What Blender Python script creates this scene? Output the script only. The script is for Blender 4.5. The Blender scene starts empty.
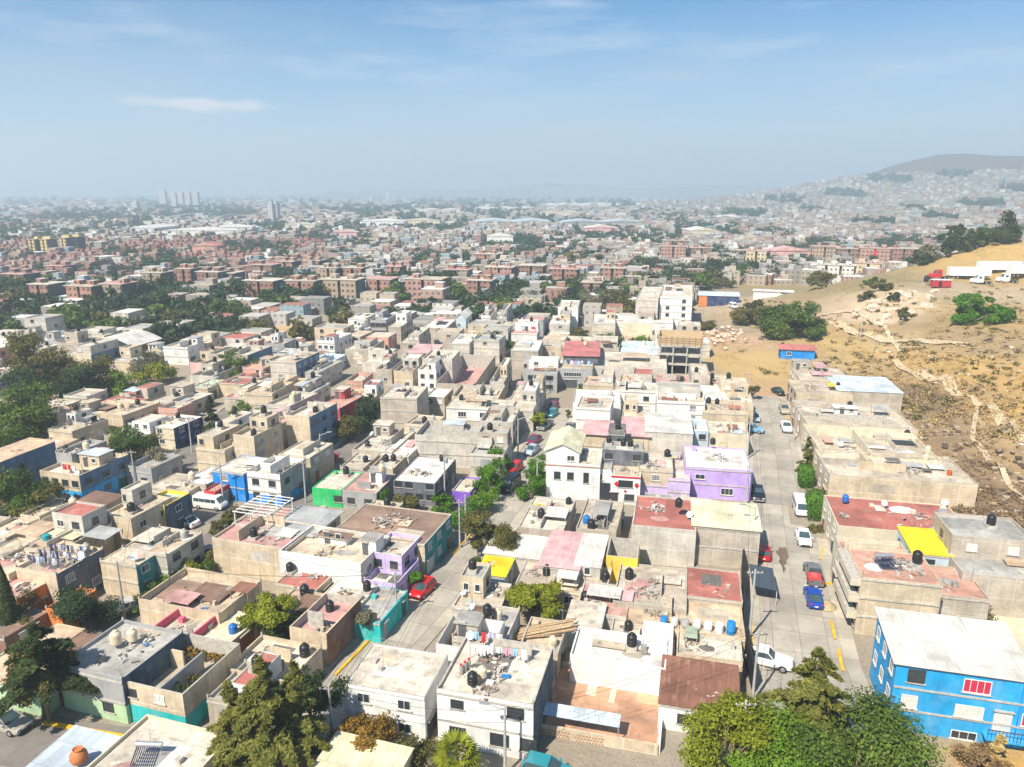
import bpy, math, random
import numpy as np
from mathutils import Vector
rad = math.radians
SC = bpy.context.scene
COL = SC.collection
RNG = random.Random(11)
NPR = np.random.RandomState(5)
F, CAMH, PITCH, YAW = 740.0, 50.0, rad(14.6), rad(17.07)
SP, CP, SA, CA = math.sin(PITCH), math.cos(PITCH), math.sin(YAW), math.cos(YAW)

# ------------------------------------------------------------------ surveying: sight lines of the photograph -> metres
def ray(u, v):
    r = (u - 512) / F; t = (383.5 - v) / F
    yh = CP + t * SP; dz = -SP + t * CP
    return (r * CA - yh * SA, r * SA + yh * CA, dz)
def at(u, v, z=0.0):
    d = ray(u, v); s = (z - CAMH) / d[2]
    return Vector((d[0] * s, d[1] * s, z))
def at_depth(u, v, dep):
    d = ray(u, v)
    return Vector((d[0] * dep, d[1] * dep, CAMH + d[2] * dep))
def proj(p):
    cx = p[0] * CA + p[1] * SA; cy = -p[0] * SA + p[1] * CA; cz = p[2] - CAMH
    dep = cy * CP - cz * SP; up = cy * SP + cz * CP
    if dep <= 1: return (-9999, 9999, dep)
    return (512 + F * cx / dep, 383.5 - F * up / dep, dep)

# ------------------------------------------------------------------ terrain
def _cp(rows): return [at(u, v, z) for (u, v, z) in rows]
HILL = _cp([(1010,540,0.5),(1060,520,1.2),(1024,480,2),(1024,430,4),(965,430,2.5),(1024,380,7),(930,400,1.5),(905,385,.8),
    (960,370,6.5),(1024,340,9.5),(900,340,6),(960,330,10),(1024,312,12),(960,293,14.5),(1024,293,14.5),(915,293,14.5),(880,293,14),(900,322,7.2),
    (850,305,9.6),(850,330,5),(830,350,2.5),(815,325,4.6),(790,345,2.2),(740,350,1.6),(705,335,1),(700,385,0.1),(760,394,0),(800,365,1.4),(870,362,3),
    (1024,240,28),(985,246,25),(950,256,21),(928,266,17.6),(895,276,14.4),(860,280,11.5),(825,290,9.6),(780,300,6.5),(740,310,4),(960,281,14.5),(1024,279,14.5),
    (1090,300,14),(1090,400,7),(1090,250,27),(780,395,0),(880,366,2.2)])
HILL += [Vector(p) for p in ((20,40,0),(20,90,0),(20,150,0),(20,190,0),(-10,120,0),(-10,180,0),(-10,240,0),(60,420,0),(-60,200,0),(-40,300,0),(20,290,.5),
    (0,380,0),(140,440,2),(220,430,6),(42,70,0),(42,100,0),(50,120,0),(52,50,0),(260,330,22),(260,200,13),(260,120,6),(200,60,2),(100,40,.3),(100,75,.6),(140,20,1))]
_HP = np.array([[p.x, p.y] for p in HILL]); _HZ = np.array([p.z for p in HILL])
_K = np.sqrt(((_HP[:, None] - _HP[None]) ** 2).sum(-1) + 6.0 ** 2)
_KW = np.linalg.solve(_K + np.eye(len(_HP)) * 0.02, _HZ)
def _gauss(dx, dy): return np.exp(-(dx * dx + dy * dy))
def height_np(x, y):
    x = np.asarray(x, float); y = np.asarray(y, float)
    h = np.zeros_like(x)
    m = (x > -30) & (x < 330) & (y > 10) & (y < 480)
    if m.any():
        xs, ys = x[m], y[m]
        k = np.sqrt((xs[:, None] - _HP[None, :, 0]) ** 2 + (ys[:, None] - _HP[None, :, 1]) ** 2 + 36.0)
        z = np.clip(k @ _KW, 0, 45)
        east = 46 + np.clip((ys - 120) / 60, 0, 1) * 0
        fade = np.clip((xs + 25) / 40, 0, 1) * np.clip((330 - xs) / 60, 0, 1) * np.clip((480 - ys) / 80, 0, 1) * np.clip((ys - 10) / 25, 0, 1)
        bump = 0.5 * np.sin(xs * .31 + 1.3 * np.sin(ys * .23)) * np.sin(ys * .27 + np.sin(xs * .19)) + .22 * np.sin(xs * .9 + ys * .4) * np.sin(ys * 1.1 - xs * .3)
        z = z * fade
        oc = np.exp(-(((xs - 50) / 17) ** 2 + ((ys - 272) / 22) ** 2) ** 1.5); z = z + oc * (1.5 * np.abs(np.sin(xs * .55 + 1.7 * np.sin(ys * .33))) + 1.2 * np.abs(np.sin(ys * .6 + xs * .25)) - .8)
        gl = np.exp(-((xs - 50 - .02 * (ys - 150)) / 11) ** 2) * np.clip((ys - 112) / 15, 0, 1) * np.clip((235 - ys) / 30, 0, 1); z = z + gl * (.9 * np.sin(ys * .5 + 2 * np.sin(xs * .4)) + .7 * np.sin(xs * .8 + ys * .33)) * .8
        z = np.where(z > 0.25, z + bump * np.clip((z - .25) / 3, 0, 1) * 1.3, 0.0)
        # flat pads under the street and the rows of houses
        h[m] = np.maximum(z, 0)
    cx = x * CA + y * SA; cz = -x * SA + y * CA
    sx = np.where(cx < 1520, 360, 430)
    far = 142 * np.exp(-(np.abs((cx - 1520) / sx) ** 1.45) - ((cz - 2650) / 420) ** 2) + 98 * _gauss((cx - 1620) / 430, (cz - 1950) / 460) + 44 * _gauss((cx - 1130) / 520, (cz - 2500) / 700)
    far += 20 * _gauss((cx - 1000) / 420, (cz - 1250) / 420)
    far += np.clip(far - 60, 0, 60) * .10 * (np.sin(cx * .021 + 2 * np.sin(cz * .009)) + .6 * np.sin(cx * .05))
    far += 120 * _gauss((cx - 900) / 2600, (cz - 7000) / 700) * (0.8 + .2 * np.sin(cx * .004))
    h = h + np.where(cz > 420, far * np.clip((cz - 420) / 500, 0, 1), 0)
    return h
def height(x, y): return float(height_np(np.array([x]), np.array([y]))[0])
def on_ground(u, v, lo=60, hi=3000):
    d = ray(u, v); ss = np.geomspace(lo, hi, 700)
    hz = height_np(d[0] * ss, d[1] * ss); z = CAMH + d[2] * ss
    k = np.argmax(z < hz) if (z < hz).any() else len(ss) - 1
    if k == 0: k = 1
    a, b = z[k-1] - hz[k-1], hz[k] - z[k]
    s = ss[k-1] + (ss[k] - ss[k-1]) * (a / (a + b) if a + b > 1e-6 else .5)
    return Vector((d[0] * s, d[1] * s, height(d[0] * s, d[1] * s)))

# ------------------------------------------------------------------ materials
_MATS = {}
class NT:
    def __init__(s, name):
        s.m = bpy.data.materials.new(name); s.m.use_nodes = True; s.t = s.m.node_tree
        s.b = s.t.nodes['Principled BSDF']; s.b.inputs['Roughness'].default_value = .9
        s.b.inputs['Specular IOR Level'].default_value = .25
    def n(s, typ, props=None, **inp):
        nd = s.t.nodes.new(typ)
        for k, v in (props or {}).items(): setattr(nd, k, v)
        for k, v in inp.items():
            k2 = k.replace('_', ' ') if k.replace('_', ' ') in nd.inputs else k
            key = int(k2[1:]) if k2[0] == 'i' and k2[1:].isdigit() else k2
            s.set(nd.inputs[key], v)
        return nd
    def set(s, sock, v):
        if isinstance(v, bpy.types.NodeSocket): s.t.links.new(v, sock)
        elif isinstance(v, (tuple, list)) and len(v) == 3 and sock.type == 'RGBA': sock.default_value = (*v, 1)
        else: sock.default_value = v
    def math(s, op, a, b=0.0, c=None):
        nd = s.n('ShaderNodeMath', {'operation': op}); s.set(nd.inputs[0], a); s.set(nd.inputs[1], b)
        if c is not None: s.set(nd.inputs[2], c)
        return nd.outputs[0]
    def mix(s, f, a, b, mode='MIX'):
        nd = s.n('ShaderNodeMix', {'data_type': 'RGBA', 'blend_type': mode})
        s.set(nd.inputs[0], f); s.set(nd.inputs[6], a); s.set(nd.inputs[7], b)
        return nd.outputs[2]
    def uv(s, sx=1, sy=1, sz=1):
        u = s.n('ShaderNodeUVMap').outputs[0]
        if (sx, sy, sz) == (1, 1, 1): return u
        return s.n('ShaderNodeVectorMath', {'operation': 'MULTIPLY'}, i0=u, i1=(sx, sy, sz)).outputs[0]
    def noise(s, vec, scale, detail=4, rough=.6):
        return s.n('ShaderNodeTexNoise', Vector=vec, Scale=scale, Detail=detail, Roughness=rough).outputs[0]
    def ramp(s, f, lo, hi):
        nd = s.n('ShaderNodeMapRange', {'clamp': True}, Value=f); nd.inputs[1].default_value = lo; nd.inputs[2].default_value = hi
        return nd.outputs[0]
    def bump(s, hgt, strength=.3, dist=.05):
        nd = s.n('ShaderNodeBump', Height=hgt, Strength=strength, Distance=dist)
        s.t.links.new(nd.outputs[0], s.b.inputs['Normal'])
    def out(s, col): s.set(s.b.inputs['Base Color'], col); return s.m
def sc(c, k): return tuple(min(1, x * k) for x in c)

WALLC = dict(block=(.50,.44,.36), blockl=(.60,.56,.49), beige=(.63,.52,.37), cream=(.68,.60,.44), white=(.80,.79,.76), grey=(.36,.36,.36), dark=(.13,.14,.16),
    blue=(.0,.24,.70), sky=(.02,.36,.72), navy=(.02,.04,.14), purple=(.50,.36,.76), violet=(.22,.10,.55), lilac=(.60,.48,.76), green=(.02,.50,.14), mint=(.42,.60,.36), teal=(.015,.26,.27), turq=(.02,.5,.5), brick=(.38,.17,.10), brown=(.25,.13,.09),
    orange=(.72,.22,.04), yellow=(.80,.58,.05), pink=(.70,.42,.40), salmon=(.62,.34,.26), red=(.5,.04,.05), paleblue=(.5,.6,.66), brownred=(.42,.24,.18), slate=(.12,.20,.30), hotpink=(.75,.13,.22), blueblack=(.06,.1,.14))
WORD = dict(block='grey block', blockl='pale block', beige='beige', cream='cream', white='white', grey='grey', dark='dark grey', blue='blue', sky='bright blue', navy='navy', purple='purple', violet='violet', lilac='lilac', green='green', mint='pale green',
    teal='teal', turq='turquoise', brick='brick', brown='brown', orange='orange', yellow='yellow', pink='pink', salmon='salmon', red='red', paleblue='pale blue', brownred='reddish', slate='slate blue', hotpink='hot pink', blueblack='blue-black')
def wallmat(c):
    key = 'wall_' + c
    if key in _MATS: return _MATS[key]
    col = WALLC[c]; t = NT(key); uv = t.uv()
    blk = c in ('block', 'blockl', 'beige', 'brick')
    big = t.noise(uv, .35, 5); fine = t.noise(uv, 3.2, 5, .7)
    streak = t.noise(t.uv(2.2, .22, 1), 1.0, 4, .65)
    k1 = t.mix(t.ramp(big, .35, .7), sc(col, .74), sc(col, 1.16))
    k1 = t.mix(t.math('MULTIPLY', t.ramp(streak, .52, .76), .6 if blk else .45), k1, sc((col[0] * .9, col[1] * .92, col[2]), .52))
    k1 = t.mix(t.math('MULTIPLY', t.ramp(fine, .45, .75), .25), k1, sc(col, .72))
    if not blk: k1 = t.mix(t.math('MULTIPLY', t.ramp(t.noise(t.uv(.9, .5, 1), .8, 5, .7), .44, .68), .38), k1, tuple(min(.85, x * .55 + .26) for x in col))
    if blk:
        fr = t.n('ShaderNodeTexBrick', {'offset': 0.0}, Vector=uv, Color1=(0, 0, 0), Color2=(0, 0, 0), Mortar=(1, 1, 1), Scale=1.0, Mortar_Size=.085, Brick_Width=2.9, Row_Height=2.45)
        fr.inputs['Mortar Smooth'].default_value = .1
        k1 = t.mix(t.math('MULTIPLY', fr.outputs['Fac'], t.math('MULTIPLY', t.ramp(big, .3, .65), .42)), k1, sc((col[0], col[0] * .95, col[0] * .88), 1.22))
        b = t.n('ShaderNodeTexBrick', Vector=uv, Color1=(.86, .86, .86), Color2=(1.1, 1.1, 1.1), Mortar=(.62, .62, .62), Scale=1.0, Mortar_Size=.012, Brick_Width=.40, Row_Height=.20)
        k1 = t.mix(t.math('MULTIPLY', t.math('SUBTRACT', 1.0, fr.outputs['Fac']), .7), k1, t.mix(1.0, k1, b.outputs[0], 'MULTIPLY'))
    t.bump(fine, .25, .03)
    _MATS[key] = t.out(k1); return _MATS[key]

ROOFC = dict(concrete=(.55,.48,.38), light=(.64,.58,.48), white=(.74,.72,.68), beige=(.61,.51,.38), grey=(.43,.42,.39), dark=(.17,.16,.15), red=(.46,.16,.13), pink=(.60,.34,.31), salmon=(.60,.33,.25),
    brown=(.30,.20,.15), cream=(.74,.68,.48), tan=(.60,.45,.31), terracotta=(.58,.33,.21), yellow=(.80,.60,.02), green=(.45,.55,.40),
    tinwhite=(.70,.68,.63), tinblue=(.50,.57,.64), tingrey=(.44,.45,.45), tinred=(.55,.20,.18), tinpink=(.68,.42,.42), tincream=(.74,.69,.48), rust=(.27,.13,.09), tinpaleblue=(.62,.70,.76), tinyellow=(.84,.66,.03), tinbrown=(.24,.15,.11))
RWORD = dict(concrete='stained', light='pale', white='white', beige='beige', grey='grey', dark='dark', red='red', pink='pink', salmon='salmon', brown='brown', cream='cream', tan='tan', terracotta='terracotta', yellow='yellow', green='greenish',
    tinwhite='white sheet', tinblue='blue-grey sheet', tingrey='grey sheet', tinred='red sheet', tinpink='pink sheet', tincream='cream sheet', rust='rusty sheet', tinpaleblue='pale blue sheet', tinyellow='yellow sheet', tinbrown='brown sheet')
def roofmat(c):
    key = 'roof_' + c
    if key in _MATS: return _MATS[key]
    col = ROOFC[c]; t = NT(key); uv = t.uv()
    tin = c.startswith('tin') or c == 'rust'
    b1 = t.noise(uv, .22, 5, .65); b2 = t.noise(uv, .9, 6, .7); b3 = t.noise(uv, 5.0, 4, .7)
    k = t.mix(t.ramp(b1, .36, .66), sc(col, .70), sc(col, 1.15))
    if not tin:
        grime = (.20, .17, .14) if c not in ('white', 'cream') else (.40, .37, .33)
        k = t.mix(t.math('MULTIPLY', t.ramp(b2, .50, .68), .72), k, grime)
        if c in ('red', 'pink', 'salmon', 'terracotta'): k = t.mix(t.math('MULTIPLY', t.ramp(t.noise(uv, .5, 5, .7), .56, .70), .5), k, (.55, .46, .38))
        else: k = t.mix(t.math('MULTIPLY', t.ramp(t.noise(uv, .6, 3), .58, .70), .5), k, sc(col, 1.3))
        pt = t.n('ShaderNodeTexBrick', {'offset': .37}, Vector=uv, Color1=(0, 0, 0), Color2=(1, 1, 1), Mortar=(.5, .5, .5), Scale=1.0, Mortar_Size=.05, Brick_Width=4.1, Row_Height=3.3)
        k = t.mix(t.math('MULTIPLY', pt.outputs['Fac'], .4), k, sc(col, .62))
        k = t.mix(.16, k, pt.outputs[0], 'OVERLAY')
        k = t.mix(t.math('MULTIPLY', t.ramp(b3, .5, .8), .35), k, sc(col, .5))
        t.bump(b3, .3, .04)
    else:
        pan = t.n('ShaderNodeTexBrick', {'offset': .5}, Vector=uv, Color1=sc((1, 1, 1), .86), Color2=(1.1, 1.1, 1.08), Mortar=(.62, .6, .58), Scale=1.0, Mortar_Size=.03, Brick_Width=.95, Row_Height=2.6)
        k = t.mix(.8, k, t.mix(1.0, k, pan.outputs[0], 'MULTIPLY'))
        k = t.mix(t.math('MULTIPLY', t.ramp(t.noise(t.uv(2.5, .35, 1), .8, 5, .7), .55, .75), .75 if c in ('rust', 'tinbrown') else .35), k, (.36, .22, .14) if c in ('tingrey', 'tinwhite', 'tinblue') else ((.50, .33, .24) if c == 'rust' else sc(col, .6)))
        w = t.n('ShaderNodeTexWave', {'wave_type': 'BANDS', 'bands_direction': 'X'}, Vector=uv, Scale=3.2)
        t.bump(w.outputs[0], .35, .03); t.b.inputs['Roughness'].default_value = .6
    _MATS[key] = t.out(k); return _MATS[key]

def plain(name, col, rough=.7, metal=0.0, var=.18, scale=3.0, spec=.3):
    if name in _MATS: return _MATS[name]
    t = NT(name); t.b.inputs['Roughness'].default_value = rough; t.b.inputs['Metallic'].default_value = metal; t.b.inputs['Specular IOR Level'].default_value = spec
    co = t.n('ShaderNodeTexCoord').outputs['Object']
    k = t.mix(t.ramp(t.noise(co, scale, 4), .3, .7), sc(col, 1 - var), sc(col, 1 + var))
    _MATS[name] = t.out(k); return _MATS[name]
GLASS = plain('window_glass', (.035, .045, .055), .12, 0, .3, 1.0, .8)
GLASSB = plain('car_glass', (.05, .085, .10), .06, 0, .2, 1.0, .8)
FRAME = plain('window_frame_paint', (.72, .72, .70), .5)
FRAMED = plain('dark_frame_paint', (.06, .06, .06), .5)
CONC = plain('cast_concrete', (.45, .42, .37), .9, 0, .25, 2.0)
CONCD = plain('weathered_concrete', (.30, .28, .25), .9, 0, .3, 2.0)
STEEL = plain('galvanised_steel', (.45, .46, .47), .45, .5)
REBAR = plain('rusty_rebar', (.16, .09, .06), .9)
BLACKP = plain('black_plastic', (.018, .018, .020), .45, 0, .2, 2.0, .4)
CREAMP = plain('cream_plastic', (.66, .56, .40), .5)
BLUEP = plain('blue_plastic', (.02, .15, .48), .4)
WHITEP = plain('white_paint', (.80, .80, .78), .5)
WOOD = plain('weathered_wood', (.30, .20, .12), .9, 0, .35, 6)
PLANK = plain('pale_plank', (.50, .37, .22), .9, 0, .35, 5)
RUBBER = plain('tyre_rubber', (.02, .02, .02), .8)
RIM = plain('wheel_rim', (.4, .4, .42), .35, .6)
REDL = plain('tail_lens', (.45, .02, .02), .25)
WIRE = plain('wire_black', (.02, .02, .02), .7)
KERBY = plain('yellow_kerb_paint', (.75, .42, .02), .8, 0, .25, 1.5)
TERRA = plain('terracotta_clay', (.50, .18, .07), .7)

def cloth(col):
    key = 'cloth_%02x%02x%02x' % tuple(int(c * 255) for c in col)
    return plain(key, col, .95, 0, .15, 2.0)
def paint(name, col): return plain('car_paint_' + name, col, .28, 0.0, .04, .5, .6)
PAINT = dict(white=(.78,.78,.78), silver=(.46,.46,.45), red=(.55,.01,.015), blue=(.005,.06,.36), black=(.012,.016,.022), grey=(.16,.17,.18), tan=(.42,.37,.28), sky=(.22,.42,.60), teal=(.03,.25,.30), maroon=(.20,.03,.08), paleb=(.40,.50,.58), champagne=(.40,.37,.31))

# ------------------------------------------------------------------ mesh building
class MB:
    def __init__(s, mats=None):
        s.v, s.f, s.mi, s.uv, s.mats = [], [], [], [], list(mats or [])
        s.ou, s.ov = RNG.uniform(0, 60), RNG.uniform(0, 60)
    def midx(s, m):
        if m not in s.mats: s.mats.append(m)
        return s.mats.index(m)
    def poly(s, pts, m, uvs=None):
        i = len(s.v); s.v.extend([tuple(p) for p in pts]); s.f.append(tuple(range(i, i + len(pts)))); s.mi.append(s.midx(m))
        if uvs is None:
            a = Vector(pts[1]) - Vector(pts[0]); b = Vector(pts[-1]) - Vector(pts[0]); n = a.cross(b)
            ax, ay, az = abs(n.x), abs(n.y), abs(n.z)
            if az >= ax and az >= ay: uvs = [(p[0] + s.ou, p[1] + s.ov) for p in pts]
            elif ax > ay: uvs = [(p[1] + s.ou, p[2]) for p in pts]
            else: uvs = [(p[0] + s.ou, p[2]) for p in pts]
        s.uv.extend(uvs)
    def box(s, x0, x1, y0, y1, z0, z1, m, top=None, bottom=True):
        P = [(x0,y0,z0),(x1,y0,z0),(x1,y1,z0),(x0,y1,z0),(x0,y0,z1),(x1,y0,z1),(x1,y1,z1),(x0,y1,z1)]
        for q in ((0,1,5,4),(1,2,6,5),(2,3,7,6),(3,0,4,7)): s.poly([P[i] for i in q], m)
        s.poly([P[i] for i in (4,5,6,7)], top or m)
        if bottom: s.poly([P[i] for i in (3,2,1,0)], m)
    def bar(s, p, q, w, h, m):            # rectangular bar from p to q
        p, q = Vector(p), Vector(q); d = (q - p).normalized()
        up = Vector((0,0,1)) if abs(d.z) < .95 else Vector((1,0,0))
        sx = d.cross(up).normalized() * w / 2; sz = sx.cross(d).normalized() * h / 2
        A = [p - sx - sz, p + sx - sz, p + sx + sz, p - sx + sz]; B = [a + (q - p) for a in A]
        for i in range(4): s.poly([A[i], A[(i+1) % 4], B[(i+1) % 4], B[i]], m)
        s.poly(A[::-1], m); s.poly(B, m)
    def tube(s, p, q, r0, r1, n, m, caps=True):
        p, q = Vector(p), Vector(q); d = (q - p).normalized()
        up = Vector((0,0,1)) if abs(d.z) < .95 else Vector((1,0,0))
        a = d.cross(up).normalized(); b = d.cross(a).normalized()
        A = [p + (a * math.cos(k * 2 * math.pi / n) + b * math.sin(k * 2 * math.pi / n)) * r0 for k in range(n)]
        B = [q + (a * math.cos(k * 2 * math.pi / n) + b * math.sin(k * 2 * math.pi / n)) * r1 for k in range(n)]
        for k in range(n): s.poly([A[k], A[(k+1) % n], B[(k+1) % n], B[k]], m)
        if caps: s.poly(A[::-1], m); s.poly(B, m)
    def lathe(s, prof, n, m, c=(0, 0, 0)):
        rings = [[(c[0] + r * math.cos(k * 2 * math.pi / n), c[1] + r * math.sin(k * 2 * math.pi / n), c[2] + z) for k in range(n)] for r, z in prof]
        for A, B in zip(rings, rings[1:]):
            for k in range(n): s.poly([A[k], A[(k+1) % n], B[(k+1) % n], B[k]], m)
        s.poly(rings[0][::-1], m); s.poly(rings[-1], m)
    def loft(s, rings, m, caps=True):
        n = len(rings[0])
        for A, B in zip(rings, rings[1:]):
            for k in range(n): s.poly([A[k], A[(k+1) % n], B[(k+1) % n], B[k]], m)
        if caps: s.poly(rings[0][::-1], m); s.poly(rings[-1], m)
    def build(s, name, parent=None, loc=(0, 0, 0), rz=0.0, smooth=False, merge=False):
        me = bpy.data.meshes.new(name); me.from_pydata(s.v, [], s.f)
        for m in s.mats: me.materials.append(m)
        me.polygons.foreach_set('material_index', s.mi)
        l = me.uv_layers.new(name='UVMap'); l.data.foreach_set('uv', [c for p in s.uv for c in p])
        if smooth or merge:
            import bmesh
            bm = bmesh.new(); bm.from_mesh(me); bmesh.ops.remove_doubles(bm, verts=bm.verts, dist=1e-4); bm.to_mesh(me); bm.free()
        if smooth:
            me.polygons.foreach_set('use_smooth', [True] * len(me.polygons)); me.set_sharp_from_angle(angle=rad(38))
        me.update()
        return link(name, me, parent, loc, rz)
def link(name, data, parent=None, loc=(0, 0, 0), rz=0.0):
    o = bpy.data.objects.new(name, data); COL.objects.link(o)
    o.location = loc; o.rotation_euler = (0, 0, rz)
    if parent is not None: o.parent = parent
    return o
def empty(name, loc, rz=0.0): return link(name, None, None, loc, rz)
def tag(o, label=None, cat=None, group=None, kind=None):
    if label: o['label'] = label
    if cat: o['category'] = cat
    if group: o['group'] = group
    if kind: o['kind'] = kind
    return o
def copy_tree(o, parent=None):
    c = o.copy(); COL.objects.link(c); c.parent = parent
    for ch in list(o.children): copy_tree(ch, c)
    return c
ORD = ['first','second','third','fourth','fifth','sixth','seventh','eighth','ninth','tenth','eleventh','twelfth','thirteenth','fourteenth','fifteenth','sixteenth','seventeenth','eighteenth','nineteenth','twentieth']
def ordw(i):
    if i < 20: return ORD[i]
    tens = ['','','twenty','thirty','forty','fifty','sixty','seventy','eighty','ninety']
    a, b = divmod(i + 1, 10)
    if a >= 10: return '%dth' % (i + 1)
    return (tens[a] + ('-' + ORD[b - 1] if b else 'th')).replace('yth', 'ieth')
# ------------------------------------------------------------------ windows, doors, tanks (made once, copies share the mesh)
_WM = {}
def window_mesh(w, h, style):
    key = (round(w, 1), round(h, 1), style)
    if key in _WM: return _WM[key]
    fm = FRAMED if style in ('dark', 'darkgrid') else FRAME
    b = MB(); t = .07; w2 = w / 2
    b.box(-w2, w2, -.09, .02, 0, t, fm); b.box(-w2, w2, -.06, .02, h - t, h, fm)
    b.box(-w2, -w2 + t, -.06, .02, t, h - t, fm); b.box(w2 - t, w2, -.06, .02, t, h - t, fm)
    n = max(1, int(round(w / .65))) if style != 'grid' and style != 'darkgrid' else 5
    for k in range(1, n): b.box(-w2 + w * k / n - .025, -w2 + w * k / n + .025, -.05, .02, t, h - t, fm)
    if style in ('grid', 'darkgrid'):
        for k in (1, 2): b.box(-w2 + t, w2 - t, -.045, .02, h * k / 3 - .02, h * k / 3 + .02, fm)
    b.box(-w2 - .12, w2 + .12, -.16, .01, -.09, -.002, CONC)
    o = b.build('window'); me = o.data; bpy.data.objects.remove(o)
    g = MB(); gm = cloth((.50, .03, .07)) if style == 'redcurtain' else (cloth((.62, .60, .55)) if style == 'curtain' else GLASS)
    g.box(-w2 + t, w2 - t, -.02, .01, t, h - t, gm); o = g.build('pane'); pm = o.data; bpy.data.objects.remove(o)
    _WM[key] = (me, pm); return _WM[key]
def window(parent, x, y, z, face, w=1.2, h=1.1, style='std', near=True):
    me, pm = window_mesh(w, h, style)
    rz = {'S': 0, 'E': math.pi / 2, 'W': -math.pi / 2}[face]
    o = link('window', me, parent, (x, y, z), rz); link('pane', pm, o)
    return o
_DM = {}
def door_mesh(w, h, m, kind):
    key = (round(w, 1), round(h, 1), m.name, kind)
    if key in _DM: return _DM[key]
    b = MB(); b.box(-w / 2, w / 2, -.05, .02, 0, h, m)
    n = 2 if w < 1.4 else 5
    for k in range(n + 1):
        x = -w / 2 + (w - .06) * k / n; b.box(x, x + .06, -.09, -.05, 0, h, m)
    b.box(-w / 2 + .06, w / 2, -.085, -.05, h * .48, h * .52, m)
    b.box(-w / 2 - .1, w / 2 + .1, -.25, .02, h + .003, h + .12, CONC)
    o = b.build(kind); me = o.data; bpy.data.objects.remove(o); _DM[key] = me; return me
def door(parent, x, y, face, w=1.0, h=2.05, c=None, kind='door', z=0):
    c = c or RNG.choice([(.07,.07,.08),(.35,.35,.36),(.25,.10,.05),(.04,.12,.10),(.5,.5,.48)])
    rz = {'S': 0, 'E': math.pi / 2, 'W': -math.pi / 2}[face]
    return link(kind, door_mesh(w, h, plain('door_%02x%02x%02x' % tuple(int(k*255) for k in c), c, .5), kind), parent, (x, y, z), rz)

def make_tank(mat):
    b = MB(); b.lathe([(.52,0),(.55,.05),(.55,.30),(.52,.33),(.55,.36),(.55,.66),(.52,.69),(.55,.72),(.55,1.0),(.50,1.10),(.36,1.24),(.22,1.30)], 18, mat)
    t = b.build('water_tank', smooth=True, merge=True)
    l = MB(); l.lathe([(.25,1.27),(.25,1.36),(.21,1.40),(.05,1.42)], 14, mat); l.build('lid', t, smooth=True, merge=True)
    p = MB(); p.tube((.5,.1,.12),(.8,.1,.12),.03,.03,6,STEEL); p.tube((.8,.1,.12),(.8,.1,-.1),.03,.03,6,STEEL); p.build('outlet_pipe', t)
    COL.objects.unlink(t)
    for c in t.children: COL.objects.unlink(c)
    return t
TANK = {'black': make_tank(BLACKP), 'cream': make_tank(CREAMP), 'blue': make_tank(BLUEP), 'grey': make_tank(plain('grey_asbestos', (.42,.41,.38), .9))}
TANKS = []
def tank(loc, kind='black', s=1.0, where=None, house=None):
    o = copy_tree(TANK[kind]); o.location = loc; o.scale = (s, s, s * RNG.uniform(.92, 1.1)); o.rotation_euler = (0, 0, RNG.uniform(0, 6))
    tag(o, None, 'water tank', 'rooftop water tanks'); TANKS.append((o, kind, where, house)); return o
def make_dish():
    b = MB(); b.lathe([(.02,-.12),(.2,-.09),(.36,-.02),(.45,.05),(.452,.055),(.36,0),(.2,-.07),(.02,-.10)], 18, plain('dish_paint', (.60,.72,.78), .5))
    root = empty('satellite_dish', (0, 0, 0))
    o = b.build('reflector', root, smooth=True, merge=True); o.location = (0, -.12, .75); o.rotation_euler = (rad(52), 0, 0)
    m = MB(); m.tube((0,0,0),(0,0,.72),.03,.03,6,STEEL); m.box(-.15,.15,-.15,.15,-.02,.03,STEEL); m.build('mast', root)
    a = MB(); a.tube((0,-.2,.5),(0,-.62,.98),.015,.015,5,STEEL); a.box(-.05,.05,-.68,-.58,.94,1.04,BLACKP); a.build('feed_arm', root)
    COL.objects.unlink(root)
    for c in root.children: COL.objects.unlink(c)
    return root
DISH = make_dish(); DISHES = []
def dish(loc, s=1.0, house=None, rz=0):
    o = copy_tree(DISH); o.location = loc; o.scale = (s, s, s); o.rotation_euler = (0, 0, rz); tag(o, None, 'satellite dish', 'satellite dishes on roofs'); DISHES.append((o, house)); return o

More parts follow.
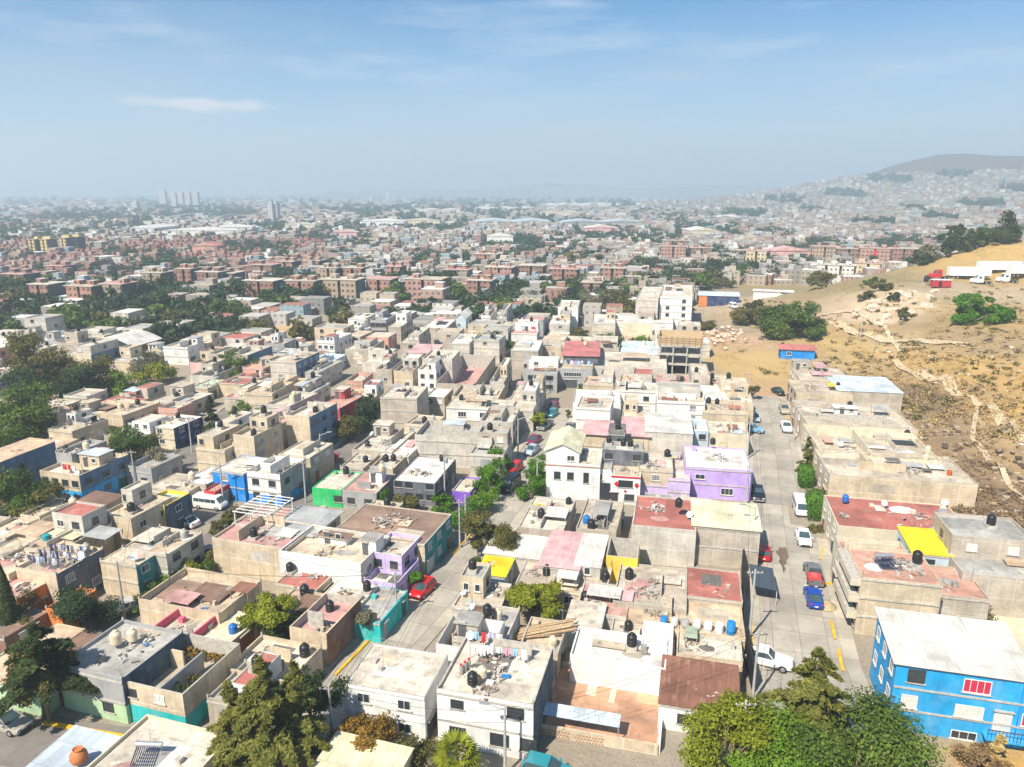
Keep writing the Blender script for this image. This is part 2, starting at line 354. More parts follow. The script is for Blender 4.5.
# ------------------------------------------------------------------ houses
TANKQ = []
HOUSES = []      # dicts
FOOT = []        # (cx, cy, cos, sin, hw, hd)
def rot_for(u, v):
    if u < 340: return 0 if v > 400 else 5
    if u < 620: return 3 if v > 500 else 10
    return 4.5 if v > 500 else 6.5
LANDMARKS = []
def storeys(h): return 'low' if h < 3.6 else ('two-storey' if h < 6.4 else 'tall')
def footprint_hit(x, y, pad=0.0):
    for cx, cy, c, s, hw, hd in FOOT:
        dx, dy = x - cx, y - cy
        if abs(dx * c + dy * s) < hw + pad and abs(-dx * s + dy * c) < hd + pad: return True
    return False
def house_at(cx, cy, w, d, rz, h, wall='block', roof='concrete', ref=None, label=None, z0=0.0, near=True, name='house', cat='house', group='flat-roofed houses of the neighbourhood', **o):
    """walls + parapet, roof slab, roof rooms, sheets, windows and doors around an Empty at the base centre."""
    rng = random.Random(hash((round(cx, 1), round(cy, 1), round(w, 1))) & 0xffffff)
    h += rng.uniform(-.06, .06); rz += rad(rng.uniform(-.5, .5))
    root = empty(name, (cx, cy, z0), rz); tag(root, label, cat, group)
    W2, D2 = w / 2, d / 2; wm = wallmat(wall); rm = roofmat(roof)
    wm2 = wallmat(o['lower']) if 'lower' in o else wm
    par = o.get('par', rng.choice([.12, .15, .25, .35, .35, .5, .7, .9]) if near else rng.choice([.1, .2, .4]))
    fr = o.get('front'); fm = wallmat(fr) if fr else wm
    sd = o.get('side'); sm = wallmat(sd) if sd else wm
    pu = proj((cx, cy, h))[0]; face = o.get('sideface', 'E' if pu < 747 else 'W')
    b = MB(); t = .16; H = h + par; base = -o.get('deep', 0.5)
    lo = min(h, o.get('lowh', 2.5)) if 'lower' in o else base
    def ring(z0_, z1_, mS, mE, mW, mN):
        b.poly([(-W2,-D2,z0_),(W2,-D2,z0_),(W2,-D2,z1_),(-W2,-D2,z1_)], mS)
        b.poly([(W2,-D2,z0_),(W2,D2,z0_),(W2,D2,z1_),(W2,-D2,z1_)], mE)
        b.poly([(-W2,D2,z0_),(-W2,-D2,z0_),(-W2,-D2,z1_),(-W2,D2,z1_)], mW)
        b.poly([(W2,D2,z0_),(-W2,D2,z0_),(-W2,D2,z1_),(W2,D2,z1_)], mN)
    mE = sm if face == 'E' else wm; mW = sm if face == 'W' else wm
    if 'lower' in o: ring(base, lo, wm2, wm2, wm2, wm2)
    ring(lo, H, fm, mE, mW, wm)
    roofless = o.get('roofless'); zi = .05 if roofless else h
    rimm = wallmat('white') if o.get('whiterim') else CONC if rng.random() < .4 else wm
    X, Y = W2 - t, D2 - t
    for q in (((-W2,-D2),(W2,-D2),(X,-Y),(-X,-Y)), ((W2,-D2),(W2,D2),(X,Y),(X,-Y)), ((W2,D2),(-W2,D2),(-X,Y),(X,Y)), ((-W2,D2),(-W2,-D2),(-X,-Y),(-X,Y))):
        b.poly([(x, y, H) for x, y in q], rimm)
    im = wm if rng.random() < .7 else CONC
    b.poly([(X,-Y,zi),(-X,-Y,zi),(-X,-Y,H),(X,-Y,H)], im); b.poly([(X,Y,zi),(X,-Y,zi),(X,-Y,H),(X,Y,H)], im)
    b.poly([(-X,-Y,zi),(-X,Y,zi),(-X,Y,H),(-X,-Y,H)], im); b.poly([(-X,Y,zi),(X,Y,zi),(X,Y,H),(-X,Y,H)], im)
    nst = max(1, int(round(h / 2.5)))
    if near and rng.random() < .55 and not roofless:       # slab edges standing out of the front and street side
        for k in range(1, nst + 1):
            zz = h * k / nst
            b.box(-W2 + .004, W2 - .004, -D2 - .10, -D2 - .003, zz - .16, zz + .02, CONC if not fr else fm)
    pw = o.get('partitions', rng.choice([0, 1, 1, 2, 3]) if near and w * d > 45 else 0)
    if o.get('gable') or o.get('shed') is not None or o.get('arch'): pw = 0
    for k in range(pw):                                    # unfinished walls on the roof
        if rng.random() < .5:
            x = rng.uniform(-.6, .6) * W2; b.box(x - .07, x + .07, -Y * rng.uniform(.2, .95), Y * rng.uniform(.1, .95), zi + .003, zi + par + rng.uniform(.3, 1.3), im)
        else:
            y = rng.uniform(-.6, .6) * D2; b.box(-X * rng.uniform(.2, .95), X * rng.uniform(.1, .95), y - .07, y + .07, zi + .003, zi + par + rng.uniform(.3, 1.3), im)
    b.build('wall', root)
    if o.get('gable'):
        g = o['gable']; e = .35; r = MB(); th = .12
        if o.get('ridge', 'y') == 'y':
            for s in (-1, 1):
                A = [(s*(W2+e), -D2-e, H-.12), (0, -D2-e, H+g), (0, D2+e, H+g), (s*(W2+e), D2+e, H-.12)]
                if s > 0: A = A[::-1]
                r.poly(A, rm); r.poly([(x, y, z - th) for x, y, z in A[::-1]], rm)
                for i in range(4):
                    p, q = A[i], A[(i+1) % 4]; r.poly([p, (p[0],p[1],p[2]-th), (q[0],q[1],q[2]-th), q], rm)
            for y in (-D2, D2): r.poly([(-W2, y, H), (W2, y, H), (0, y, H + g - .14)], fm if y < 0 else wm)
        r.build('roof', root)
    elif o.get('shed') is not None:                        # one tilted sheet roof over the walls
        e = o.get('eave', .45); s = o['shed']; r = MB(); th = .07; zt = H + .06
        A = [(-W2-e, -D2-e, zt), (W2+e, -D2-e, zt), (W2+e, D2+e, zt+s), (-W2-e, D2+e, zt+s)]
        r.poly(A, rm); r.poly([(x, y, z - th) for x, y, z in A[::-1]], FRAMED if o.get('darkunder') else rm)
        for i in range(4):
            p, q = A[i], A[(i+1) % 4]; r.poly([q, p, (p[0],p[1],p[2]-th), (q[0],q[1],q[2]-th)], rm)
        r.build('roof', root)
        gm = MB(); gm.poly([(W2, -D2, H), (W2, D2, H), (W2, D2, H + s), ], wm); gm.poly([(-W2, D2, H), (-W2, -D2, H), (-W2, D2, H + s)], wm); gm.poly([(W2, D2, H), (-W2, D2, H), (-W2, D2, H + s), (W2, D2, H + s)], wm)
        gm.build('gable_wall', root)
    elif o.get('arch'):
        r = MB(); n = 12; g = o['arch']
        pts = [(-W2 - .4 + (w + .8) * k / n, H + g * math.sin(math.pi * k / n)) for k in range(n + 1)]
        for (x0, za), (x1, zb) in zip(pts, pts[1:]):
            r.poly([(x0,-D2-.4,za),(x1,-D2-.4,zb),(x1,D2+.4,zb),(x0,D2+.4,za)], rm)
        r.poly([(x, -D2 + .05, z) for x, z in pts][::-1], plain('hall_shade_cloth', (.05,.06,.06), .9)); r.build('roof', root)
    else:
        r = MB(); r.poly([(-X,-Y,zi),(X,-Y,zi),(X,Y,zi),(-X,Y,zi)], rm); r.build('floor' if roofless else 'roof', root)
    flat = not (o.get('gable') or o.get('shed') is not None or o.get('arch'))
    # --- a second, smaller storey set back on the roof
    up = o.get('upper', flat and near and not roofless and o.get('rooms') is None and w * d > 48 and rng.random() < .55)
    if up:
        fw, fd = rng.choice([(.45, .95), (.55, .6), (.95, .45), (.4, .5), (.6, .95)]); uw, ud = 2 * X * fw - .06, 2 * Y * fd - .06
        ux, uy = rng.choice([-1, 1]) * (X - uw / 2 - .03), (Y - ud / 2 - .03) * (1 if fd < .9 else 0); uh, upar = rng.uniform(2.1, 2.6), rng.choice([.12, .3, .6]); uwall = rng.choice([wall, wall, 'block', 'blockl', 'beige', 'white']); um = wallmat(uwall); q = MB(); zt, zr = zi + uh + upar, zi + uh
        xa, xb, ya, yb = ux - uw/2, ux + uw/2, uy - ud/2, uy + ud/2; t2 = .14
        O = [(xa,ya),(xb,ya),(xb,yb),(xa,yb)]; I = [(xa+t2,ya+t2),(xb-t2,ya+t2),(xb-t2,yb-t2),(xa+t2,yb-t2)]
        for i in range(4):
            j = (i + 1) % 4; q.poly([(*O[i], zi+.003), (*O[j], zi+.003), (*O[j], zt), (*O[i], zt)], um); q.poly([(*O[i], zt), (*O[j], zt), (*I[j], zt), (*I[i], zt)], CONC); q.poly([(*I[j], zr), (*I[i], zr), (*I[i], zt), (*I[j], zt)], um)
        us = q.build('upper_storey', root); q = MB(); q.poly([(*p, zr) for p in I], roofmat(rng.choice([roof, 'concrete', 'light', 'grey', 'beige', 'red', 'white']))); q.build('roof', us)
        for i in range(rng.choice([1, 2, 2])):
            me, pm = window_mesh(min(1.2, uw * .25), 1.0, rng.choice(['std', 'dark', 'curtain'])); ww_ = link('window', me, us, (xa + uw * (i + .5) / 2, ya, zi + .9)); link('pane', pm, ww_)
        me, pm = window_mesh(1.0, 1.0, 'dark'); ww_ = link('window', me, us, (xb if face == 'E' else xa, uy, zi + .9), math.pi/2 if face == 'E' else -math.pi/2); link('pane', pm, ww_)
        for k in range(rng.choice([0, 1])):
            q = MB(); px_, py_ = ux + rng.uniform(-.2, .2) * uw, uy + rng.uniform(-.2, .2) * ud; q.box(px_ - .6, px_ + .6, py_ - .6, py_ + .6, zr + .003, zr + .5, CONC); q.build('tank_plinth', us); TANKQ.append((px_, py_, zr + .5))
    # --- roof rooms
    rooms = o.get('rooms')
    if up: rooms = []
    if rooms is None:
        rooms = []
        if near and flat and not roofless and w * d > 45 and rng.random() < o.get('proom', .55):
            rw, rd = min(w * .5, rng.uniform(2.2, 4.2)), min(d * .5, rng.uniform(2.2, 4.0))
            rooms.append((rng.choice([-1, 1]) * (X - rw / 2 - .03), rng.choice([-1, 1, 1]) * (Y - rd / 2 - .03), rw, rd, rng.uniform(1.9, 2.4), rng.choice([wall, wall, 'block', 'white', 'blockl']), rng.choice(['concrete', 'grey', 'light', roof, 'tingrey', 'red'])))
    for (x, y, rw, rd, rh, wc, rc) in rooms:
        q = MB(); q.box(x - rw/2, x + rw/2, y - rd/2, y + rd/2, zi + .003, zi + rh, wallmat(wc), wallmat(wc), False)
        e = rng.uniform(.08, .3); q.box(x - rw/2 - e, x + rw/2 + e, y - rd/2 - e, y + rd/2 + e, zi + rh + .002, zi + rh + .13, CONC, roofmat(rc))
        rr = q.build('rooftop_room', root)
        if near:
            dd = link('door', door_mesh(.8, 1.75, plain('door_grey', (.12,.12,.13), .5), 'door'), rr, (x - rw * .2, y - rd/2, zi + .01))
            if rw > 2.8: 
                me, pm = window_mesh(.9, .8, 'std'); ww = link('window', me, rr, (x + rw * .22, y - rd/2, zi + .9)); link('pane', pm, ww)
    # --- loose sheet covers, hatches, low plinths
    sheets = o.get('sheets')
    if sheets is None:
        sheets = []
        if near and flat and not roofless and w * d > 40:
            for k in range(rng.choice([0, 1, 1, 2]) if 'sheetn' not in o else o['sheetn']):
                sw, sd_ = rng.uniform(.2, .42) * w, rng.uniform(.2, .42) * d
                sheets.append((rng.uniform(-.85, .85) * (X - sw/2), rng.uniform(-.85, .85) * (Y - sd_/2), sw, sd_, rng.choice([.12, .3, .5, 1.6, 2.0]), rng.choice(['tingrey', 'tinwhite', 'rust', 'light', 'tinbrown', 'grey', 'tinpink', 'tan', 'tinblue', 'brown'])))
    for (x, y, sw, sd_, sh, c) in sheets:
        q = MB(); tl = rng.uniform(-.12, .25)
        A = [(x-sw/2, y-sd_/2, zi+sh), (x+sw/2, y-sd_/2, zi+sh), (x+sw/2, y+sd_/2, zi+sh+tl*.7+.05), (x-sw/2, y+sd_/2, zi+sh+tl*.7+.05)]
        q.poly(A, roofmat(c)); q.poly([(a, b_, z - .05) for a, b_, z in A[::-1]], roofmat(c))
        for i in range(4):
            p, p2 = A[i], A[(i+1) % 4]; q.poly([p2, p, (p[0],p[1],p[2]-.05), (p2[0],p2[1],p2[2]-.05)], roofmat(c))
        aw = q.build('sheet_cover', root)
        if sh > .25:
            for (a, b_, z) in A:
                pp = MB(); sx = .06 if a < x else -.06; sy = .06 if b_ < y else -.06
                pp.box(a+sx-.04, a+sx+.04, b_+sy-.04, b_+sy+.04, zi+.003, z-.055, WOOD if rng.random() < .5 else STEEL); pp.build('post', aw)
    # --- small loose-looking fixed features
    if near and flat and not roofless:
        for k in range(o.get('vents', rng.choice([0, 1, 2]))):
            q = MB(); x, y = rng.uniform(-.8, .8) * X, rng.uniform(-.8, .8) * Y; s = rng.uniform(.15, .4)
            q.box(x - s, x + s, y - s, y + s, zi + .003, zi + rng.uniform(.25, .7), rng.choice([CONC, wm, CONCD])); q.build('plinth', root)
        for k in range(o.get('patches', rng.choice([1, 2, 3]))):       # tar and paint patches
            q = MB(); x, y = rng.uniform(-.6, .6) * X, rng.uniform(-.6, .6) * Y; rx, ry = min(rng.uniform(.5, 2.4), X * .38), min(rng.uniform(.5, 2.0), Y * .38)
            pts = [(x + rx * rng.uniform(.6, 1) * math.cos(a * .785), y + ry * rng.uniform(.6, 1) * math.sin(a * .785), zi + .003 + k * .003) for a in range(8)] if rng.random() < .5 else [(x - rx, y - ry, zi + .003 + k * .003), (x + rx, y - ry, zi + .003 + k * .003), (x + rx, y + ry, zi + .003 + k * .003), (x - rx, y + ry, zi + .003 + k * .003)]
            q.poly(pts, roofmat(rng.choice(['light', 'concrete', 'grey', 'beige', 'white', 'dark', 'pink', 'tan']))); q.build('roof_patch', root)
        if rng.random() < o.get('pant', .4):
            q = MB(); x, y = rng.uniform(-.9, .9) * X, rng.uniform(-.9, .9) * Y; ah = rng.uniform(2.2, 4.2); q.tube((x, y, zi + .003), (x, y, zi + ah), .025, .02, 5, STEEL); an = q.build('antenna', root)
            q = MB(); q.bar((x - .6, y, zi + ah - .1), (x + .6, y, zi + ah - .1), .02, .02, STEEL)
            for e in range(5): q.bar((x - .55 + e * .27, y - .3 + e * .04, zi + ah - .08), (x - .55 + e * .27, y + .3 - e * .04, zi + ah - .08), .015, .015, STEEL)
            q.build('aerial', an)
        if wall in ('block', 'blockl', 'beige', 'cream') and not o.get('front') and 'lower' not in o and rng.random() < .6:
            q = MB(); x = rng.uniform(-.6, .6) * W2; pw_ = min(rng.uniform(.8, 2.6), W2 * .38); z_ = rng.uniform(.2, .6) * h; q.poly([(x - pw_, -D2 - .004, z_), (x + pw_, -D2 - .004, z_), (x + pw_ * rng.uniform(.7, 1), -D2 - .004, z_ + h * .3), (x - pw_ * rng.uniform(.7, 1), -D2 - .004, z_ + h * .3)], wallmat(rng.choice(['blockl', 'block', 'beige', 'cream', 'grey']))); q.build('plaster_patch', root)
        if rng.random() < o.get('prebar', .5):
            for sx in (-1, 1):
                for sy in (-1, 1):
                    q = MB(); x, y = sx * (W2 - .08), sy * (D2 - .08); q.box(x - .09, x + .09, y - .09, y + .09, H + .002, H + .28, CONC)
                    for dx in (-.05, .05):
                        q.tube((x + dx, y, H + .2), (x + dx * 1.6, y + rng.uniform(-.1, .1), H + rng.uniform(.7, 1.2)), .016, .012, 4, REBAR, False)
                    q.build('rebar_stub', root)
    # --- openings
    if not roofless:
        nf = o.get('nf', rng.choice([0, 0, 1, 2]) if w > 4 else rng.choice([0, 1])); ns = o.get('ns', max(1, int(d / 3.2)))
        sty = o.get('wstyle', rng.choice(['std', 'std', 'dark', 'curtain', 'grid']))
        ww, wh = o.get('wsize', (min(1.3, w * .24), 1.05))
        for k in range(nst):
            zf = h * k / nst
            for i in range(nf):
                if rng.random() < .88: window(root, -W2 + w * (i + .5 + (0 if nf > 1 else rng.uniform(-.25, .25))) / nf, -D2, zf + .95, 'S', ww, wh, sty)
            if ns:
                xs = W2 if face == 'E' else -W2
                for i in range(ns):
                    y = -D2 + d * (i + .5) / ns
                    if k == 0 and i % 2 == 0: door(root, xs, y, face, *(rng.choice([(1.0, 2.0), (2.4, 2.1)]) if d / ns > 2.8 else (.95, 2.0)), kind='door')
                    elif rng.random() < .85: window(root, xs, y, zf + .95, face, min(1.3, d / ns * .5), 1.05, sty)
        for (x, z, gw, gh, c) in o.get('gates', []): door(root, x, -D2, 'S', gw, gh, c, 'gate', z)
        for (x, z, gw, gh, st) in o.get('wins', []): window(root, x, -D2, z, 'S', gw, gh, st)
    co, si = math.cos(rz), math.sin(rz)
    rec = dict(root=root, c=(cx, cy), w=w, d=d, h=h, z0=z0, wall=wall, roof=roof, ref=ref, label=label, rz=rz, near=near, topz=z0 + zi, X=X, Y=Y)
    HOUSES.append(rec); FOOT.append((cx, cy, co, si, W2, D2))
    def P(fx, fy, z=0): return (cx + fx * X * co - fy * Y * si, cy + fx * X * si + fy * Y * co, z0 + zi + z + .002)
    rec['P'] = P
    for (px_, py_, pz_) in TANKQ: tank((cx + px_ * co - py_ * si, cy + px_ * si + py_ * co, z0 + pz_ + .002), 'black', rng.uniform(.82, 1.0), None, rec)
    TANKQ.clear()
    tanks = o.get('tanks')
    if tanks is None and up: tanks = []
    if tanks is None:
        tanks = []
        if near and flat and not roofless and rng.random() < o.get('ptank', .5):
            for k in range(rng.choice([1, 1, 1, 2])): tanks.append((rng.uniform(-.8, .8), rng.uniform(-.7, .85), rng.choice(['black', 'black', 'black', 'cream', 'black', 'grey'])))
    for k, tk in enumerate(tanks):
        fx, fy, kd = tk[:3]; hz = tk[3] if len(tk) > 3 else 0
        base_z = hz
        for (rx, ry, rw, rd, rh, wc, rc) in rooms:
            if abs(fx * X - rx) < rw/2 + .5 and abs(fy * Y - ry) < rd/2 + .5: base_z = max(base_z, rh + .13)
        if near and base_z == 0 and rng.random() < .6:
            q = MB(); bx, by = fx * X, fy * Y; q.box(bx - .6, bx + .6, by - .6, by + .6, zi + .003, zi + .4, CONC); q.build('tank_plinth', root); base_z = .4
        tank(P(fx, fy, base_z), kd, rng.uniform(.82, 1.02), None, rec)
    for (fx, fy) in o.get('dishes', []): dish(P(fx, fy), rng.uniform(.9, 1.2), rec, rng.uniform(-.8, .3))
    return rec
def hs(u0, v0, u1, v1, h, wall='block', roof='concrete', ref=None, rot=None, **o):
    """a house from the near-left and far-right corners of its roof as surveyed in the photograph"""
    r = rad(rot_for((u0 + u1) / 2, (v0 + v1) / 2) if rot is None else rot)
    zz = h + o.get('z0', 0)
    a, b = at(u0, v0, zz), at(u1, v1, zz); dx, dy = b.x - a.x, b.y - a.y
    c, s = math.cos(r), math.sin(r); w = dx * c + dy * s; d = -dx * s + dy * c
    if (w < 2 or d < 2) and u0 >= 400: print('SMALL', (u0, v0, u1, v1), ref, round(w, 1), round(d, 1))
    if w < 4.2 and u0 < 400:                                 # steeply slanting sight lines: measure along the near edge instead
        d = min(max(d, 5), 9 if v0 > 420 else 13); ur = u0 + .72 * (u1 - u0); lo, hi = .5, 60
        for _ in range(40):
            m = (lo + hi) / 2; lo, hi = (m, hi) if proj((a.x + m * c, a.y + m * s, zz))[0] < ur else (lo, m)
        w = lo
    w2, d2 = max(w, 2.2), max(d, 2.2)
    cx = a.x + (w * c - d * s) / 2; cy = a.y + (w * s + d * c) / 2
    dist = math.hypot(cx, cy)
    rec = house_at(cx, cy, w2, d2, r, h, wall, roof, ref, near=dist < 300, **o)
    if ref: LANDMARKS.append((ref, rec))
    return rec
# ------------------------------------------------------------------ the surveyed houses
# bottom row, nearest the camera
hs(2,790,119,742,2.8,'slate','tinblue','blue-grey sheet roof house',deep=1,par=.1,shed=.35,eave=.15,nf=0,ns=1,tanks=[],rot=0)
hs(72,783,233,738,3.4,'cream','light','cream-roofed house by the sheet roof',par=.35,rooms=[],sheets=[],nf=0,tanks=[],rot=0,prebar=0,partitions=0)
hs(248,795,318,765,2.7,'white','tinred','small red-roofed house',shed=.15,eave=.1,par=.1,tanks=[],nf=0,ns=1,rot=0)
hs(292,796,413,752,3.0,'cream','tincream','pale yellow sheet-roofed house',shed=.25,eave=.1,par=.1,nf=0,ns=1,tanks=[],rot=0)
# the corner white building and the walled patio beside it
hs(343,685,448,656,5.0,'white','light','white corner building',rot=3,front='white',nf=2,ns=2,wstyle='std',par=.12,rooms=[],tanks=[],sheets=[],deep=3,partitions=0,prebar=.0)
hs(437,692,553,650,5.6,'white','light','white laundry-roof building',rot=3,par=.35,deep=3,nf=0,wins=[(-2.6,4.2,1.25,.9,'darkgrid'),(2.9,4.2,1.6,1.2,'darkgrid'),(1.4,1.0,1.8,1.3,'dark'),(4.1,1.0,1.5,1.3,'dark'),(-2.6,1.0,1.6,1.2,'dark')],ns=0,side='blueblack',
   tanks=[(-.35,-.72,'black',.5),(-.22,-.45,'cream',.5)],rooms=[],sheets=[],partitions=1,dishes=[(-.9,.9)])
hs(436,655,505,632,3.9,'white','light','roofless garden house',rot=3,roofless=True,par=1.3,deep=1,partitions=2,tanks=[])
hs(452,640,520,612,3.9,'blockl','grey','pale house with blue dish',rot=3,par=.5,nf=1,dishes=[(-.85,.7)],rooms=[(-1.5,-1.5,2.4,2.2,1.6,'block','grey')],tanks=[(.35,.3,'cream',.4),(.05,-.1,'black',.4)])
hs(452,608,512,586,3.2,'blockl','concrete','stained-roof house beside yellow awning',upper=True,rot=3,nf=1,tanks=[],rooms=[],dishes=[(-.8,-.2)])
hs(538,728,664,678,.5,'block','terracotta','terracotta patio house',rot=3,roofless=True,par=.2,deep=3,tanks=[],partitions=0)
hs(570,657,668,641,3.0,'white','white','long white-walled house',rot=3,nf=0,ns=0,par=.35,rooms=[],sheets=[(-1.2,.2,3.5,1.2,.3,'beige')],tanks=[(.25,.2,'black')],prebar=0,partitions=0)
hs(659,704,737,671,2.7,'white','rust','rusty sheet-roofed house',rot=3,shed=.5,eave=.1,par=.1,nf=1,tanks=[],deep=2)
hs(566,625,605,608,2.8,'paleblue','light','pale blue shed house',rot=3,shed=.3,eave=.2,par=.1,nf=1,ns=1,tanks=[])
hs(518,653,568,626,2.6,'beige','beige','plank-pile house',rot=3,par=.6,nf=0,tanks=[(.6,-.3,'cream')],rooms=[],sheets=[])
hs(640,650,674,625,3.1,'white','white','white-roofed hut by the green sheet',rot=3,par=.12,nf=0,rooms=[],sheets=[],tanks=[],prebar=0)
hs(676,655,740,632,2.6,'beige','light','green sheet house',rot=3,par=.3,nf=0,rooms=[],sheets=[(-1.9,.3,1.3,2.2,.9,'green')],tanks=[],partitions=0)
hs(610,634,642,618,2.4,'blockl','light','low yard house',rot=3,par=.3,nf=0,rooms=[],tanks=[(.2,-.3,'black')])
hs(685,597,739,573,3.2,'block','red','long red-patched house',rot=4,par=.12,nf=0,rooms=[],sheets=[],tanks=[],ns=1,partitions=0)
hs(613,603,687,571,3.2,'block','concrete','long stained-roof house',rot=4,par=.3,nf=0,rooms=[],sheets=[(2,1.5,3,1.5,.3,'light')],tanks=[(-.7,.3,'black')],partitions=1)
hs(624,625,741,606,2.7,'beige','tan','barrel-row house',rot=4,par=.3,nf=0,rooms=[],tanks=[],sheets=[])
hs(575,612,632,588,2.7,'blockl','pink','tarpaulin house',rot=3,par=.2,nf=0,rooms=[],tanks=[(-.8,-.2,'black')],sheets=[(0,0,4,2.6,1.2,'tinwhite'),(2.6,.2,1.6,2.2,.8,'tinpink')])
hs(632,526,695,501,5.4,'blockl','red','high red-roofed house',par=.15,nf=0,ns=0,rooms=[],sheets=[],partitions=0,tanks=[(.45,-.15,'black',1.5)],dishes=[(.85,-.3)],prebar=0)
hs(693,526,755,509,5.6,'block','tincream','big cream sheet-roofed house',shed=.5,eave=.25,par=.15,nf=0,ns=2,tanks=[],darkunder=True)
hs(606,561,640,545,3.6,'yellow','concrete','yellow patio house',par=.8,roofless=True,tanks=[],partitions=1)
hs(538,566,590,538,3.8,'blockl','tinpink','pink sheet-roofed house',rot=3,shed=.5,eave=.1,par=.12,nf=1,wstyle='dark',tanks=[],ns=1)
hs(574,566,608,540,3.9,'blockl','tinwhite','white sheet-roofed house by the pink sheets',rot=3,shed=.5,eave=.1,par=.12,nf=1,tanks=[],ns=1)
hs(484,553,548,539,3.2,'blockl','tinwhite','bright white sheet-roofed house',rot=3,shed=.1,eave=.2,par=.1,nf=1,tanks=[],ns=1)
hs(477,574,514,560,2.6,'paleblue','tinyellow','yellow awning house',rot=3,shed=.2,eave=.2,par=.1,nf=1,tanks=[],ns=1)
hs(514,587,560,566,2.6,'block','concrete','tree-shaded house',rot=3,tanks=[(.5,.2,'black')],nf=1)
hs(546,590,612,570,2.4,'beige','beige','low beige house below the pink sheets',rot=3,nf=1,rooms=[],tanks=[(.9,.2,'black')])
hs(518,528,576,501,3.3,'block','light','cluttered pale-roofed house',rot=3,par=.2,nf=0,rooms=[],tanks=[(-.2,-.4,'black'),(.75,.8,'black')],sheets=[(1.5,-1,3.2,3.4,.9,'tinwhite'),(-2,2,1.5,1.2,.3,'tinyellow')])
hs(576,530,624,504,3.3,'block','concrete','rubble-roofed house',rot=3,par=.3,nf=0,rooms=[],tanks=[(-.6,-.7,'blue'),(-.3,-.85,'black')],partitions=1)
# block between the two long streets, further up
hs(546,464,603,451,6.0,'white','light','white house with gable attic',rot=7,par=.3,nf=0,wins=[(-2.6,3.5,1.1,1.3,'dark'),(-.4,3.5,1.1,1.3,'dark'),(2.2,3.1,.9,1.8,'dark')],ns=2,rooms=[],tanks=[],sheets=[],partitions=0)
hs(546,450,584,434,8.1,'white','tincream','gable attic',rot=7,gable=1.3,par=.1,nf=0,wins=[(1.4,6.4,1.3,1.0,'std')],ns=1,tanks=[],deep=-5.9,name='attic_house')
hs(596,470,613,459,5.2,'white','grey','narrow white house by the gable attic',rot=7,par=.2,nf=1,rooms=[],tanks=[])
hs(611,476,641,463,4.8,'white','beige','white house with red diamonds',rot=7,par=.15,nf=0,wins=[(0,3.0,2.4,1.2,'dark'),(.7,.7,1.6,1.1,'dark')],gates=[(-1.8,.02,1.3,2.0,(.05,.05,.06))],rooms=[],tanks=[])
hs(602,450,644,443,7.4,'dark','grey','dark upper-storey house',rot=7,par=.1,nf=3,wstyle='dark',tanks=[(-.75,.3,'black'),(.0,.2,'black'),(.35,-.3,'black')],rooms=[])
hs(608,434,626,424,8.0,'dark','dark','dark stair tower house',rot=7,par=.1,nf=1,tanks=[(.1,.0,'black')],rooms=[],wstyle='dark',sheets=[])
hs(584,434,612,424,4.6,'beige','tinpink','pink-roofed house left of the stair tower',rot=7,shed=.5,par=.1,nf=0,tanks=[])
hs(622,436,649,422,5.2,'beige','tinpink','pink-roofed house right of the stair tower',rot=7,shed=.5,par=.1,nf=0,tanks=[])
hs(645,432,690,416,6.2,'blockl','tinwhite','white sheet-roofed block house',shed=.2,eave=.1,par=.1,nf=0,ns=2,tanks=[])
hs(672,430,706,420,5.0,'paleblue','white','pale blue window house',par=.2,nf=3,wstyle='dark',tanks=[],rooms=[],sheets=[])
hs(638,470,672,456,5.2,'beige','light','lilac-fronted house',lower='lilac',lowh=2.8,par=.3,nf=1,tanks=[(.75,.7,'black')],rooms=[])
hs(668,480,688,462,4.0,'lilac','light','narrow lilac house',par=.3,nf=1,tanks=[],rooms=[])
hs(685,468,745,450,5.2,'purple','white','purple house',par=.25,nf=0,wins=[(-2.9,3.4,1.6,.9,'std'),(1.6,.9,2.0,1.2,'std')],rooms=[],tanks=[(-.05,.95,'black',.9)],sheets=[],partitions=0,prebar=0,ns=2)
hs(703,413,744,404,5.2,'beige','beige','beige house with small red roof patch',par=.3,nf=0,tanks=[(-.7,.5,'black'),(-.3,.4,'black')],rooms=[],sheets=[(2.2,0,2.6,2.2,.3,'red')])
hs(708,434,744,424,4.4,'cream','light','cream house above the purple house',par=.3,nf=0,tanks=[],rooms=[])
hs(573,404,620,392,4.2,'white','white','plain white-walled house',par=.3,nf=0,ns=2,tanks=[(.6,.3,'grey')],rooms=[],sheets=[],partitions=0,prebar=0)
hs(614,391,656,384,5.0,'white','light','white house with one dark window',par=.25,nf=0,wins=[(2.6,3.0,1.3,1.1,'dark')],rooms=[],tanks=[(.3,.2,'cream')])
hs(656,398,722,388,5.0,'block','tinwhite','long white sheet-roofed house',shed=.3,eave=.1,par=.1,nf=0,tanks=[],ns=2)
hs(622,418,650,408,4.0,'blockl','light','pale house behind the pink roofs',upper=True,nf=0)
hs(656,385,690,376,4.6,'beige','pink','pink-roofed house beside the bare frame',nf=0,tanks=[(.5,0,'black')],par=.3)
hs(690,388,728,376,4.6,'block','light','grey house with tall black tank',nf=0,tanks=[(.1,0,'black',.9)],par=.3)
hs(722,402,747,388,5.0,'beige','light','beige house at the street end',nf=0,tanks=[],par=.3)
hs(524,374,560,365,4.8,'grey','grey','grey slab-roofed house',par=.15,nf=2,wstyle='dark',tanks=[(.2,.5,'black')],wsize=(2.2,1.2))
hs(557,369,594,354,5.0,'grey','beige','red-roofed terrace house',par=.2,nf=0,wins=[(-.5,3.1,4.6,1.1,'std')],gates=[(-1.0,.02,3.4,2.2,(.08,.09,.10))],rooms=[],tanks=[],sheets=[])
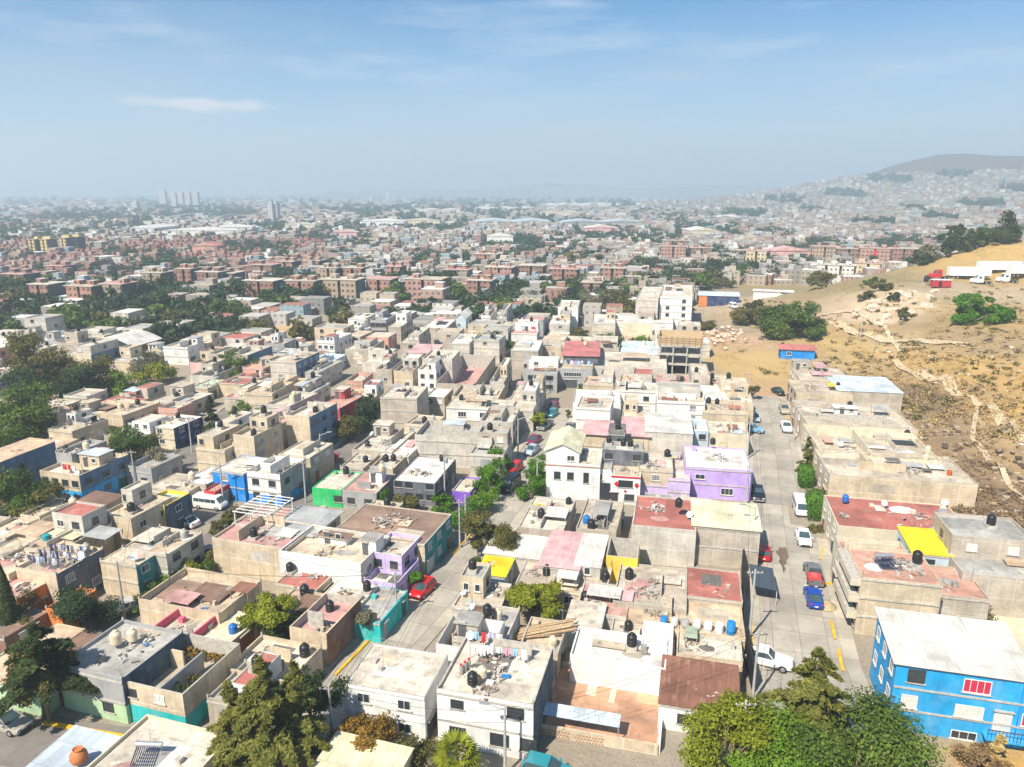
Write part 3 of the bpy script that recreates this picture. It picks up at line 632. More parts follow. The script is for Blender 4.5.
hs(563,356,599,343,7.0,'dark','tinred','red terrace roof',shed=.2,par=.1,nf=0,tanks=[(.2,.4,'cream',.4)],deep=-5,name='terrace_house')
hs(593,367,666,355,4.2,'blockl','light','long perforated-wall house',par=.4,nf=0,ns=1,tanks=[],rooms=[],sheetn=1)
hs(621,354,658,343,4.2,'blockl','tinpaleblue','pale blue sheet roof house',shed=.2,par=.1,nf=0,tanks=[(.2,.4,'cream',.3),(.75,.4,'cream',.3)])
hs(511,351,543,341,5.2,'block','white','white-topped block house',nf=0,tanks=[],par=.2,rooms=[])
hs(511,334,540,328,5.0,'white','pink','white house with laundry loggia',nf=1,tanks=[])
# tall white apartment building and neighbours
hs(636,300,662,288,12.0,'blockl','light','blank tall block',rot=4,nf=0,ns=0,par=.4,tanks=[],rooms=[],group='tall pale apartment buildings')
hs(660,298,692,287,12.6,'white','light','tall white apartment building',rot=4,nf=2,ns=0,par=.5,wstyle='dark',wsize=(1.3,1.2),tanks=[],rooms=[],group='tall pale apartment buildings')
hs(638,322,672,314,5.0,'white','light','white house with teal garage',nf=1,gates=[(2.2,.02,3.2,2.2,(.03,.45,.40))],tanks=[])
hs(592,324,615,316,5.0,'blockl','white','pale house by the mound',nf=0,tanks=[])
hs(613,320,638,315,5.0,'white','white','white house left of the teal garage',nf=1,tanks=[])
hs(558,308,580,301,7.4,'white','light','stepped white house',nf=1,tanks=[])
hs(549,324,572,316,4.8,'blockl','white','pale house with teal window',nf=1,tanks=[])
hs(518,321,528,316,3,'navy','tinblue','blue shed',nf=0,tanks=[],rooms=[]); hs(528,323,534,319,2.6,'orange','orange' if 'orange' in ROOFC else 'tan','orange shed',nf=0,tanks=[],rooms=[])
# right-hand row
hs(800,380,839,369,5.0,'beige','concrete','far end house of the right row',sideface='W',upper=False,tanks=[(.35,.7,'black',.9)],nf=0)
hs(838,391,885,379,4.8,'block','tinpaleblue','blue-grey sheet house of the right row',sideface='W',shed=.25,eave=.15,par=.1,nf=0,tanks=[])
hs(797,394,840,383,4.6,'beige','concrete','beige house with yellow awning',sideface='W',upper=False,rooms=[],nf=0,tanks=[(.8,.4,'black')],sheets=[(2.5,-.5,1.4,3.2,1.2,'tinyellow')])
hs(808,426,890,406,4.8,'beige','concrete','long house with white balustrade',sideface='W',nf=0,partitions=3,rooms=[(-1,1,4.4,2.4,1.5,'white','white')],tanks=[(.1,.6,'black')],sheets=[(1.2,-1.2,3.4,2.0,.12,'salmon'),(3.8,-.6,1.5,3.6,.12,'tinpink'),(-4.5,1.5,2.6,2.0,.5,'tinwhite'),(6.0,1.4,3.0,2.2,1.6,'tingrey'),(-6.0,-1.4,2.0,1.6,.3,'dark')],ns=3)
hs(822,458,908,433,4.6,'cream','concrete','partition-roofed beige house',sideface='W',nf=0,partitions=4,par=.7,rooms=[],sheets=[(6.0,.9,4.4,3.2,1.9,'cream'),(-3.5,1.0,2.4,2.0,.3,'tingrey'),(1.0,-1.8,3.2,1.6,.3,'white'),(-7,-.5,1.6,2.4,.6,'salmon')],tanks=[(.92,.75,'black'),(.96,-.4,'cream')],dishes=[(-.55,-.3)],ns=3)
hs(830,476,948,458,5.0,'beige','concrete','junk-roofed beige house',sideface='W',nf=0,partitions=2,par=.25,rooms=[],sheets=[(3.2,.3,3.2,1.8,.5,'tingrey'),(-3,.6,1.6,1.4,.2,'grey'),(.5,1.2,2.2,1.4,.9,'dark'),(1.2,-1.0,1.6,1.2,.3,'tinwhite'),(7,.4,2.4,2.0,.4,'white'),(-6.2,-.6,1.2,1.0,.15,'tinblue'),(5,-1.6,1.4,1.0,.5,'dark')],tanks=[(.62,.7,'cream'),(.66,.2,'cream')],ns=3)
hs(838,527,947,506,4.8,'cream','red','long red-roofed house',sideface='W',nf=0,partitions=0,par=.15,rooms=[],sheets=[(-1.5,2.0,1.4,1.8,.12,'light')],tanks=[(-.72,.55,'blue',.4),(.84,.5,'cream'),(.90,-.35,'cream'),(.97,-.75,'cream')],dishes=[(-.1,.5),(.95,.9),(.99,-.2)],ns=3)
hs(843,560,900,546,5.4,'cream','pink','yellow-parapet house',sideface='W',nf=0,par=.7,rooms=[],sheets=[],tanks=[],prebar=0)
hs(912,554,936,534,5.0,'paleblue','tinyellow','yellow canopy house',sideface='W',shed=.5,eave=.1,par=.1,nf=1,tanks=[])
hs(861,579,922,556,7.0,'beige','salmon','balcony-stack house',sideface='W',nf=0,par=.15,rooms=[],sheets=[],tanks=[(.72,.35,'black',.5)],ns=0,partitions=0)
hs(924,595,966,570,4.2,'block','salmon','salmon-roofed house',sideface='W',nf=0,par=.25,rooms=[],sheets=[],tanks=[],partitions=0)
hs(962,575,1075,543,5.0,'block','grey','dark grey-roofed house',upper=True,sideface='W',nf=0,par=.25,rooms=[],tanks=[(-.35,.1,'black',.5)],sheets=[(-1,-2.2,3.4,1.5,.3,'tan')],dishes=[(-.95,.9)],z0=0)
hs(925,632,1060,588,2.8,'cream','cream','cream walled yard house',sideface='W',roofless=True,par=.6,tanks=[],partitions=0)
hs(897,663,1001,631,7.2,'sky','tinwhite','bright blue house',sideface='W',shed=.7,eave=.35,par=.1,nf=0,ns=0,deep=4,tanks=[],wins=[(-3.9,5.4,1.5,1.4,'dark'),(1.2,5.2,2.3,1.4,'redcurtain'),(5.9,5.3,1.4,1.3,'redcurtain'),(-4.2,2.6,1.4,1.4,'curtain'),(.9,2.5,2.4,1.3,'curtain'),(5.8,2.5,1.2,1.3,'redcurtain'),(.8,.1,2.2,.9,'std')],gates=[(3.7,1.5,1.5,2.2,(.6,.6,.58))],rot=3)
# ---- the block left of the red car's street
hs(-35,678,72,636,2.3,'mint','tan','pale green-walled house',rot=0,nf=2,wstyle='dark',par=.15,rooms=[],tanks=[],sheets=[(2,2,5,6,.2,'tinbrown'),(-2,3,4,5,.2,'tan')])
hs(58,668,148,628,4.6,'grey','grey','dark-walled tank house',rot=0,lower='mint',lowh=2.0,nf=1,wstyle='dark',par=.4,rooms=[],tanks=[(-.25,.05,'cream',.5),(.05,.3,'cream',.5)],ns=0,sheets=[],partitions=0,side='blueblack')
hs(91,674,240,644,4.4,'beige','tan','roofless plant house',rot=0,roofless=True,par=.1,lower='turq',lowh=2.0,nf=0,partitions=0,tanks=[],deep=.5)
hs(207,700,286,672,2.7,'block','grey','grey low house by the spruce',upper=True,rot=0,nf=0,tanks=[(.2,.0,'black')])
hs(225,672,322,650,2.6,'beige','light','wide beige low house',rot=0,nf=0,rooms=[],tanks=[(.7,.6,'black')],sheets=[])
hs(139,606,262,587,2.7,'beige','beige','patchwork-roofed house',rot=0,nf=0,rooms=[],tanks=[],sheets=[(-3,0,4,4,.15,'brown'),(1,.5,4.5,3.5,.3,'tinbrown'),(5.0,1.5,2.5,2.2,1.2,'rust'),(-1,-2,3.5,2.4,.8,'pink')],partitions=0)
hs(145,640,200,616,2.5,'hotpink','concrete','pink-tarp yard house',rot=0,nf=0,rooms=[],tanks=[],par=.9,sheets=[],partitions=0)
hs(180,634,262,616,2.4,'cream','cream','cream slab yard house',rot=0,nf=0,rooms=[],tanks=[(.7,-.3,'blue')],sheets=[],partitions=0)
hs(212,540,318,527,4.6,'beige','pink','blank beige house with pink stains',rot=0,nf=0,rooms=[],tanks=[(-.1,-.5,'black')],sheets=[(3,.5,2.6,2.2,.2,'tinwhite')])
hs(270,530,340,514,4.6,'blockl','tingrey','grey sheet-roofed house by the pergola',rot=0,nf=0,shed=.2,par=.12,tanks=[],ns=2)
hs(232,524,296,510,4.8,'block','pink','pergola house',rot=0,nf=0,par=.2,rooms=[],tanks=[])
hs(279,556,390,541,4.5,'blockl','beige','white balustrade house',rot=0,whiterim=True,front='white',nf=0,par=.8,rooms=[(5.0,.8,2.2,2.2,2.0,'white','grey'),(-1,1.8,4,1.6,.9,'white','brown')],tanks=[],sheets=[],prebar=0,partitions=0)
hs(370,556,421,540,4.5,'lilac','light','lilac terrace house',rot=0,par=.6,nf=2,wstyle='dark',ns=2,whiterim=True,rooms=[],tanks=[],sheets=[])
hs(364,584,409,562,2.4,'lilac','cream','lilac lower terrace house',rot=0,par=.7,nf=0,ns=3,rooms=[],tanks=[],sheets=[])
hs(275,584,337,572,2.7,'beige','red','smooth red-roofed house',rot=0,nf=0,par=.12,rooms=[],sheets=[],tanks=[(-.95,.2,'black')],partitions=0,prebar=0)
hs(318,600,378,587,2.7,'cream','white','white ramp-roofed house',rot=0,nf=0,par=.1,rooms=[],sheets=[],tanks=[(.85,.3,'black')],partitions=0,prebar=0)
hs(345,618,394,590,2.4,'turq','grey','turquoise street-front house',rot=0,nf=0,par=.15,ns=3,rooms=[],sheets=[],tanks=[])
hs(290,635,361,606,3.1,'beige','pink','brown crenellated house',rot=0,side='brown',nf=0,par=1.0,ns=0,rooms=[],sheets=[],tanks=[(-.3,.5,'black')],partitions=1)
hs(258,622,318,594,2.5,'block','tan','patched yard house by the bright tree',rot=0,nf=0,par=.2,rooms=[],tanks=[(-.3,.8,'black')],sheets=[(1.2,.5,2.8,3.4,.6,'tinbrown'),(2.6,-.8,1.6,3.0,.5,'tinwhite')])
hs(332,532,452,515,4.6,'beige','brown','brown-roofed corner house',rot=0,nf=0,par=.12,side='teal',ns=3,rooms=[],tanks=[],sheets=[(1,.3,3,1.8,.12,'tan')],partitions=0)
# ---- far left row along the lamp street
hs(16,571,104,552,4.6,'beige','beige','laundry-roofed beige house',rot=0,nf=0,par=.5,side='dark',ns=2,rooms=[],tanks=[(.55,.7,'grey')],dishes=[(.75,.5),(.9,.2)],sheets=[],partitions=0)
hs(100,561,150,545,4.5,'beige','beige','teal-fronted house',rot=0,nf=0,side='teal',ns=2,par=.1,rooms=[],tanks=[],dishes=[(.6,-.6)],sheets=[])
hs(122,549,184,531,4.6,'blockl','beige','arched-window house',rot=0,nf=0,ns=2,wstyle='dark',par=.15,rooms=[],tanks=[(.6,.5,'grey')],sheets=[(-2,0,3,4,.6,'light')])
hs(-40,566,28,540,4.4,'beige','beige','wide rock-strewn roof house',rot=0,nf=0,par=.12,rooms=[],tanks=[],sheets=[])
hs(20,548,112,524,4.6,'beige','tan','sheet-littered beige house',upper=True,rot=0,nf=0,par=.1,rooms=[],tanks=[],dishes=[(-.9,.3)],sheets=[(0,0,5,3,.4,'tincream'),(-5,0,4,4,.3,'tan'),(5,1,4,3,.6,'tingrey')])
hs(-14,594,29,580,3.6,'orange','pink','orange house by the cypress',rot=0,nf=1,ns=1,par=.2,rooms=[],tanks=[],sheets=[])
hs(-30,632,18,606,2.4,'brown','brown','low brown house by the cypress',rot=0,nf=0,tanks=[],rooms=[])
hs(46,612,68,597,2.6,'orange','brown','small orange house',rot=0,nf=0,tanks=[],rooms=[])
hs(100,517,172,500,5.2,'beige','beige','twin-tank beige house',upper=True,rot=0,nf=0,par=.5,rooms=[],tanks=[(-.05,-.2,'black'),(.2,-.4,'black')],sheets=[])
hs(140,506,174,493,4.6,'yellow','green','yellow terrace house',rot=0,nf=1,side='blueblack',tanks=[],par=.5,rooms=[])
hs(68,508,104,496,5.0,'blockl','tinbrown','brown canopy house',rot=0,nf=0,shed=.3,par=.12,tanks=[(-.9,-.8,'cream')],rooms=[])
hs(24,528,72,508,4.0,'cream','beige','beige house with cream tank',rot=0,nf=0,tanks=[(.3,.3,'cream')])
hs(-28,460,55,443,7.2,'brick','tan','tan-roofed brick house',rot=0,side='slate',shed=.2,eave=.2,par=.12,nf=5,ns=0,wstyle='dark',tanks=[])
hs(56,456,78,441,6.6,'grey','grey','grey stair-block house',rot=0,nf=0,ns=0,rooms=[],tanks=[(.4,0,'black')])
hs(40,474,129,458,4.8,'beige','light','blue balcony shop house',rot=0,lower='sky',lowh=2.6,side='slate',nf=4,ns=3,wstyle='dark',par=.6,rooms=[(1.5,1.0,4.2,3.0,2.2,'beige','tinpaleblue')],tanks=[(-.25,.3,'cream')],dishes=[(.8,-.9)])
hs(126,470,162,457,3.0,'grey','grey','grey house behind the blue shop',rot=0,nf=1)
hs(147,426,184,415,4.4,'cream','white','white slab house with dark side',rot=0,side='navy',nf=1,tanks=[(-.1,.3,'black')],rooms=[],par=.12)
hs(48,430,108,420,3.6,'beige','beige','long beige wall house',rot=0,nf=0,tanks=[(.5,.6,'black')])
hs(104,436,150,424,3.2,'block','light','grey-roofed house by the round tree',rot=0,nf=2)
hs(80,412,160,403,3.2,'beige','beige','beige wall house with clutter',rot=0,nf=0)
hs(98,402,166,393,3.0,'beige','red','low red-patched house',rot=0,nf=0,par=.1)
hs(150,402,196,392,3.0,'block','light','low house below the pink building',rot=0,nf=0)
hs(142,490,214,478,2.8,'cream','concrete','brown-roofed house with red door',rot=0,nf=2,wstyle='redcurtain',par=.1,rooms=[],sheets=[],tanks=[(.3,.5,'cream')])
hs(205,492,218,480,2.6,'red','salmon','small red corner house',rot=0,nf=0,rooms=[],tanks=[])
hs(212,471,256,457,4.8,'blue','light','blue street house',rot=0,nf=1,wins=[],side='blue',ns=2,par=.1,rooms=[],tanks=[],sheets=[(2,1,3,3,.4,'white')])
hs(247,476,306,464,4.6,'white','light','white terrace house with blue base',rot=0,lower='blue',lowh=1.6,nf=2,par=.9,ns=2,rooms=[],tanks=[],side='grey',partitions=2)
hs(180,482,216,468,3.0,'block','white','white awning house',rot=0,nf=0,tanks=[],rooms=[],par=.1)
hs(196,449,236,436,4.8,'beige','concrete','beige block house with cream tank',upper=True,rot=0,nf=0,tanks=[(.75,.1,'cream')],par=.4)
hs(233,438,282,426,6.8,'beige','concrete','tall beige house with black tank',upper=True,rot=0,nf=0,tanks=[(.3,-.5,'black')],par=.7,rooms=[])
hs(278,455,322,443,4.8,'beige','light','pale terrace house at the corner',rot=0,nf=0,side='block',ns=2,rooms=[],tanks=[],par=.2)
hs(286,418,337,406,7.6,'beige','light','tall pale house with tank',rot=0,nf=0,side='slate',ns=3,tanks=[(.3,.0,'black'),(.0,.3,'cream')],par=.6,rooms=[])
hs(256,424,291,413,5.4,'blockl','pink','pink terrace house',rot=0,nf=0,tanks=[],rooms=[],par=.5)
hs(214,434,254,422,4.4,'block','brown','brown-roofed house with two tanks',upper=True,rot=0,nf=0,tanks=[(.6,0,'black')],rooms=[])
hs(266,407,318,396,5.0,'blockl','light','pale cluttered-roof house',rot=0,nf=0)
hs(318,407,362,397,4.8,'red','salmon','salmon-roofed house',rot=0,nf=0,par=.1) if False else hs(318,407,362,397,4.8,'red','salmon','salmon slab house',rot=0,nf=0,par=.1)
# ---- green house block
hs(312,488,362,473,3.0,'green','light','bright green house',rot=4,nf=0,wins=[(2.2,1.0,2.0,1.1,'dark')],par=.12,rooms=[],tanks=[(.2,.6,'black')],sheets=[],ns=0)
hs(342,491,396,475,3.0,'grey','pink','grey house beside the green house',rot=4,nf=2,wstyle='dark',par=.15,rooms=[(1.0,1.2,2.2,2,2.0,'white','grey')],tanks=[(.75,.1,'cream')],dishes=[(.6,.3)])
hs(393,481,456,460,3.8,'dark','white','white-roofed verandah house',rot=4,nf=4,wstyle='dark',par=.12,rooms=[],tanks=[(.4,.85,'black')],sheets=[],prebar=0,partitions=0)
hs(452,492,481,479,2.4,'violet','light','violet-walled low house',rot=4,nf=1,rooms=[],tanks=[])
hs(415,440,500,428,5.0,'blockl','grey','long unfinished block house',rot=9,nf=0,par=1.1,rooms=[],tanks=[],partitions=3)
hs(380,398,428,387,7.8,'block','light','blank concrete block tower',rot=10,nf=0,ns=0,par=.2,rooms=[],tanks=[],prebar=0)
hs(446,408,516,401,5.0,'white','light','white house with two blue windows',rot=8,nf=0,wins=[(-3.5,3.2,1.8,1.2,'std'),(1.2,3.2,1.8,1.2,'std')],par=.15,rooms=[])
hs(352,452,416,433,3.0,'block','light','long cluttered pale house',rot=5,nf=0,tanks=[(-.6,-.5,'black')],dishes=[(-.9,.3)])
hs(380,455,420,438,3.2,'blockl','white','bright white low-roofed house',rot=5,nf=1,rooms=[],tanks=[],par=.1)
hs(340,468,380,455,2.8,'block','concrete','stained low house with black tank',rot=5,nf=0,tanks=[(.5,0,'black')])
hs(370,470,402,456,2.8,'beige','light','low house behind the verandah roof',rot=5,nf=0)
# ---- further up the middle
hs(345,350,384,341,5.0,'block','light','block house with one window',nf=1,tanks=[])
hs(348,319,372,312,5.4,'white','light','white cube house',nf=1,tanks=[]); hs(348,332,370,323,3.0,'white','white','white low annex house',nf=0,tanks=[])
hs(370,322,392,310,5.4,'grey','grey','dark two-storey house',nf=3,wstyle='dark',tanks=[],wsize=(1.8,1.4))
hs(388,327,413,319,5.0,'block','light','block house by the dark house',nf=0); hs(423,328,456,320,5.0,'block','white','square grey house with white roof',nf=0,tanks=[],rooms=[])
hs(449,344,478,335,5.0,'blockl','white','framed grey house',nf=0,tanks=[],rooms=[])
hs(436,384,495,356,3.8,'block','pink','roofless walled lot',rot=10,roofless=True,par=.2,tanks=[],partitions=0)
hs(418,372,446,362,5.0,'white','light','white house with tank',nf=2,tanks=[(.3,.3,'cream')]); hs(422,360,460,352,6.6,'blockl','light','stepped pale house',nf=1,tanks=[])
hs(409,353,442,346,4.4,'block','tinpink','pink sheet-roofed house uphill',shed=.3,par=.1,nf=1,tanks=[])
hs(376,372,398,360,3.4,'block','tinblue','blue tarp house',nf=1,tanks=[]); hs(394,374,420,362,4.0,'beige','tinbrown','brown-sheet house',nf=1)
hs(346,384,369,376,3.0,'orange' if False else 'salmon','light','orange brick house',nf=0,tanks=[]); hs(338,402,384,391,3.2,'beige','light','pale flat house above the trees',nf=0)
hs(400,343,431,334,5.0,'block','light','concrete frame-walled house',nf=1); hs(481,318,497,311,5.2,'white','light','white twin house',nf=2,tanks=[]); hs(497,319,513,311,5.0,'blockl','white','pale twin house',nf=2,tanks=[])
hs(490,383,512,369,4.0,'blockl','light','pale house at the street bend',nf=0); hs(452,400,505,389,4.4,'beige','beige','wide beige house',nf=0)
hs(455,318,475,310,4.0,'paleblue','tinwhite','gabled pale shed',gable=1.6,par=.1,nf=1,tanks=[])
hs(480,425,520,412,4.6,'blockl','light','pale house by the purple car',rot=8,nf=0); hs(470,455,512,440,4.2,'blockl','grey','grey house at the street side',rot=8,nf=0)
# ---- left distance
hs(86,345,150,329,5.0,'brick','tinwhite','white arched hall',rot=5,arch=2.4,par=.1,nf=0,ns=0,tanks=[],cat='hall',group='halls')
hs(64,354,101,346,5.6,'cream','light','cream house among trees',nf=0,side='slate',tanks=[]); hs(36,339,62,332,3.4,'white','white','white shed left of the arched hall',nf=0,tanks=[])
hs(190,364,227,356,4.0,'pink','brown','pink building',nf=1,par=.5,tanks=[]); hs(208,356,263,341,6.0,'block','light','large blank grey building',nf=0,ns=0,par=.7,tanks=[(-.3,.4,'black')],rooms=[],side='slate')
hs(270,362,306,347,7.4,'blockl','beige','three-storey grey house',nf=1,ns=4,side='slate',tanks=[],rooms=[],par=.2); hs(317,343,341,335,5.2,'white','light','white house with rooftop hut',nf=3,tanks=[])
hs(300,364,338,351,3.2,'paleblue','tinpaleblue','pale blue roofed house',nf=0,tanks=[],rooms=[]); hs(303,372,342,361,4.6,'blockl','grey','grey flat-roofed corner house',nf=0,tanks=[(-.7,-.5,'black')])
hs(218,383,257,373,3.4,'beige','red','red-roofed house below the pink building',nf=0,par=.1,tanks=[(.8,.5,'cream')],rooms=[]); hs(224,398,258,390,3.0,'block','tinred','low red sheet house',nf=0,tanks=[])
hs(190,388,215,380,3.0,'beige','green','greenish-roofed house',nf=0,tanks=[]); hs(190,378,222,368,3.0,'blockl','light','pale low house under the pink building',nf=1)
hs(290,395,330,384,4.6,'blockl','light','pale house above the bright bush',nf=0); hs(262,390,296,379,3.4,'beige','tan','tan-roofed house',nf=0)
hs(8,352,34,342,3.6,'grey','grey','grey gabled shed',gable=1.4,par=.1,nf=0,tanks=[])
hs(504,410,541,394,4.6,'blockl','concrete','pale flat house at the narrowing street',rot=8,nf=0,upper=True)
hs(512,396,546,386,4.4,'block','light','grey house beyond the narrowing street',rot=8,nf=1,tanks=[(.3,.2,'black')])
def find(ref): return next(r for r in HOUSES if r['ref'] == ref)
def attach(child, parent, name):
    c, p = find(child), find(parent); o = c['root']
    for k in ('label', 'category', 'group'):
        if k in o: del o[k]
    o.name = name; o.parent = p['root']; o.matrix_parent_inverse = p['root'].matrix_basis.inverted()
    c['short'] = parent; HOUSES.remove(c); LANDMARKS[:] = [l for l in LANDMARKS if l[0] != child]
bpy.context.view_layer.update()
attach('gable attic', 'white house with gable attic', 'attic')
attach('red terrace roof', 'red-roofed terrace house', 'upper_storey')

# blue house: painted band, west windows, drainpipe, balcony rail
r_ = find('bright blue house'); ro = r_['root']; W2, D2 = r_['w'] / 2, r_['d'] / 2
for k in range(3):
    for z in (5.3, 2.5): window(ro, -W2, -D2 + r_['d'] * (k + .5) / 3, z, 'W', 1.1, 1.3, 'std')
b = MB(); b.tube((4.9, -D2 - .06, .1), (4.9, -D2 - .06, 7.1), .05, .05, 6, wallmat('blue')); b.build('drainpipe', ro)
b = MB()
for k in range(14): b.box(2.3 + k * .3, 2.34 + k * .3, -D2 - 1.1, -D2 - 1.06, 1.35, 2.3, FRAMED)
b.box(2.25, 6.4, -D2 - 1.12, -D2 - 1.04, 2.3, 2.36, FRAMED); b.build('balcony_rail', ro)
b = MB(); b.box(2.2, 6.4, -D2 - 1.15, -D2 - .003, 1.2, 1.35, wallmat('sky')); b.build('balcony', ro)
b = MB(); b.box(-W2 + .01, W2 - .01, -D2 - .05, -D2 - .003, 4.55, 4.62, wallmat('blue')); b.build('painted_band', ro)

# balcony stack house: ledges on the street side
r_ = find('balcony-stack house'); ro = r_['root']; W2, D2 = r_['w'] / 2, r_['d'] / 2
for k in range(3):
    b = MB(); z = 1.9 + 2.1 * k; b.box(-W2 - 1.1, -W2 - .003, -D2, D2, z, z + .9, wallmat('cream'), CONC); b.build('balcony', ro)
    for j in range(3): window(ro, -W2, -D2 + (j + .5) * r_['d'] / 3, z - 1.2, 'W', 1.5, 1.0, 'dark')
r2 = find('yellow-parapet house'); b = MB(); b.box(-r2['w']/2 - .04, r2['w']/2 + .04, -r2['d']/2 - .06, -r2['d']/2 - .003, 5.35, 6.12, wallmat('yellow')); b.build('painted_parapet', r2['root'])
# solar heater on it
def solar_heater(p, rz, label):
    o = empty('solar_water_heater', p, rz); tag(o, label, 'solar heater')
    b = MB(); b.tube((-1.1, .55, 1.1), (1.1, .55, 1.1), .24, .24, 14, plain('heater_drum', (.5, .52, .55), .3, .6)); b.build('drum', o, smooth=True, merge=True)
    b = MB()
    for k in range(12): b.tube((-1 + k * .18, .45, 1.0), (-1 + k * .18, -.95, .12), .045, .045, 6, plain('vacuum_tube', (.03, .04, .09), .15)); 
    b.build('collector_tubes', o)
    for sx in (-1, 1):
        b = MB(); b.bar((sx, .6, 0), (sx, .6, .95), .05, .05, STEEL); b.bar((sx, .6, .95), (sx, -1.0, .05), .05, .05, STEEL); b.build('stand', o)
solar_heater(r_['P'](-.2, .0), rad(20), 'solar water heater on the salmon roof of the balcony-stack house')
rr = find('cream-roofed house by the sheet roof'); solar_heater(rr['P'](-.15, -.05), rad(15), 'solar water heater on the cream roof by the clay pot')

# terracotta patio house: lattice front, awning, stair rail, side walls
r_ = find('terracotta patio house'); ro = r_['root']; W2, D2 = r_['w'] / 2, r_['d'] / 2
b = MB()
b.box(-W2, W2, -D2 - .24, -D2 - .005, -4, 1.1, wallmat('beige'))
b.box(-W2 - .3, -W2 - .005, -D2 - .2, D2, -1, 2.6, wallmat('grey'))
b.box(W2 + .005, W2 + .2, -D2, D2, -1, 1.2, wallmat('white'))
b.build('boundary_or_shade_wall', ro)
for k, x0 in enumerate((-W2 + .4, -W2 + 3.6)):
    b = MB()
    for i in range(9):
        for j in range(8): b.box(x0 + i * .3 + (.15 if j % 2 else 0), x0 + i * .3 + .17 + (.15 if j % 2 else 0), -D2 - .27, -D2 - .245, -1.5 + j * .3, -1.37 + j * .3, wallmat('brick'))
    b.build('brick_lattice', ro)
b = MB(); A = [(-W2 + .2, -D2 + .2, 1.9), (W2 - 3.6, -D2 + .2, 1.9), (W2 - 3.6, -D2 + 1.7, 2.2), (-W2 + .2, -D2 + 1.7, 2.2)]
b.poly(A, roofmat('tinblue')); b.poly([(x, y, z - .06) for x, y, z in A[::-1]], FRAMED); aw = b.build('awning', ro)
for x in (-W2 + .3, W2 - 3.7):
    for y in (-D2 + .3, -D2 + 1.6): b = MB(); b.box(x - .04, x + .04, y - .04, y + .04, .06, 1.85, STEEL); b.build('post', aw)
b = MB()
for k in range(14): b.box(-W2 + 1.2 + k * .3, -W2 + 1.23 + k * .3, -D2 + 2.3, -D2 + 2.33, .06, 1.0, FRAMED)
b.box(-W2 + 1.2, W2 - 4.2, -D2 + 2.29, -D2 + 2.34, 1.0, 1.05, FRAMED); b.build('railing', ro)
b = MB(); b.box(-W2 + 3.6, -W2 + 4.6, 1.2, D2 - .3, .055, .09, wallmat('cream')); b.box(-W2 + 6.0, -W2 + 6.6, .6, D2 - .3, .055, .09, wallmat('cream')); b.build('paving_strip', ro)

# roofless plant house: inner walls with doorways, planters
r_ = find('roofless plant house'); ro = r_['root']; X, Y = r_['X'], r_['Y']
b = MB()
b.box(-X * .25, -X * .25 + .18, -Y + .02, Y * .4, .06, 4.3, wallmat('grey')); b.box(X * .45, X * .45 + .18, -Y + .02, Y * .5, .06, 4.3, wallmat('grey'))
b.box(-X * .25 + .19, X * .1, Y * .35, Y * .35 + .18, .06, 4.3, wallmat('beige')); b.build('inner_wall', ro)
b = MB(); b.box(-X + .02, X - .02, -Y + .02, Y - .02, 2.2, 2.3, roofmat('concrete')); b.build('upper_floor', ro)
window(ro, -.6, -r_['d'] / 2, 2.9, 'S', 1.1, .9, 'dark'); window(ro, 2.6, -r_['d'] / 2, 2.9, 'S', 1.2, .9, 'curtain')
door(ro, -X + .4, -r_['d'] / 2, 'S', 1.8, 2.0, (.0, .10, .40), 'gate')
# white pergola frame on the pergola house
r_ = find('pergola house'); ro = r_['root']; X, Y = r_['X'], r_['Y']; b = MB(); z = r_['topz']
for k in range(8): b.box(-X, X, -Y + k * 2 * Y / 7 - .05, -Y + k * 2 * Y / 7 + .05, z + 1.9, z + 2.0, FRAME)
for k in (-1, 0, 1): b.box(k * X * .95 - .06, k * X * .95 + .06, -Y, Y, z + 1.78, z + 1.9, FRAME)
b.build('pergola_beams', ro)
for sx in (-1, 0, 1):
    for sy in (-1, 1): b = MB(); b.box(sx * X * .95 - .06, sx * X * .95 + .06, sy * Y * .93 - .06, sy * Y * .93 + .06, z + .003, z + 1.775, FRAME); b.build('pergola_post', ro)
# red diamonds on the white house
r_ = find('white house with red diamonds'); ro = r_['root']; D2 = r_['d'] / 2
for x, z in ((-r_['w'] * .30, 3.55), (r_['w'] * .38, 3.5), (0, 2.35)):
    b = MB(); s = .42 if z > 3 else .25; b.poly([(x - s, -D2 - .13, z), (x, -D2 - .13, z - s * 1.2), (x + s, -D2 - .13, z), (x, -D2 - .13, z + s * 1.2)], plain('red_paint', (.6, .02, .03), .6)); b.build('painted_diamond', ro)
b = MB(); b.box(-r_['w'] / 2 + .01, r_['w'] / 2 - .01, -D2 - .14, -D2 - .003, r_['h'] - .1, r_['h'] + .12, plain('red_paint', (.6, .02, .03), .6)); b.build('red_trim', ro)
r_ = find('white house with gable attic'); ro = r_['root']; D2 = r_['d'] / 2
b = MB(); b.box(-r_['w'] / 2 - .03, r_['w'] / 2 + .03, -D2 - .15, -D2 - .003, r_['h'] - .12, r_['h'] + .02, wallmat('salmon')); b.build('painted_band', ro)

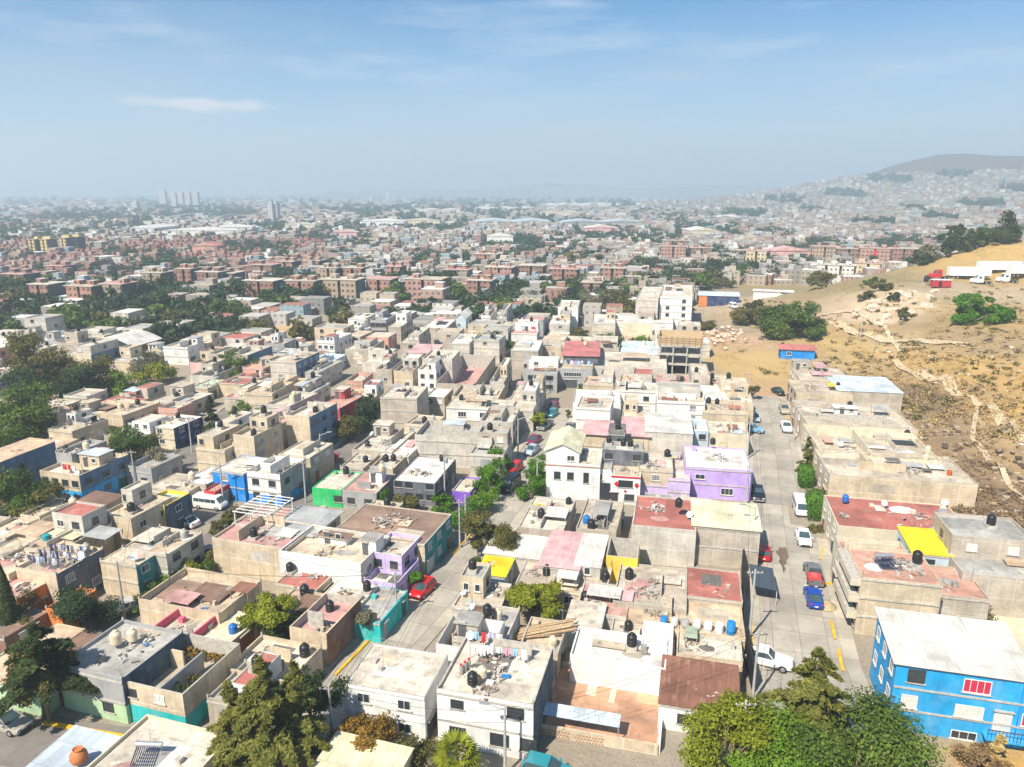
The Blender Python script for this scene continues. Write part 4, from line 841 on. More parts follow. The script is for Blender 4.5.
# unfinished frame building
p = at(677, 376); fb = empty('unfinished_frame_building', (p.x, p.y + 6, 0), rad(4)); tag(fb, 'unfinished grey concrete frame building with brown boarded top storey', 'building', 'tall pale apartment buildings')
FOOT.append((p.x, p.y + 6, math.cos(rad(4)), math.sin(rad(4)), 7.8, 6))
for k, z in enumerate((3.2, 6.4, 9.4)):
    b = MB(); b.box(-7.6, 7.6, -6, 6, z, z + .3, CONC); b.build('floor_slab', fb)
for k, z in enumerate((0, 3.5, 6.7)):
    for i in range(4):
        for j in (-1, 0, 1): b = MB(); b.box(-7.2 + i * 4.7, -6.8 + i * 4.7, j * 5.5 - .2, j * 5.5 + .2, z, z + (3.197 if k == 0 else 2.897 if k == 1 else 2.697), CONC); b.build('column', fb)
b = MB(); b.box(-7.6, 7.6, -6.05, -5.85, 9.75, 12.4, PLANK); b.box(-7.6, 7.6, 5.85, 6.05, 9.75, 12.4, PLANK); b.box(-7.6, -7.4, -5.84, 5.84, 9.75, 12.4, PLANK); b.box(7.4, 7.6, -5.84, 5.84, 9.75, 12.4, PLANK)
for z in (10.4, 11.1, 11.8): b.box(-7.7, 7.7, -6.16, -6.06, z, z + .14, WOOD)
for x in range(-7, 8, 2): b.box(x - .07, x + .07, -6.28, -6.17, 9.7, 12.6, WOOD)
b.build('formwork', fb)
for i in range(9):
    b = MB(); x = -6.5 + i * 1.55; b.tube((x, -4 + (i % 3), 6.7), (x + .1, -4 + (i % 3), 9.39), .06, .06, 5, STEEL); b.build('prop', fb)
b = MB(); b.box(-7.3, 7.3, 5.5, 5.8, .1, 3.1, wallmat('navy')); b.build('panel', fb); b = MB(); b.box(3.6, 6.6, -6.1, -5.9, .1, 2.9, wallmat('turq')); b.build('panel', fb); fb.scale = (.80, .85, .88)

# ------------------------------------------------------------------ ground, streets, pavements
def ground_mat():
    t = NT('bare_ground'); co = t.n('ShaderNodeTexCoord').outputs['Object']
    zone = t.n('ShaderNodeVertexColor', {'layer_name': 'Zone'}).outputs[0]
    n1 = t.noise(co, .06, 6, .65); n2 = t.noise(co, .5, 6, .7); n3 = t.noise(co, 2.2, 5, .75)
    k = t.mix(t.ramp(n1, .38, .66), t.mix(.25, zone, (.24, .17, .10)), zone)
    k = t.mix(t.math('MULTIPLY', t.ramp(n2, .50, .74), .45), k, t.mix(.55, zone, (.19, .13, .08)))
    k = t.mix(t.math('MULTIPLY', t.ramp(t.noise(co, .35, 6, .75), .55, .68), .40), k, t.mix(.55, zone, (.60, .46, .28)))
    k = t.mix(t.math('MULTIPLY', t.ramp(n3, .45, .75), .55), k, t.mix(1.0, k, (.45, .42, .40), 'MULTIPLY'))
    t.bump(n3, .6, .35); return t.out(k)
ZONES = []
def zone(u, v, ru, rv, c, z=None, s=1.0):
    p = on_ground(u, v); q = on_ground(u + ru, v); q2 = on_ground(u, v - rv); ZONES.append((p.x, p.y, (q - p).to_2d().length + .5, (q2 - p).to_2d().length + .5, c, s))
GY, GO, BR, DK, PALE = (.54, .38, .16), (.52, .34, .12), (.37, .27, .16), (.19, .13, .085), (.74, .60, .44)
for a in ((870,395,30,20,BR),(930,430,40,30,BR),(960,470,40,30,(.33,.23,.14)),(1000,500,30,40,DK),(925,400,20,14,DK),(900,380,14,10,(.44,.30,.15)),(915,440,22,22,(.40,.26,.12)),(990,330,60,20,(.42,.30,.16)),(960,310,60,10,(.48,.35,.20)),
    (990,365,40,14,GO),(1010,410,30,24,GO),(960,345,40,12,BR),(850,350,30,16,GY),(860,330,26,9,(.46,.32,.16)),(745,362,40,16,GY),(775,375,20,14,GY),(730,340,30,9,(.56,.38,.26)),(760,385,30,9,(.55,.36,.20)),(770,395,20,6,(.56,.36,.22)),
    (880,305,34,14,PALE),(860,318,20,8,(.58,.44,.30)),(915,300,20,10,PALE),(830,312,20,8,(.50,.38,.26)),(960,287,80,4,(.55,.45,.34)),(1000,295,60,5,(.56,.45,.34)),(985,255,50,12,(.50,.34,.13)),(930,265,26,6,(.48,.33,.13)),(870,275,30,8,(.46,.32,.15)),(830,285,30,6,(.30,.24,.12)),
    (1010,450,20,20,(.38,.26,.13)),(898,388,12,14,DK),(912,408,13,16,DK),(930,430,14,16,DK),(948,456,16,18,DK),(968,488,18,18,DK),(985,518,20,18,DK),(900,300,26,10,PALE),(868,312,22,9,PALE),(845,300,16,8,(.66,.52,.36)),(930,355,30,8,GO),(1000,325,40,10,(.50,.34,.14)),(975,395,22,10,(.38,.27,.17)),(880,365,26,9,(.46,.33,.17)),(715,390,30,8,(.46,.36,.25)),(720,305,40,5,(.52,.42,.30)),(800,300,40,8,(.34,.26,.14))): zone(*a)
for a in ((185,372,30,13,(.46,.29,.10)),(160,385,16,8,(.44,.30,.13)),(290,330,40,6,(.58,.41,.20)),(270,340,16,5,(.36,.31,.25)),(420,325,10,3,GY),(600,372,14,5,GY),(440,336,9,4,GY),(560,300,20,4,(.50,.38,.24)),(610,345,20,5,(.50,.38,.22)),(690,300,40,5,(.48,.38,.26)),(1000,760,60,14,(.60,.36,.10))):
    p = at(a[0], a[1]); q = at(a[0] + a[2], a[1]); q2 = at(a[0], a[1] - a[3]); ZONES.append((p.x, p.y, (q-p).length, (q2-p).length, a[4], 1.0))
def graded(lo, a, b, hi, step, g=1.22):
    v = list(np.arange(a, b, step)); s = step; x = a
    L = []
    while x > lo: s *= g; x -= s; L.append(max(x, lo))
    s = step; x = v[-1]; Rr = []
    while x < hi: s = min(s * g, 260); x += s; Rr.append(min(x, hi))
    return np.array(L[::-1] + v + Rr)
def make_ground():
    xs = graded(-7400, -14, 262, 7400, 2.2); ys = graded(-700, 12, 470, 7400, 2.6)
    X, Y = np.meshgrid(xs, ys); Xf, Yf = X.ravel(), Y.ravel(); Z = height_np(Xf, Yf)
    cz = -Xf * SA + Yf * CA; cx = Xf * CA + Yf * SA
    col = np.tile(np.array([.36, .32, .26]), (len(Xf), 1))
    f = np.clip((cz - 300) / 300, 0, 1)[:, None]; col = col * (1 - f) + np.array([.21, .20, .16]) * f
    hillm = np.clip((Z - .2) / 2, 0, 1)[:, None]; hillm = hillm * (cz < 420)[:, None]; col = col * (1 - hillm) + np.array([.49, .36, .19]) * hillm
    mt = np.clip((Z - 62) / 40, 0, 1)[:, None] * (cz > 420)[:, None]; col = col * (1 - mt) + np.array([.11, .075, .06]) * mt
    ws = np.zeros(len(Xf)); acc = np.zeros((len(Xf), 3))
    for (px, py, rx, ry, c, s) in ZONES:
        dx = ((Xf - px) * CA + (Yf - py) * SA) / rx; dy = (-(Xf - px) * SA + (Yf - py) * CA) / ry
        w = np.exp(-(dx * dx + dy * dy) ** 1.5) * s; ws += w; acc += w[:, None] * np.array(c)
    k = np.clip(ws * 1.4, 0, 1)[:, None]; col = np.where(ws[:, None] > 1e-4, col * (1 - k) + acc / np.maximum(ws, 1e-6)[:, None] * k, col)
    nx, ny = len(xs), len(ys)
    ii = (np.arange(ny - 1)[:, None] * nx + np.arange(nx - 1)[None]).ravel()
    quads = np.stack([ii, ii + 1, ii + nx + 1, ii + nx], 1)
    me = bpy.data.meshes.new('ground'); me.vertices.add(len(Xf)); me.vertices.foreach_set('co', np.stack([Xf, Yf, Z], 1).ravel())
    me.loops.add(quads.size); me.loops.foreach_set('vertex_index', quads.ravel()); me.polygons.add(len(quads)); me.polygons.foreach_set('loop_start', np.arange(0, quads.size, 4)); 
    me.update(calc_edges=True); me.polygons.foreach_set('use_smooth', np.ones(len(quads), bool))
    ca = me.color_attributes.new('Zone', 'FLOAT_COLOR', 'POINT'); ca.data.foreach_set('color', np.concatenate([col, np.ones((len(col), 1))], 1).ravel())
    me.materials.append(ground_mat()); o = link('ground', me); tag(o, kind='structure'); return o
make_ground()

def road_mat(name, c, seam=True):
    t = NT(name); uv = t.uv(); n1 = t.noise(uv, .18, 5, .65); n2 = t.noise(uv, 1.3, 6, .7); n3 = t.noise(uv, 7, 3)
    k = t.mix(t.ramp(n1, .36, .66), sc(c, .80), sc(c, 1.16)); k = t.mix(t.math('MULTIPLY', t.ramp(n2, .52, .72), .45), k, sc(c, .55))
    if seam:
        b = t.n('ShaderNodeTexBrick', {'offset': 0.0}, Vector=uv, Color1=(.82, .82, .82), Color2=(1.12, 1.1, 1.06), Mortar=(.60, .57, .53), Scale=1.0, Mortar_Size=.04, Brick_Width=3.0, Row_Height=4.2)
        k = t.mix(1.0, k, b.outputs[0], 'MULTIPLY')
    vo = t.n('ShaderNodeTexVoronoi', {'feature': 'DISTANCE_TO_EDGE'}, Vector=t.n('ShaderNodeVectorMath', {'operation': 'ADD'}, i0=uv, i1=t.n('ShaderNodeTexNoise', Vector=uv, Scale=.7, Detail=4).outputs[1]).outputs[0], Scale=.10)
    cr = t.math('MULTIPLY', t.math('LESS_THAN', vo.outputs['Distance'], .005), t.math('MULTIPLY', t.ramp(n1, .42, .60), .55)); k = t.mix(cr, k, sc(c, .38))
    k = t.mix(t.math('MULTIPLY', t.ramp(n3, .5, .8), .3), k, sc(c, .6)); t.bump(n2, .2, .03); return t.out(k)
ROADC, ROADA, PAVE = road_mat('concrete_road', (.41, .38, .33)), road_mat('worn_asphalt', (.22, .20, .18), False), road_mat('pavement_concrete', (.47, .43, .36))
ROADS = []
def offset_line(P, d):
    out = []
    for i, p in enumerate(P):
        a = P[max(0, i - 1)]; b = P[min(len(P) - 1, i + 1)]; t = (b - a).to_2d().normalized(); out.append(Vector((p.x + t.y * d, p.y - t.x * d)))
    return out
def strip(mb, P, d0, d1, z0, z1, m, side=False):
    A, B = offset_line(P, d0), offset_line(P, d1); L = 0
    for i in range(len(P) - 1):
        l = (P[i+1] - P[i]).length; q = [(A[i].x, A[i].y, z1), (A[i+1].x, A[i+1].y, z1), (B[i+1].x, B[i+1].y, z1), (B[i].x, B[i].y, z1)]
        if d1 > d0: q = [q[0], q[3], q[2], q[1]]; uvs = [(d0, L), (d1, L), (d1, L + l), (d0, L + l)]
        else: uvs = [(d0, L), (d0, L + l), (d1, L + l), (d1, L)]
        mb.poly(q, m, uvs)
        if side:
            for E, s in ((A, 1), (B, -1)):
                w = [(E[i].x, E[i].y, z0), (E[i+1].x, E[i+1].y, z0), (E[i+1].x, E[i+1].y, z1), (E[i].x, E[i].y, z1)]
                mb.poly(w if s > 0 else w[::-1], m)
        L += l
def street(name, px, w, m, z=.004, pave=1.3, world=None):
    P = [at(u, v) for u, v in px]; ROADS.append((P, w / 2 + pave)); b = MB(); strip(b, P, -w / 2, w / 2, 0, z, m); o = b.build(name); tag(o, kind='structure')
    if pave:
        for s in (-1, 1):
            b = MB(); strip(b, P, s * w / 2, s * (w / 2 + pave), 0, .13, PAVE, True); tag(b.build('pavement'), kind='structure')
    return P
PB = street('road', [(845,800),(803,660),(786,540),(774,440),(767,396)], 8.6, ROADC, .006, 1.6)
PA = street('road', [(300,738),(345,686),(430,598),(468,552),(510,497),(540,447),(560,408)], 6.6, ROADC, .004, 1.4)
PC0 = street('road', [(-120,716),(40,741),(160,762),(330,790)], 6.6, ROADA, .008, 0)
PC1 = street('road', [(-60,480),(60,497),(209,513),(330,533),(450,553)], 6.0, ROADA, .008, 0)
PL = street('road', [(62,684),(115,622),(182,566),(240,522)], 5.6, ROADA, .004, 0)
PL1 = street('road', [(288,524),(345,455),(395,402),(430,372)], 6.0, ROADA, .004, 1.0)
PL2 = street('road', [(160,503),(172,475),(215,425),(250,398)], 6.0, ROADA, .004, 1.0)
def kerb(px, side, a, b_, w=.22, label=None):
    P = [at(u, v) for u, v in px]; mb = MB(); strip(mb, P, a, b_, 0, .17, KERBY, True); o = mb.build('kerb'); tag(o, kind='structure')
kerb([(44,723),(128,738)], 1, -.2, .25); kerb([(335,676),(392,617)], 1, -.15, .15); kerb([(452,556),(470,535)], 1, -.15, .15); kerb([(752,665),(751,622)], 1, -.12, .12)
kerb([(820,560),(823,548)],1,-.1,.1); kerb([(835,640),(831,622)],1,-.15,.15); kerb([(822,584),(838,585)],1,-.3,.3); kerb([(170,494),(196,498)],1,-.15,.15); kerb([(744,455),(745,440)],1,-.15,.15); kerb([(788,420),(787,408)],1,-.15,.15); kerb([(843,672),(838,650)],1,-.15,.15)

# black strip added for the shaded house sides along the left pavement
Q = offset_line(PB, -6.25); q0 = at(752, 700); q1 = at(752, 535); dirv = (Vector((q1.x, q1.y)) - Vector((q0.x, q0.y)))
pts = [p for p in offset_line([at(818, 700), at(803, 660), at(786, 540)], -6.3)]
b = MB(); strip(b, [Vector((p.x, p.y, 0)) for p in pts], -.12, .12, 0, 2.9, plain('side_shade_black', (.02, .02, .024), .8), True); o = b.build('boundary_or_shade_wall'); tag(o, 'black painted wall along the left pavement below the cream sheet roof', 'wall')  # added strip standing in for shaded east house sides, not a painted wall
q = at(783, 560); b = MB(); pts = [(math.cos(a * .224) * RNG.uniform(.25, .85) + .35 * math.sin(a * .45), math.sin(a * .224) * 4.6 * RNG.uniform(.7, 1.0)) for a in range(28)]
b.poly([(q.x + x, q.y + y, .012) for x, y in pts], road_mat('oil_stain', (.17, .13, .09), False)); tag(b.build('road_stain'), kind='structure')
# footpaths worn into the hill, draped over it
def path(px, w, m=None):
    P = []
    G = [on_ground(u, v) for u, v in px]
    for a, b_ in zip(G, G[1:]):
        n = max(2, int((b_ - a).length / 2.0))
        for k in range(n): q = a.lerp(b_, k / n); P.append(q)
    P.append(G[-1]); A, B = offset_line(P, -w / 2), offset_line(P, w / 2); mb = MB()
    for i in range(len(P) - 1):
        rows = []
        for E in (0, 1):
            pass
        q = []
        for (e, j) in ((A, i), (B, i), (B, i+1), (A, i+1)): q.append((e[j].x, e[j].y, height(e[j].x, e[j].y) + .34))
        mb.poly(q, m, [(0, i * 2), (w, i * 2), (w, i * 2 + 2), (0, i * 2 + 2)])
    o = mb.build('path'); tag(o, kind='structure')
DUST = road_mat('dusty_path', (.56, .44, .29), False)
path([(895,360),(925,378),(950,387),(975,402),(1000,420),(1030,440)], 2.0, DUST); path([(978,404),(974,425),(972,440),(985,455),(1005,478),(1030,505)], .8, DUST); path([(815,322),(850,333),(890,343),(968,345)], 3.2, DUST); path([(800,318),(845,312),(880,325),(900,352)], 1.2, DUST)

# ------------------------------------------------------------------ foliage
def leafmat(name, a, b_, c):
    if name in _MATS: return _MATS[name]
    t = NT(name); at_ = t.n('ShaderNodeAttribute', {'attribute_name': 'leaf'}).outputs['Fac']
    r = t.n('ShaderNodeValToRGB', Fac=at_); e = r.color_ramp.elements; e[0].color = (*a, 1); e[0].position = .15; e[1].color = (*c, 1); e[1].position = .9; m_ = e.new(.5); m_.color = (*b_, 1)
    t.b.inputs['Roughness'].default_value = .65; t.b.inputs['Specular IOR Level'].default_value = .15
    t.set(t.b.inputs['Base Color'], r.outputs[0])
    tr = t.n('ShaderNodeBsdfTranslucent', Color=r.outputs[0]); mx = t.n('ShaderNodeMixShader', Fac=.28)
    t.t.links.new(t.b.outputs[0], mx.inputs[1]); t.t.links.new(tr.outputs[0], mx.inputs[2]); t.t.links.new(mx.outputs[0], t.t.nodes['Material Output'].inputs[0])
    _MATS[name] = t.m; return t.m
LEAF = dict(green=leafmat('leaf_green', (.055,.095,.018), (.095,.155,.025), (.17,.24,.04)), bright=leafmat('leaf_bright', (.08,.16,.015), (.14,.25,.02), (.22,.34,.04)), dark=leafmat('leaf_dark', (.032,.052,.018), (.055,.082,.026), (.088,.12,.036)),
    olive=leafmat('leaf_olive', (.085,.085,.025), (.14,.13,.035), (.20,.18,.05)), spruce=leafmat('leaf_spruce', (.09,.105,.022), (.16,.17,.034), (.28,.26,.06)), yellow=leafmat('leaf_yellow', (.16,.15,.02), (.26,.23,.03), (.38,.32,.05)),
    rust=leafmat('leaf_rust', (.12,.08,.02), (.30,.18,.03), (.45,.27,.04)), hedge=leafmat('leaf_hedge', (.05,.13,.01), (.09,.22,.015), (.15,.30,.03)), jac=leafmat('leaf_jacaranda', (.20,.13,.34), (.30,.20,.48), (.40,.30,.58)), grey=leafmat('leaf_grey', (.14,.14,.08), (.20,.19,.11), (.27,.25,.15)),
    lime=leafmat('leaf_lime', (.14,.17,.015), (.24,.27,.02), (.34,.36,.04)), teal=leafmat('leaf_deep', (.028,.055,.022), (.045,.08,.03), (.07,.11,.045)), straw=leafmat('dry_straw', (.42,.29,.10), (.54,.39,.15), (.64,.50,.24)), dry=leafmat('dry_brush', (.20,.135,.07), (.29,.19,.09), (.38,.26,.13)), magenta=leafmat('leaf_bougainvillea', (.45,.10,.20), (.6,.16,.28), (.7,.3,.4)))
BARK = plain('bark', (.16, .115, .075), .95, 0, .35, 3.0); BARKP = plain('bark_pale', (.30, .25, .19), .95, 0, .35, 3.0)
def leaf_mesh(name, C, Nn, size, mat, aspect=1.6, rs=None):
    """one small folded quad per leaf clump: C centres, Nn facing directions"""
    rs = rs or NPR; n = len(C)
    t = rs.normal(size=(n, 3)); t -= (t * Nn).sum(1, keepdims=True) * Nn; t /= np.linalg.norm(t, axis=1, keepdims=True) + 1e-9
    bt = np.cross(Nn, t); s = size * rs.uniform(.4, 1.6, (n, 1)); a = t * s * aspect * .5; b_ = bt * s * .5
    V = np.stack([C - a, C + b_ * .9 + a * .1, C + a, C - b_ * .9 + a * .1], 1).reshape(-1, 3)
    return quads_mesh(name, V, mat, np.repeat(rs.uniform(0, 1, n), 4))
def quads_mesh(name, V, mat, att):
    n = len(V) // 4; me = bpy.data.meshes.new(name); me.vertices.add(4 * n); me.vertices.foreach_set('co', V.astype(np.float32).ravel())
    me.loops.add(4 * n); me.loops.foreach_set('vertex_index', np.arange(4 * n)); me.polygons.add(n); me.polygons.foreach_set('loop_start', np.arange(0, 4 * n, 4)); me.update(calc_edges=True)
    at_ = me.attributes.new('leaf', 'FLOAT', 'POINT'); at_.data.foreach_set('value', att.astype(np.float32)); me.materials.append(mat); return me
def unit(n, rs):
    v = rs.normal(size=(n, 3)); return v / (np.linalg.norm(v, axis=1, keepdims=True) + 1e-9)
def broadleaf(rx, ry, rz, zc, nleaf, size, rs, nb=16, gap=.0, flat=.75):
    """crown of many uneven clumps carried on a few main limbs, open in places"""
    nm = max(4, nb // 4); main = unit(nm, rs) * rs.uniform(.45, .80, (nm, 1)); main[:, 2] = np.where(main[:, 2] < -.5, -main[:, 2] * .6, main[:, 2])
    if gap: main = np.concatenate([main, unit(nm, rs) * np.array([.8, .8, .2]) - np.array([0, 0, .55])]); nm *= 2
    nb = nb * 3; kk = rs.randint(nm, size=nb); lob = main[kk] + unit(nb, rs) * rs.uniform(.10, .50, (nb, 1)); ln = np.linalg.norm(lob, axis=1, keepdims=True); lob = np.where(ln > .98, lob / ln * .98, lob)
    tone = np.clip(rs.uniform(0, 1, nm)[kk] * .5 + rs.uniform(0, 1, nb) * .5, 0, 1)
    rx, ry = rx * 1.12, ry * 1.12; lob = lob * np.array([rx, ry, rz]); R = rs.uniform(.10, .26, nb) * (1.35 if gap else 1) * min(rx, ry, rz * 1.3)
    k = rs.choice(nb, nleaf, p=R ** 2 / (R ** 2).sum()); d = unit(nleaf, rs)
    C = lob[k] + d * R[k][:, None] * (rs.uniform(.15, 1.25, (nleaf, 1)) ** .7) * np.array([1.15, 1.15, flat])
    C[:, 2] += zc; N = d * .6 + lob[k] / np.array([rx, ry, rz]) * .5 + np.array([0, 0, .25]) + rs.normal(size=d.shape) * .5; N /= np.linalg.norm(N, axis=1, keepdims=True) + 1e-9
    return C, N, lob + np.array([0, 0, zc]), tone[k]
def conifer(r, h, z0, nleaf, rs, droop=.35, whorl=.55, taper=1.0):
    C, N, tips = [], [], []
    nbr = int(h / whorl * 4)
    for i in range(nbr):
        f = (i + rs.rand()) / nbr; z = z0 + h * f; L = r * (1 - f ** taper) * rs.choice([.45, .7, .85, 1.0, 1.18]) + .15; a = rs.uniform(0, 6.283)
        m = max(6, int(nleaf / nbr * (0.4 + 1.6 * (1 - f)))); s = rs.uniform(.12, 1, m) ** .7
        side = rs.normal(size=m) * .13 * L * (1.15 - s * .9)
        P = np.stack([math.cos(a) * s * L - math.sin(a) * side, math.sin(a) * s * L + math.cos(a) * side, z + .10 * L * s - droop * L * s ** 2 - rs.uniform(0, .28, m) * (.4 + L * .15)], 1)
        C.append(P); nn = np.stack([np.cos(a) * .35 + rs.normal(size=m) * .4, np.sin(a) * .35 + rs.normal(size=m) * .4, np.full(m, .9)], 1); N.append(nn / np.linalg.norm(nn, axis=1, keepdims=True)); tips.append((math.cos(a) * L * .85, math.sin(a) * L * .85, z + .1 * L - droop * L * .7, z))
    return np.concatenate(C), np.concatenate(N), tips
TREES = []
def grow(p, h, r, kind='broad', leaf='green', n=3000, size=.35, label=None, name='tree', seed=0, trunk=.18, rz=None, sc_=(1, 1), lean=0.0, group='street and garden trees', cat='tree', low=.30, taper=1.0):
    rs = np.random.RandomState(seed or (int(abs(p.x * 7 + p.y * 13)) % 99991)); root = empty(name, p, rs.uniform(0, 6.28) if kind in ('broad', 'conifer') and sc_ == (1, 1) else (rz or 0)); tag(root, label, cat, group)
    tb = MB(); bk = BARK
    if p.length < 110 and size > .17: size *= .72; n = int(n * 1.7)
    if kind == 'broad':
        zc = h * (low + 1) / 2; vr = h * (1 - low) / 2
        C, N, lob, tone = broadleaf(r * sc_[0], r * sc_[1], vr, zc, n, size, rs, nb=max(9, int(14 + r)), gap=low <= .12)
        me = leaf_mesh('crown', C, N, size, LEAF[leaf], 1.5, rs)
        a = me.attributes['leaf']; v = np.empty(4 * n, np.float32); a.data.foreach_get('value', v); a.data.foreach_set('value', np.clip(v * .55 + np.repeat(tone, 4) * .45, 0, 1).astype(np.float32))
        link('crown', me, root)
        top = Vector((lean, 0, h * low * 1.05)); mid = Vector((lean * .4, .1, h * low * .5)); tb.tube((0, 0, -.3), mid, trunk * 1.25, trunk, 8, bk, False); tb.tube(mid, top, trunk, trunk * .8, 8, bk, False)
        for l in lob[: 16]:
            q = top.lerp(Vector(l), .5) + Vector((0, 0, .1 * r)); tb.tube(top, q, trunk * .55, trunk * .35, 5, bk, False); tb.tube(q, Vector(l), trunk * .35, trunk * .1, 5, bk, False)
    elif kind == 'conifer':
        C, N, tips = conifer(r, h * (1 - low), h * low, n, rs, taper=taper); link('crown', leaf_mesh('crown', C, N, size, LEAF[leaf], 2.9, rs), root)
        tb.tube((0, 0, -.3), (lean, 0, h * .97), trunk, .03, 8, bk, False)
        for (x, y, z, zb) in tips[::2]: tb.tube((lean * zb / h, 0, zb), (x, y, z), trunk * .22, .015, 4, bk, False)
    elif kind == 'cypress':
        m = n; zz = rs.uniform(0, 1, m); rr = r * np.sin(np.clip(zz * .97 + .03, 0, 1) ** .6 * math.pi) ** .8 * rs.uniform(.75, 1.08, m); a = rs.uniform(0, 6.283, m)
        C = np.stack([np.cos(a) * rr, np.sin(a) * rr, h * .06 + zz * h * .94], 1); N = np.stack([np.cos(a), np.sin(a), rs.normal(size=m) * .4 + .3], 1); N /= np.linalg.norm(N, axis=1, keepdims=True)
        link('crown', leaf_mesh('crown', C, N, size, LEAF[leaf], 2.0, rs), root); tb.tube((0, 0, -.3), (0, 0, h * .8), trunk, .03, 7, bk, False)
    elif kind == 'hedge':
        X, Y = r * sc_[0], r * sc_[1]; m = n; d = unit(m, rs); k = 1 / np.maximum(np.abs(d).max(1, keepdims=True), 1e-6); bx = d * (k * .75 + .25) * np.array([X, Y, h * .5]) * rs.uniform(.9, 1.06, (m, 1)); bx[:, 2] += h * .52
        nn = d + rs.normal(size=d.shape) * .4; nn /= np.linalg.norm(nn, axis=1, keepdims=True); link('crown', leaf_mesh('crown', bx, nn, size, LEAF[leaf], 1.4, rs), root)
        tb.tube((0, 0, -.3), (0, 0, h * .6), trunk, trunk * .6, 6, bk, False)
        for s in (-.5, .5): tb.tube((X * s, 0, -.3), (X * s, 0, h * .55), trunk * .7, trunk * .4, 6, bk, False)
    elif kind == 'palm':
        V, A = [], []
        for i in range(34):
            a = i * 2.4; el = 1.25 - 1.7 * (i / 34); ln = r * rs.uniform(.85, 1.1); d0 = np.array([math.cos(a) * math.cos(el), math.sin(a) * math.cos(el), math.sin(el)])
            tip = np.array([0, 0, h]) + d0 * ln * .55; sd = np.array([-math.sin(a), math.cos(a), 0]); up = np.cross(sd, d0)
            for j in range(13):
                b_ = (j - 6) / 6 * 1.5; dd = d0 * math.cos(b_) + sd * math.sin(b_) - np.array([0, 0, .25]); q = tip + dd * ln * .62; w = (sd * math.cos(b_) - d0 * math.sin(b_)) * .045 * ln
                V += [tip, tip + (q - tip) * .5 + w, q, tip + (q - tip) * .5 - w]; A += [rs.rand()] * 4
            w = sd * .03; V += [np.array([0, 0, h]) - w, np.array([0, 0, h]) + w, tip + w, tip - w]; A += [.2] * 4
        link('crown', quads_mesh('crown', np.array(V), LEAF[leaf], np.array(A)), root); tb.tube((0, 0, -.3), (0, 0, h), trunk, trunk * .9, 9, bk, False)
    if tb.f: tb.build('trunk', root)
    TREES.append((root, p, h, kind, leaf)); return root
# ------------------------------------------------------------------ vehicles
def ring(x, hw, zb, zt, inset=.90):
    zm = zb + (zt - zb) * .55
    return [(x,-hw*.92,zb),(x,hw*.92,zb),(x,hw,zb+(zt-zb)*.2),(x,hw,zm),(x,hw*inset,zt),(x,-hw*inset,zt),(x,-hw,zm),(x,-hw,zb+(zt-zb)*.2)]
def wheel(parent, x, y, r=.32, w=.22):
    b = MB(); b.tube((0,-w/2,0),(0,w/2,0),r,r,16,RUBBER); o = b.build('wheel', parent, (x, y, r))
    q = MB(); s = -1 if y < 0 else 1; q.tube((0, s*(w/2+.002), 0), (0, s*(w/2+.02), 0), r*.62, r*.55, 12, RIM); q.build('rim', o)
def lights(root, xf, xr, y, zf, zr, w=.32, h=.16):
    for s in (-1, 1):
        b = MB(); b.box(xf-.06, xf+.02, s*y-w/2, s*y+w/2, zf, zf+h, plain('head_lens', (.75,.76,.74), .15)); b.build('headlight', root)
        b = MB(); b.box(xr-.02, xr+.06, s*y-w/2, s*y+w/2, zr, zr+h, REDL); b.build('tail_light', root)
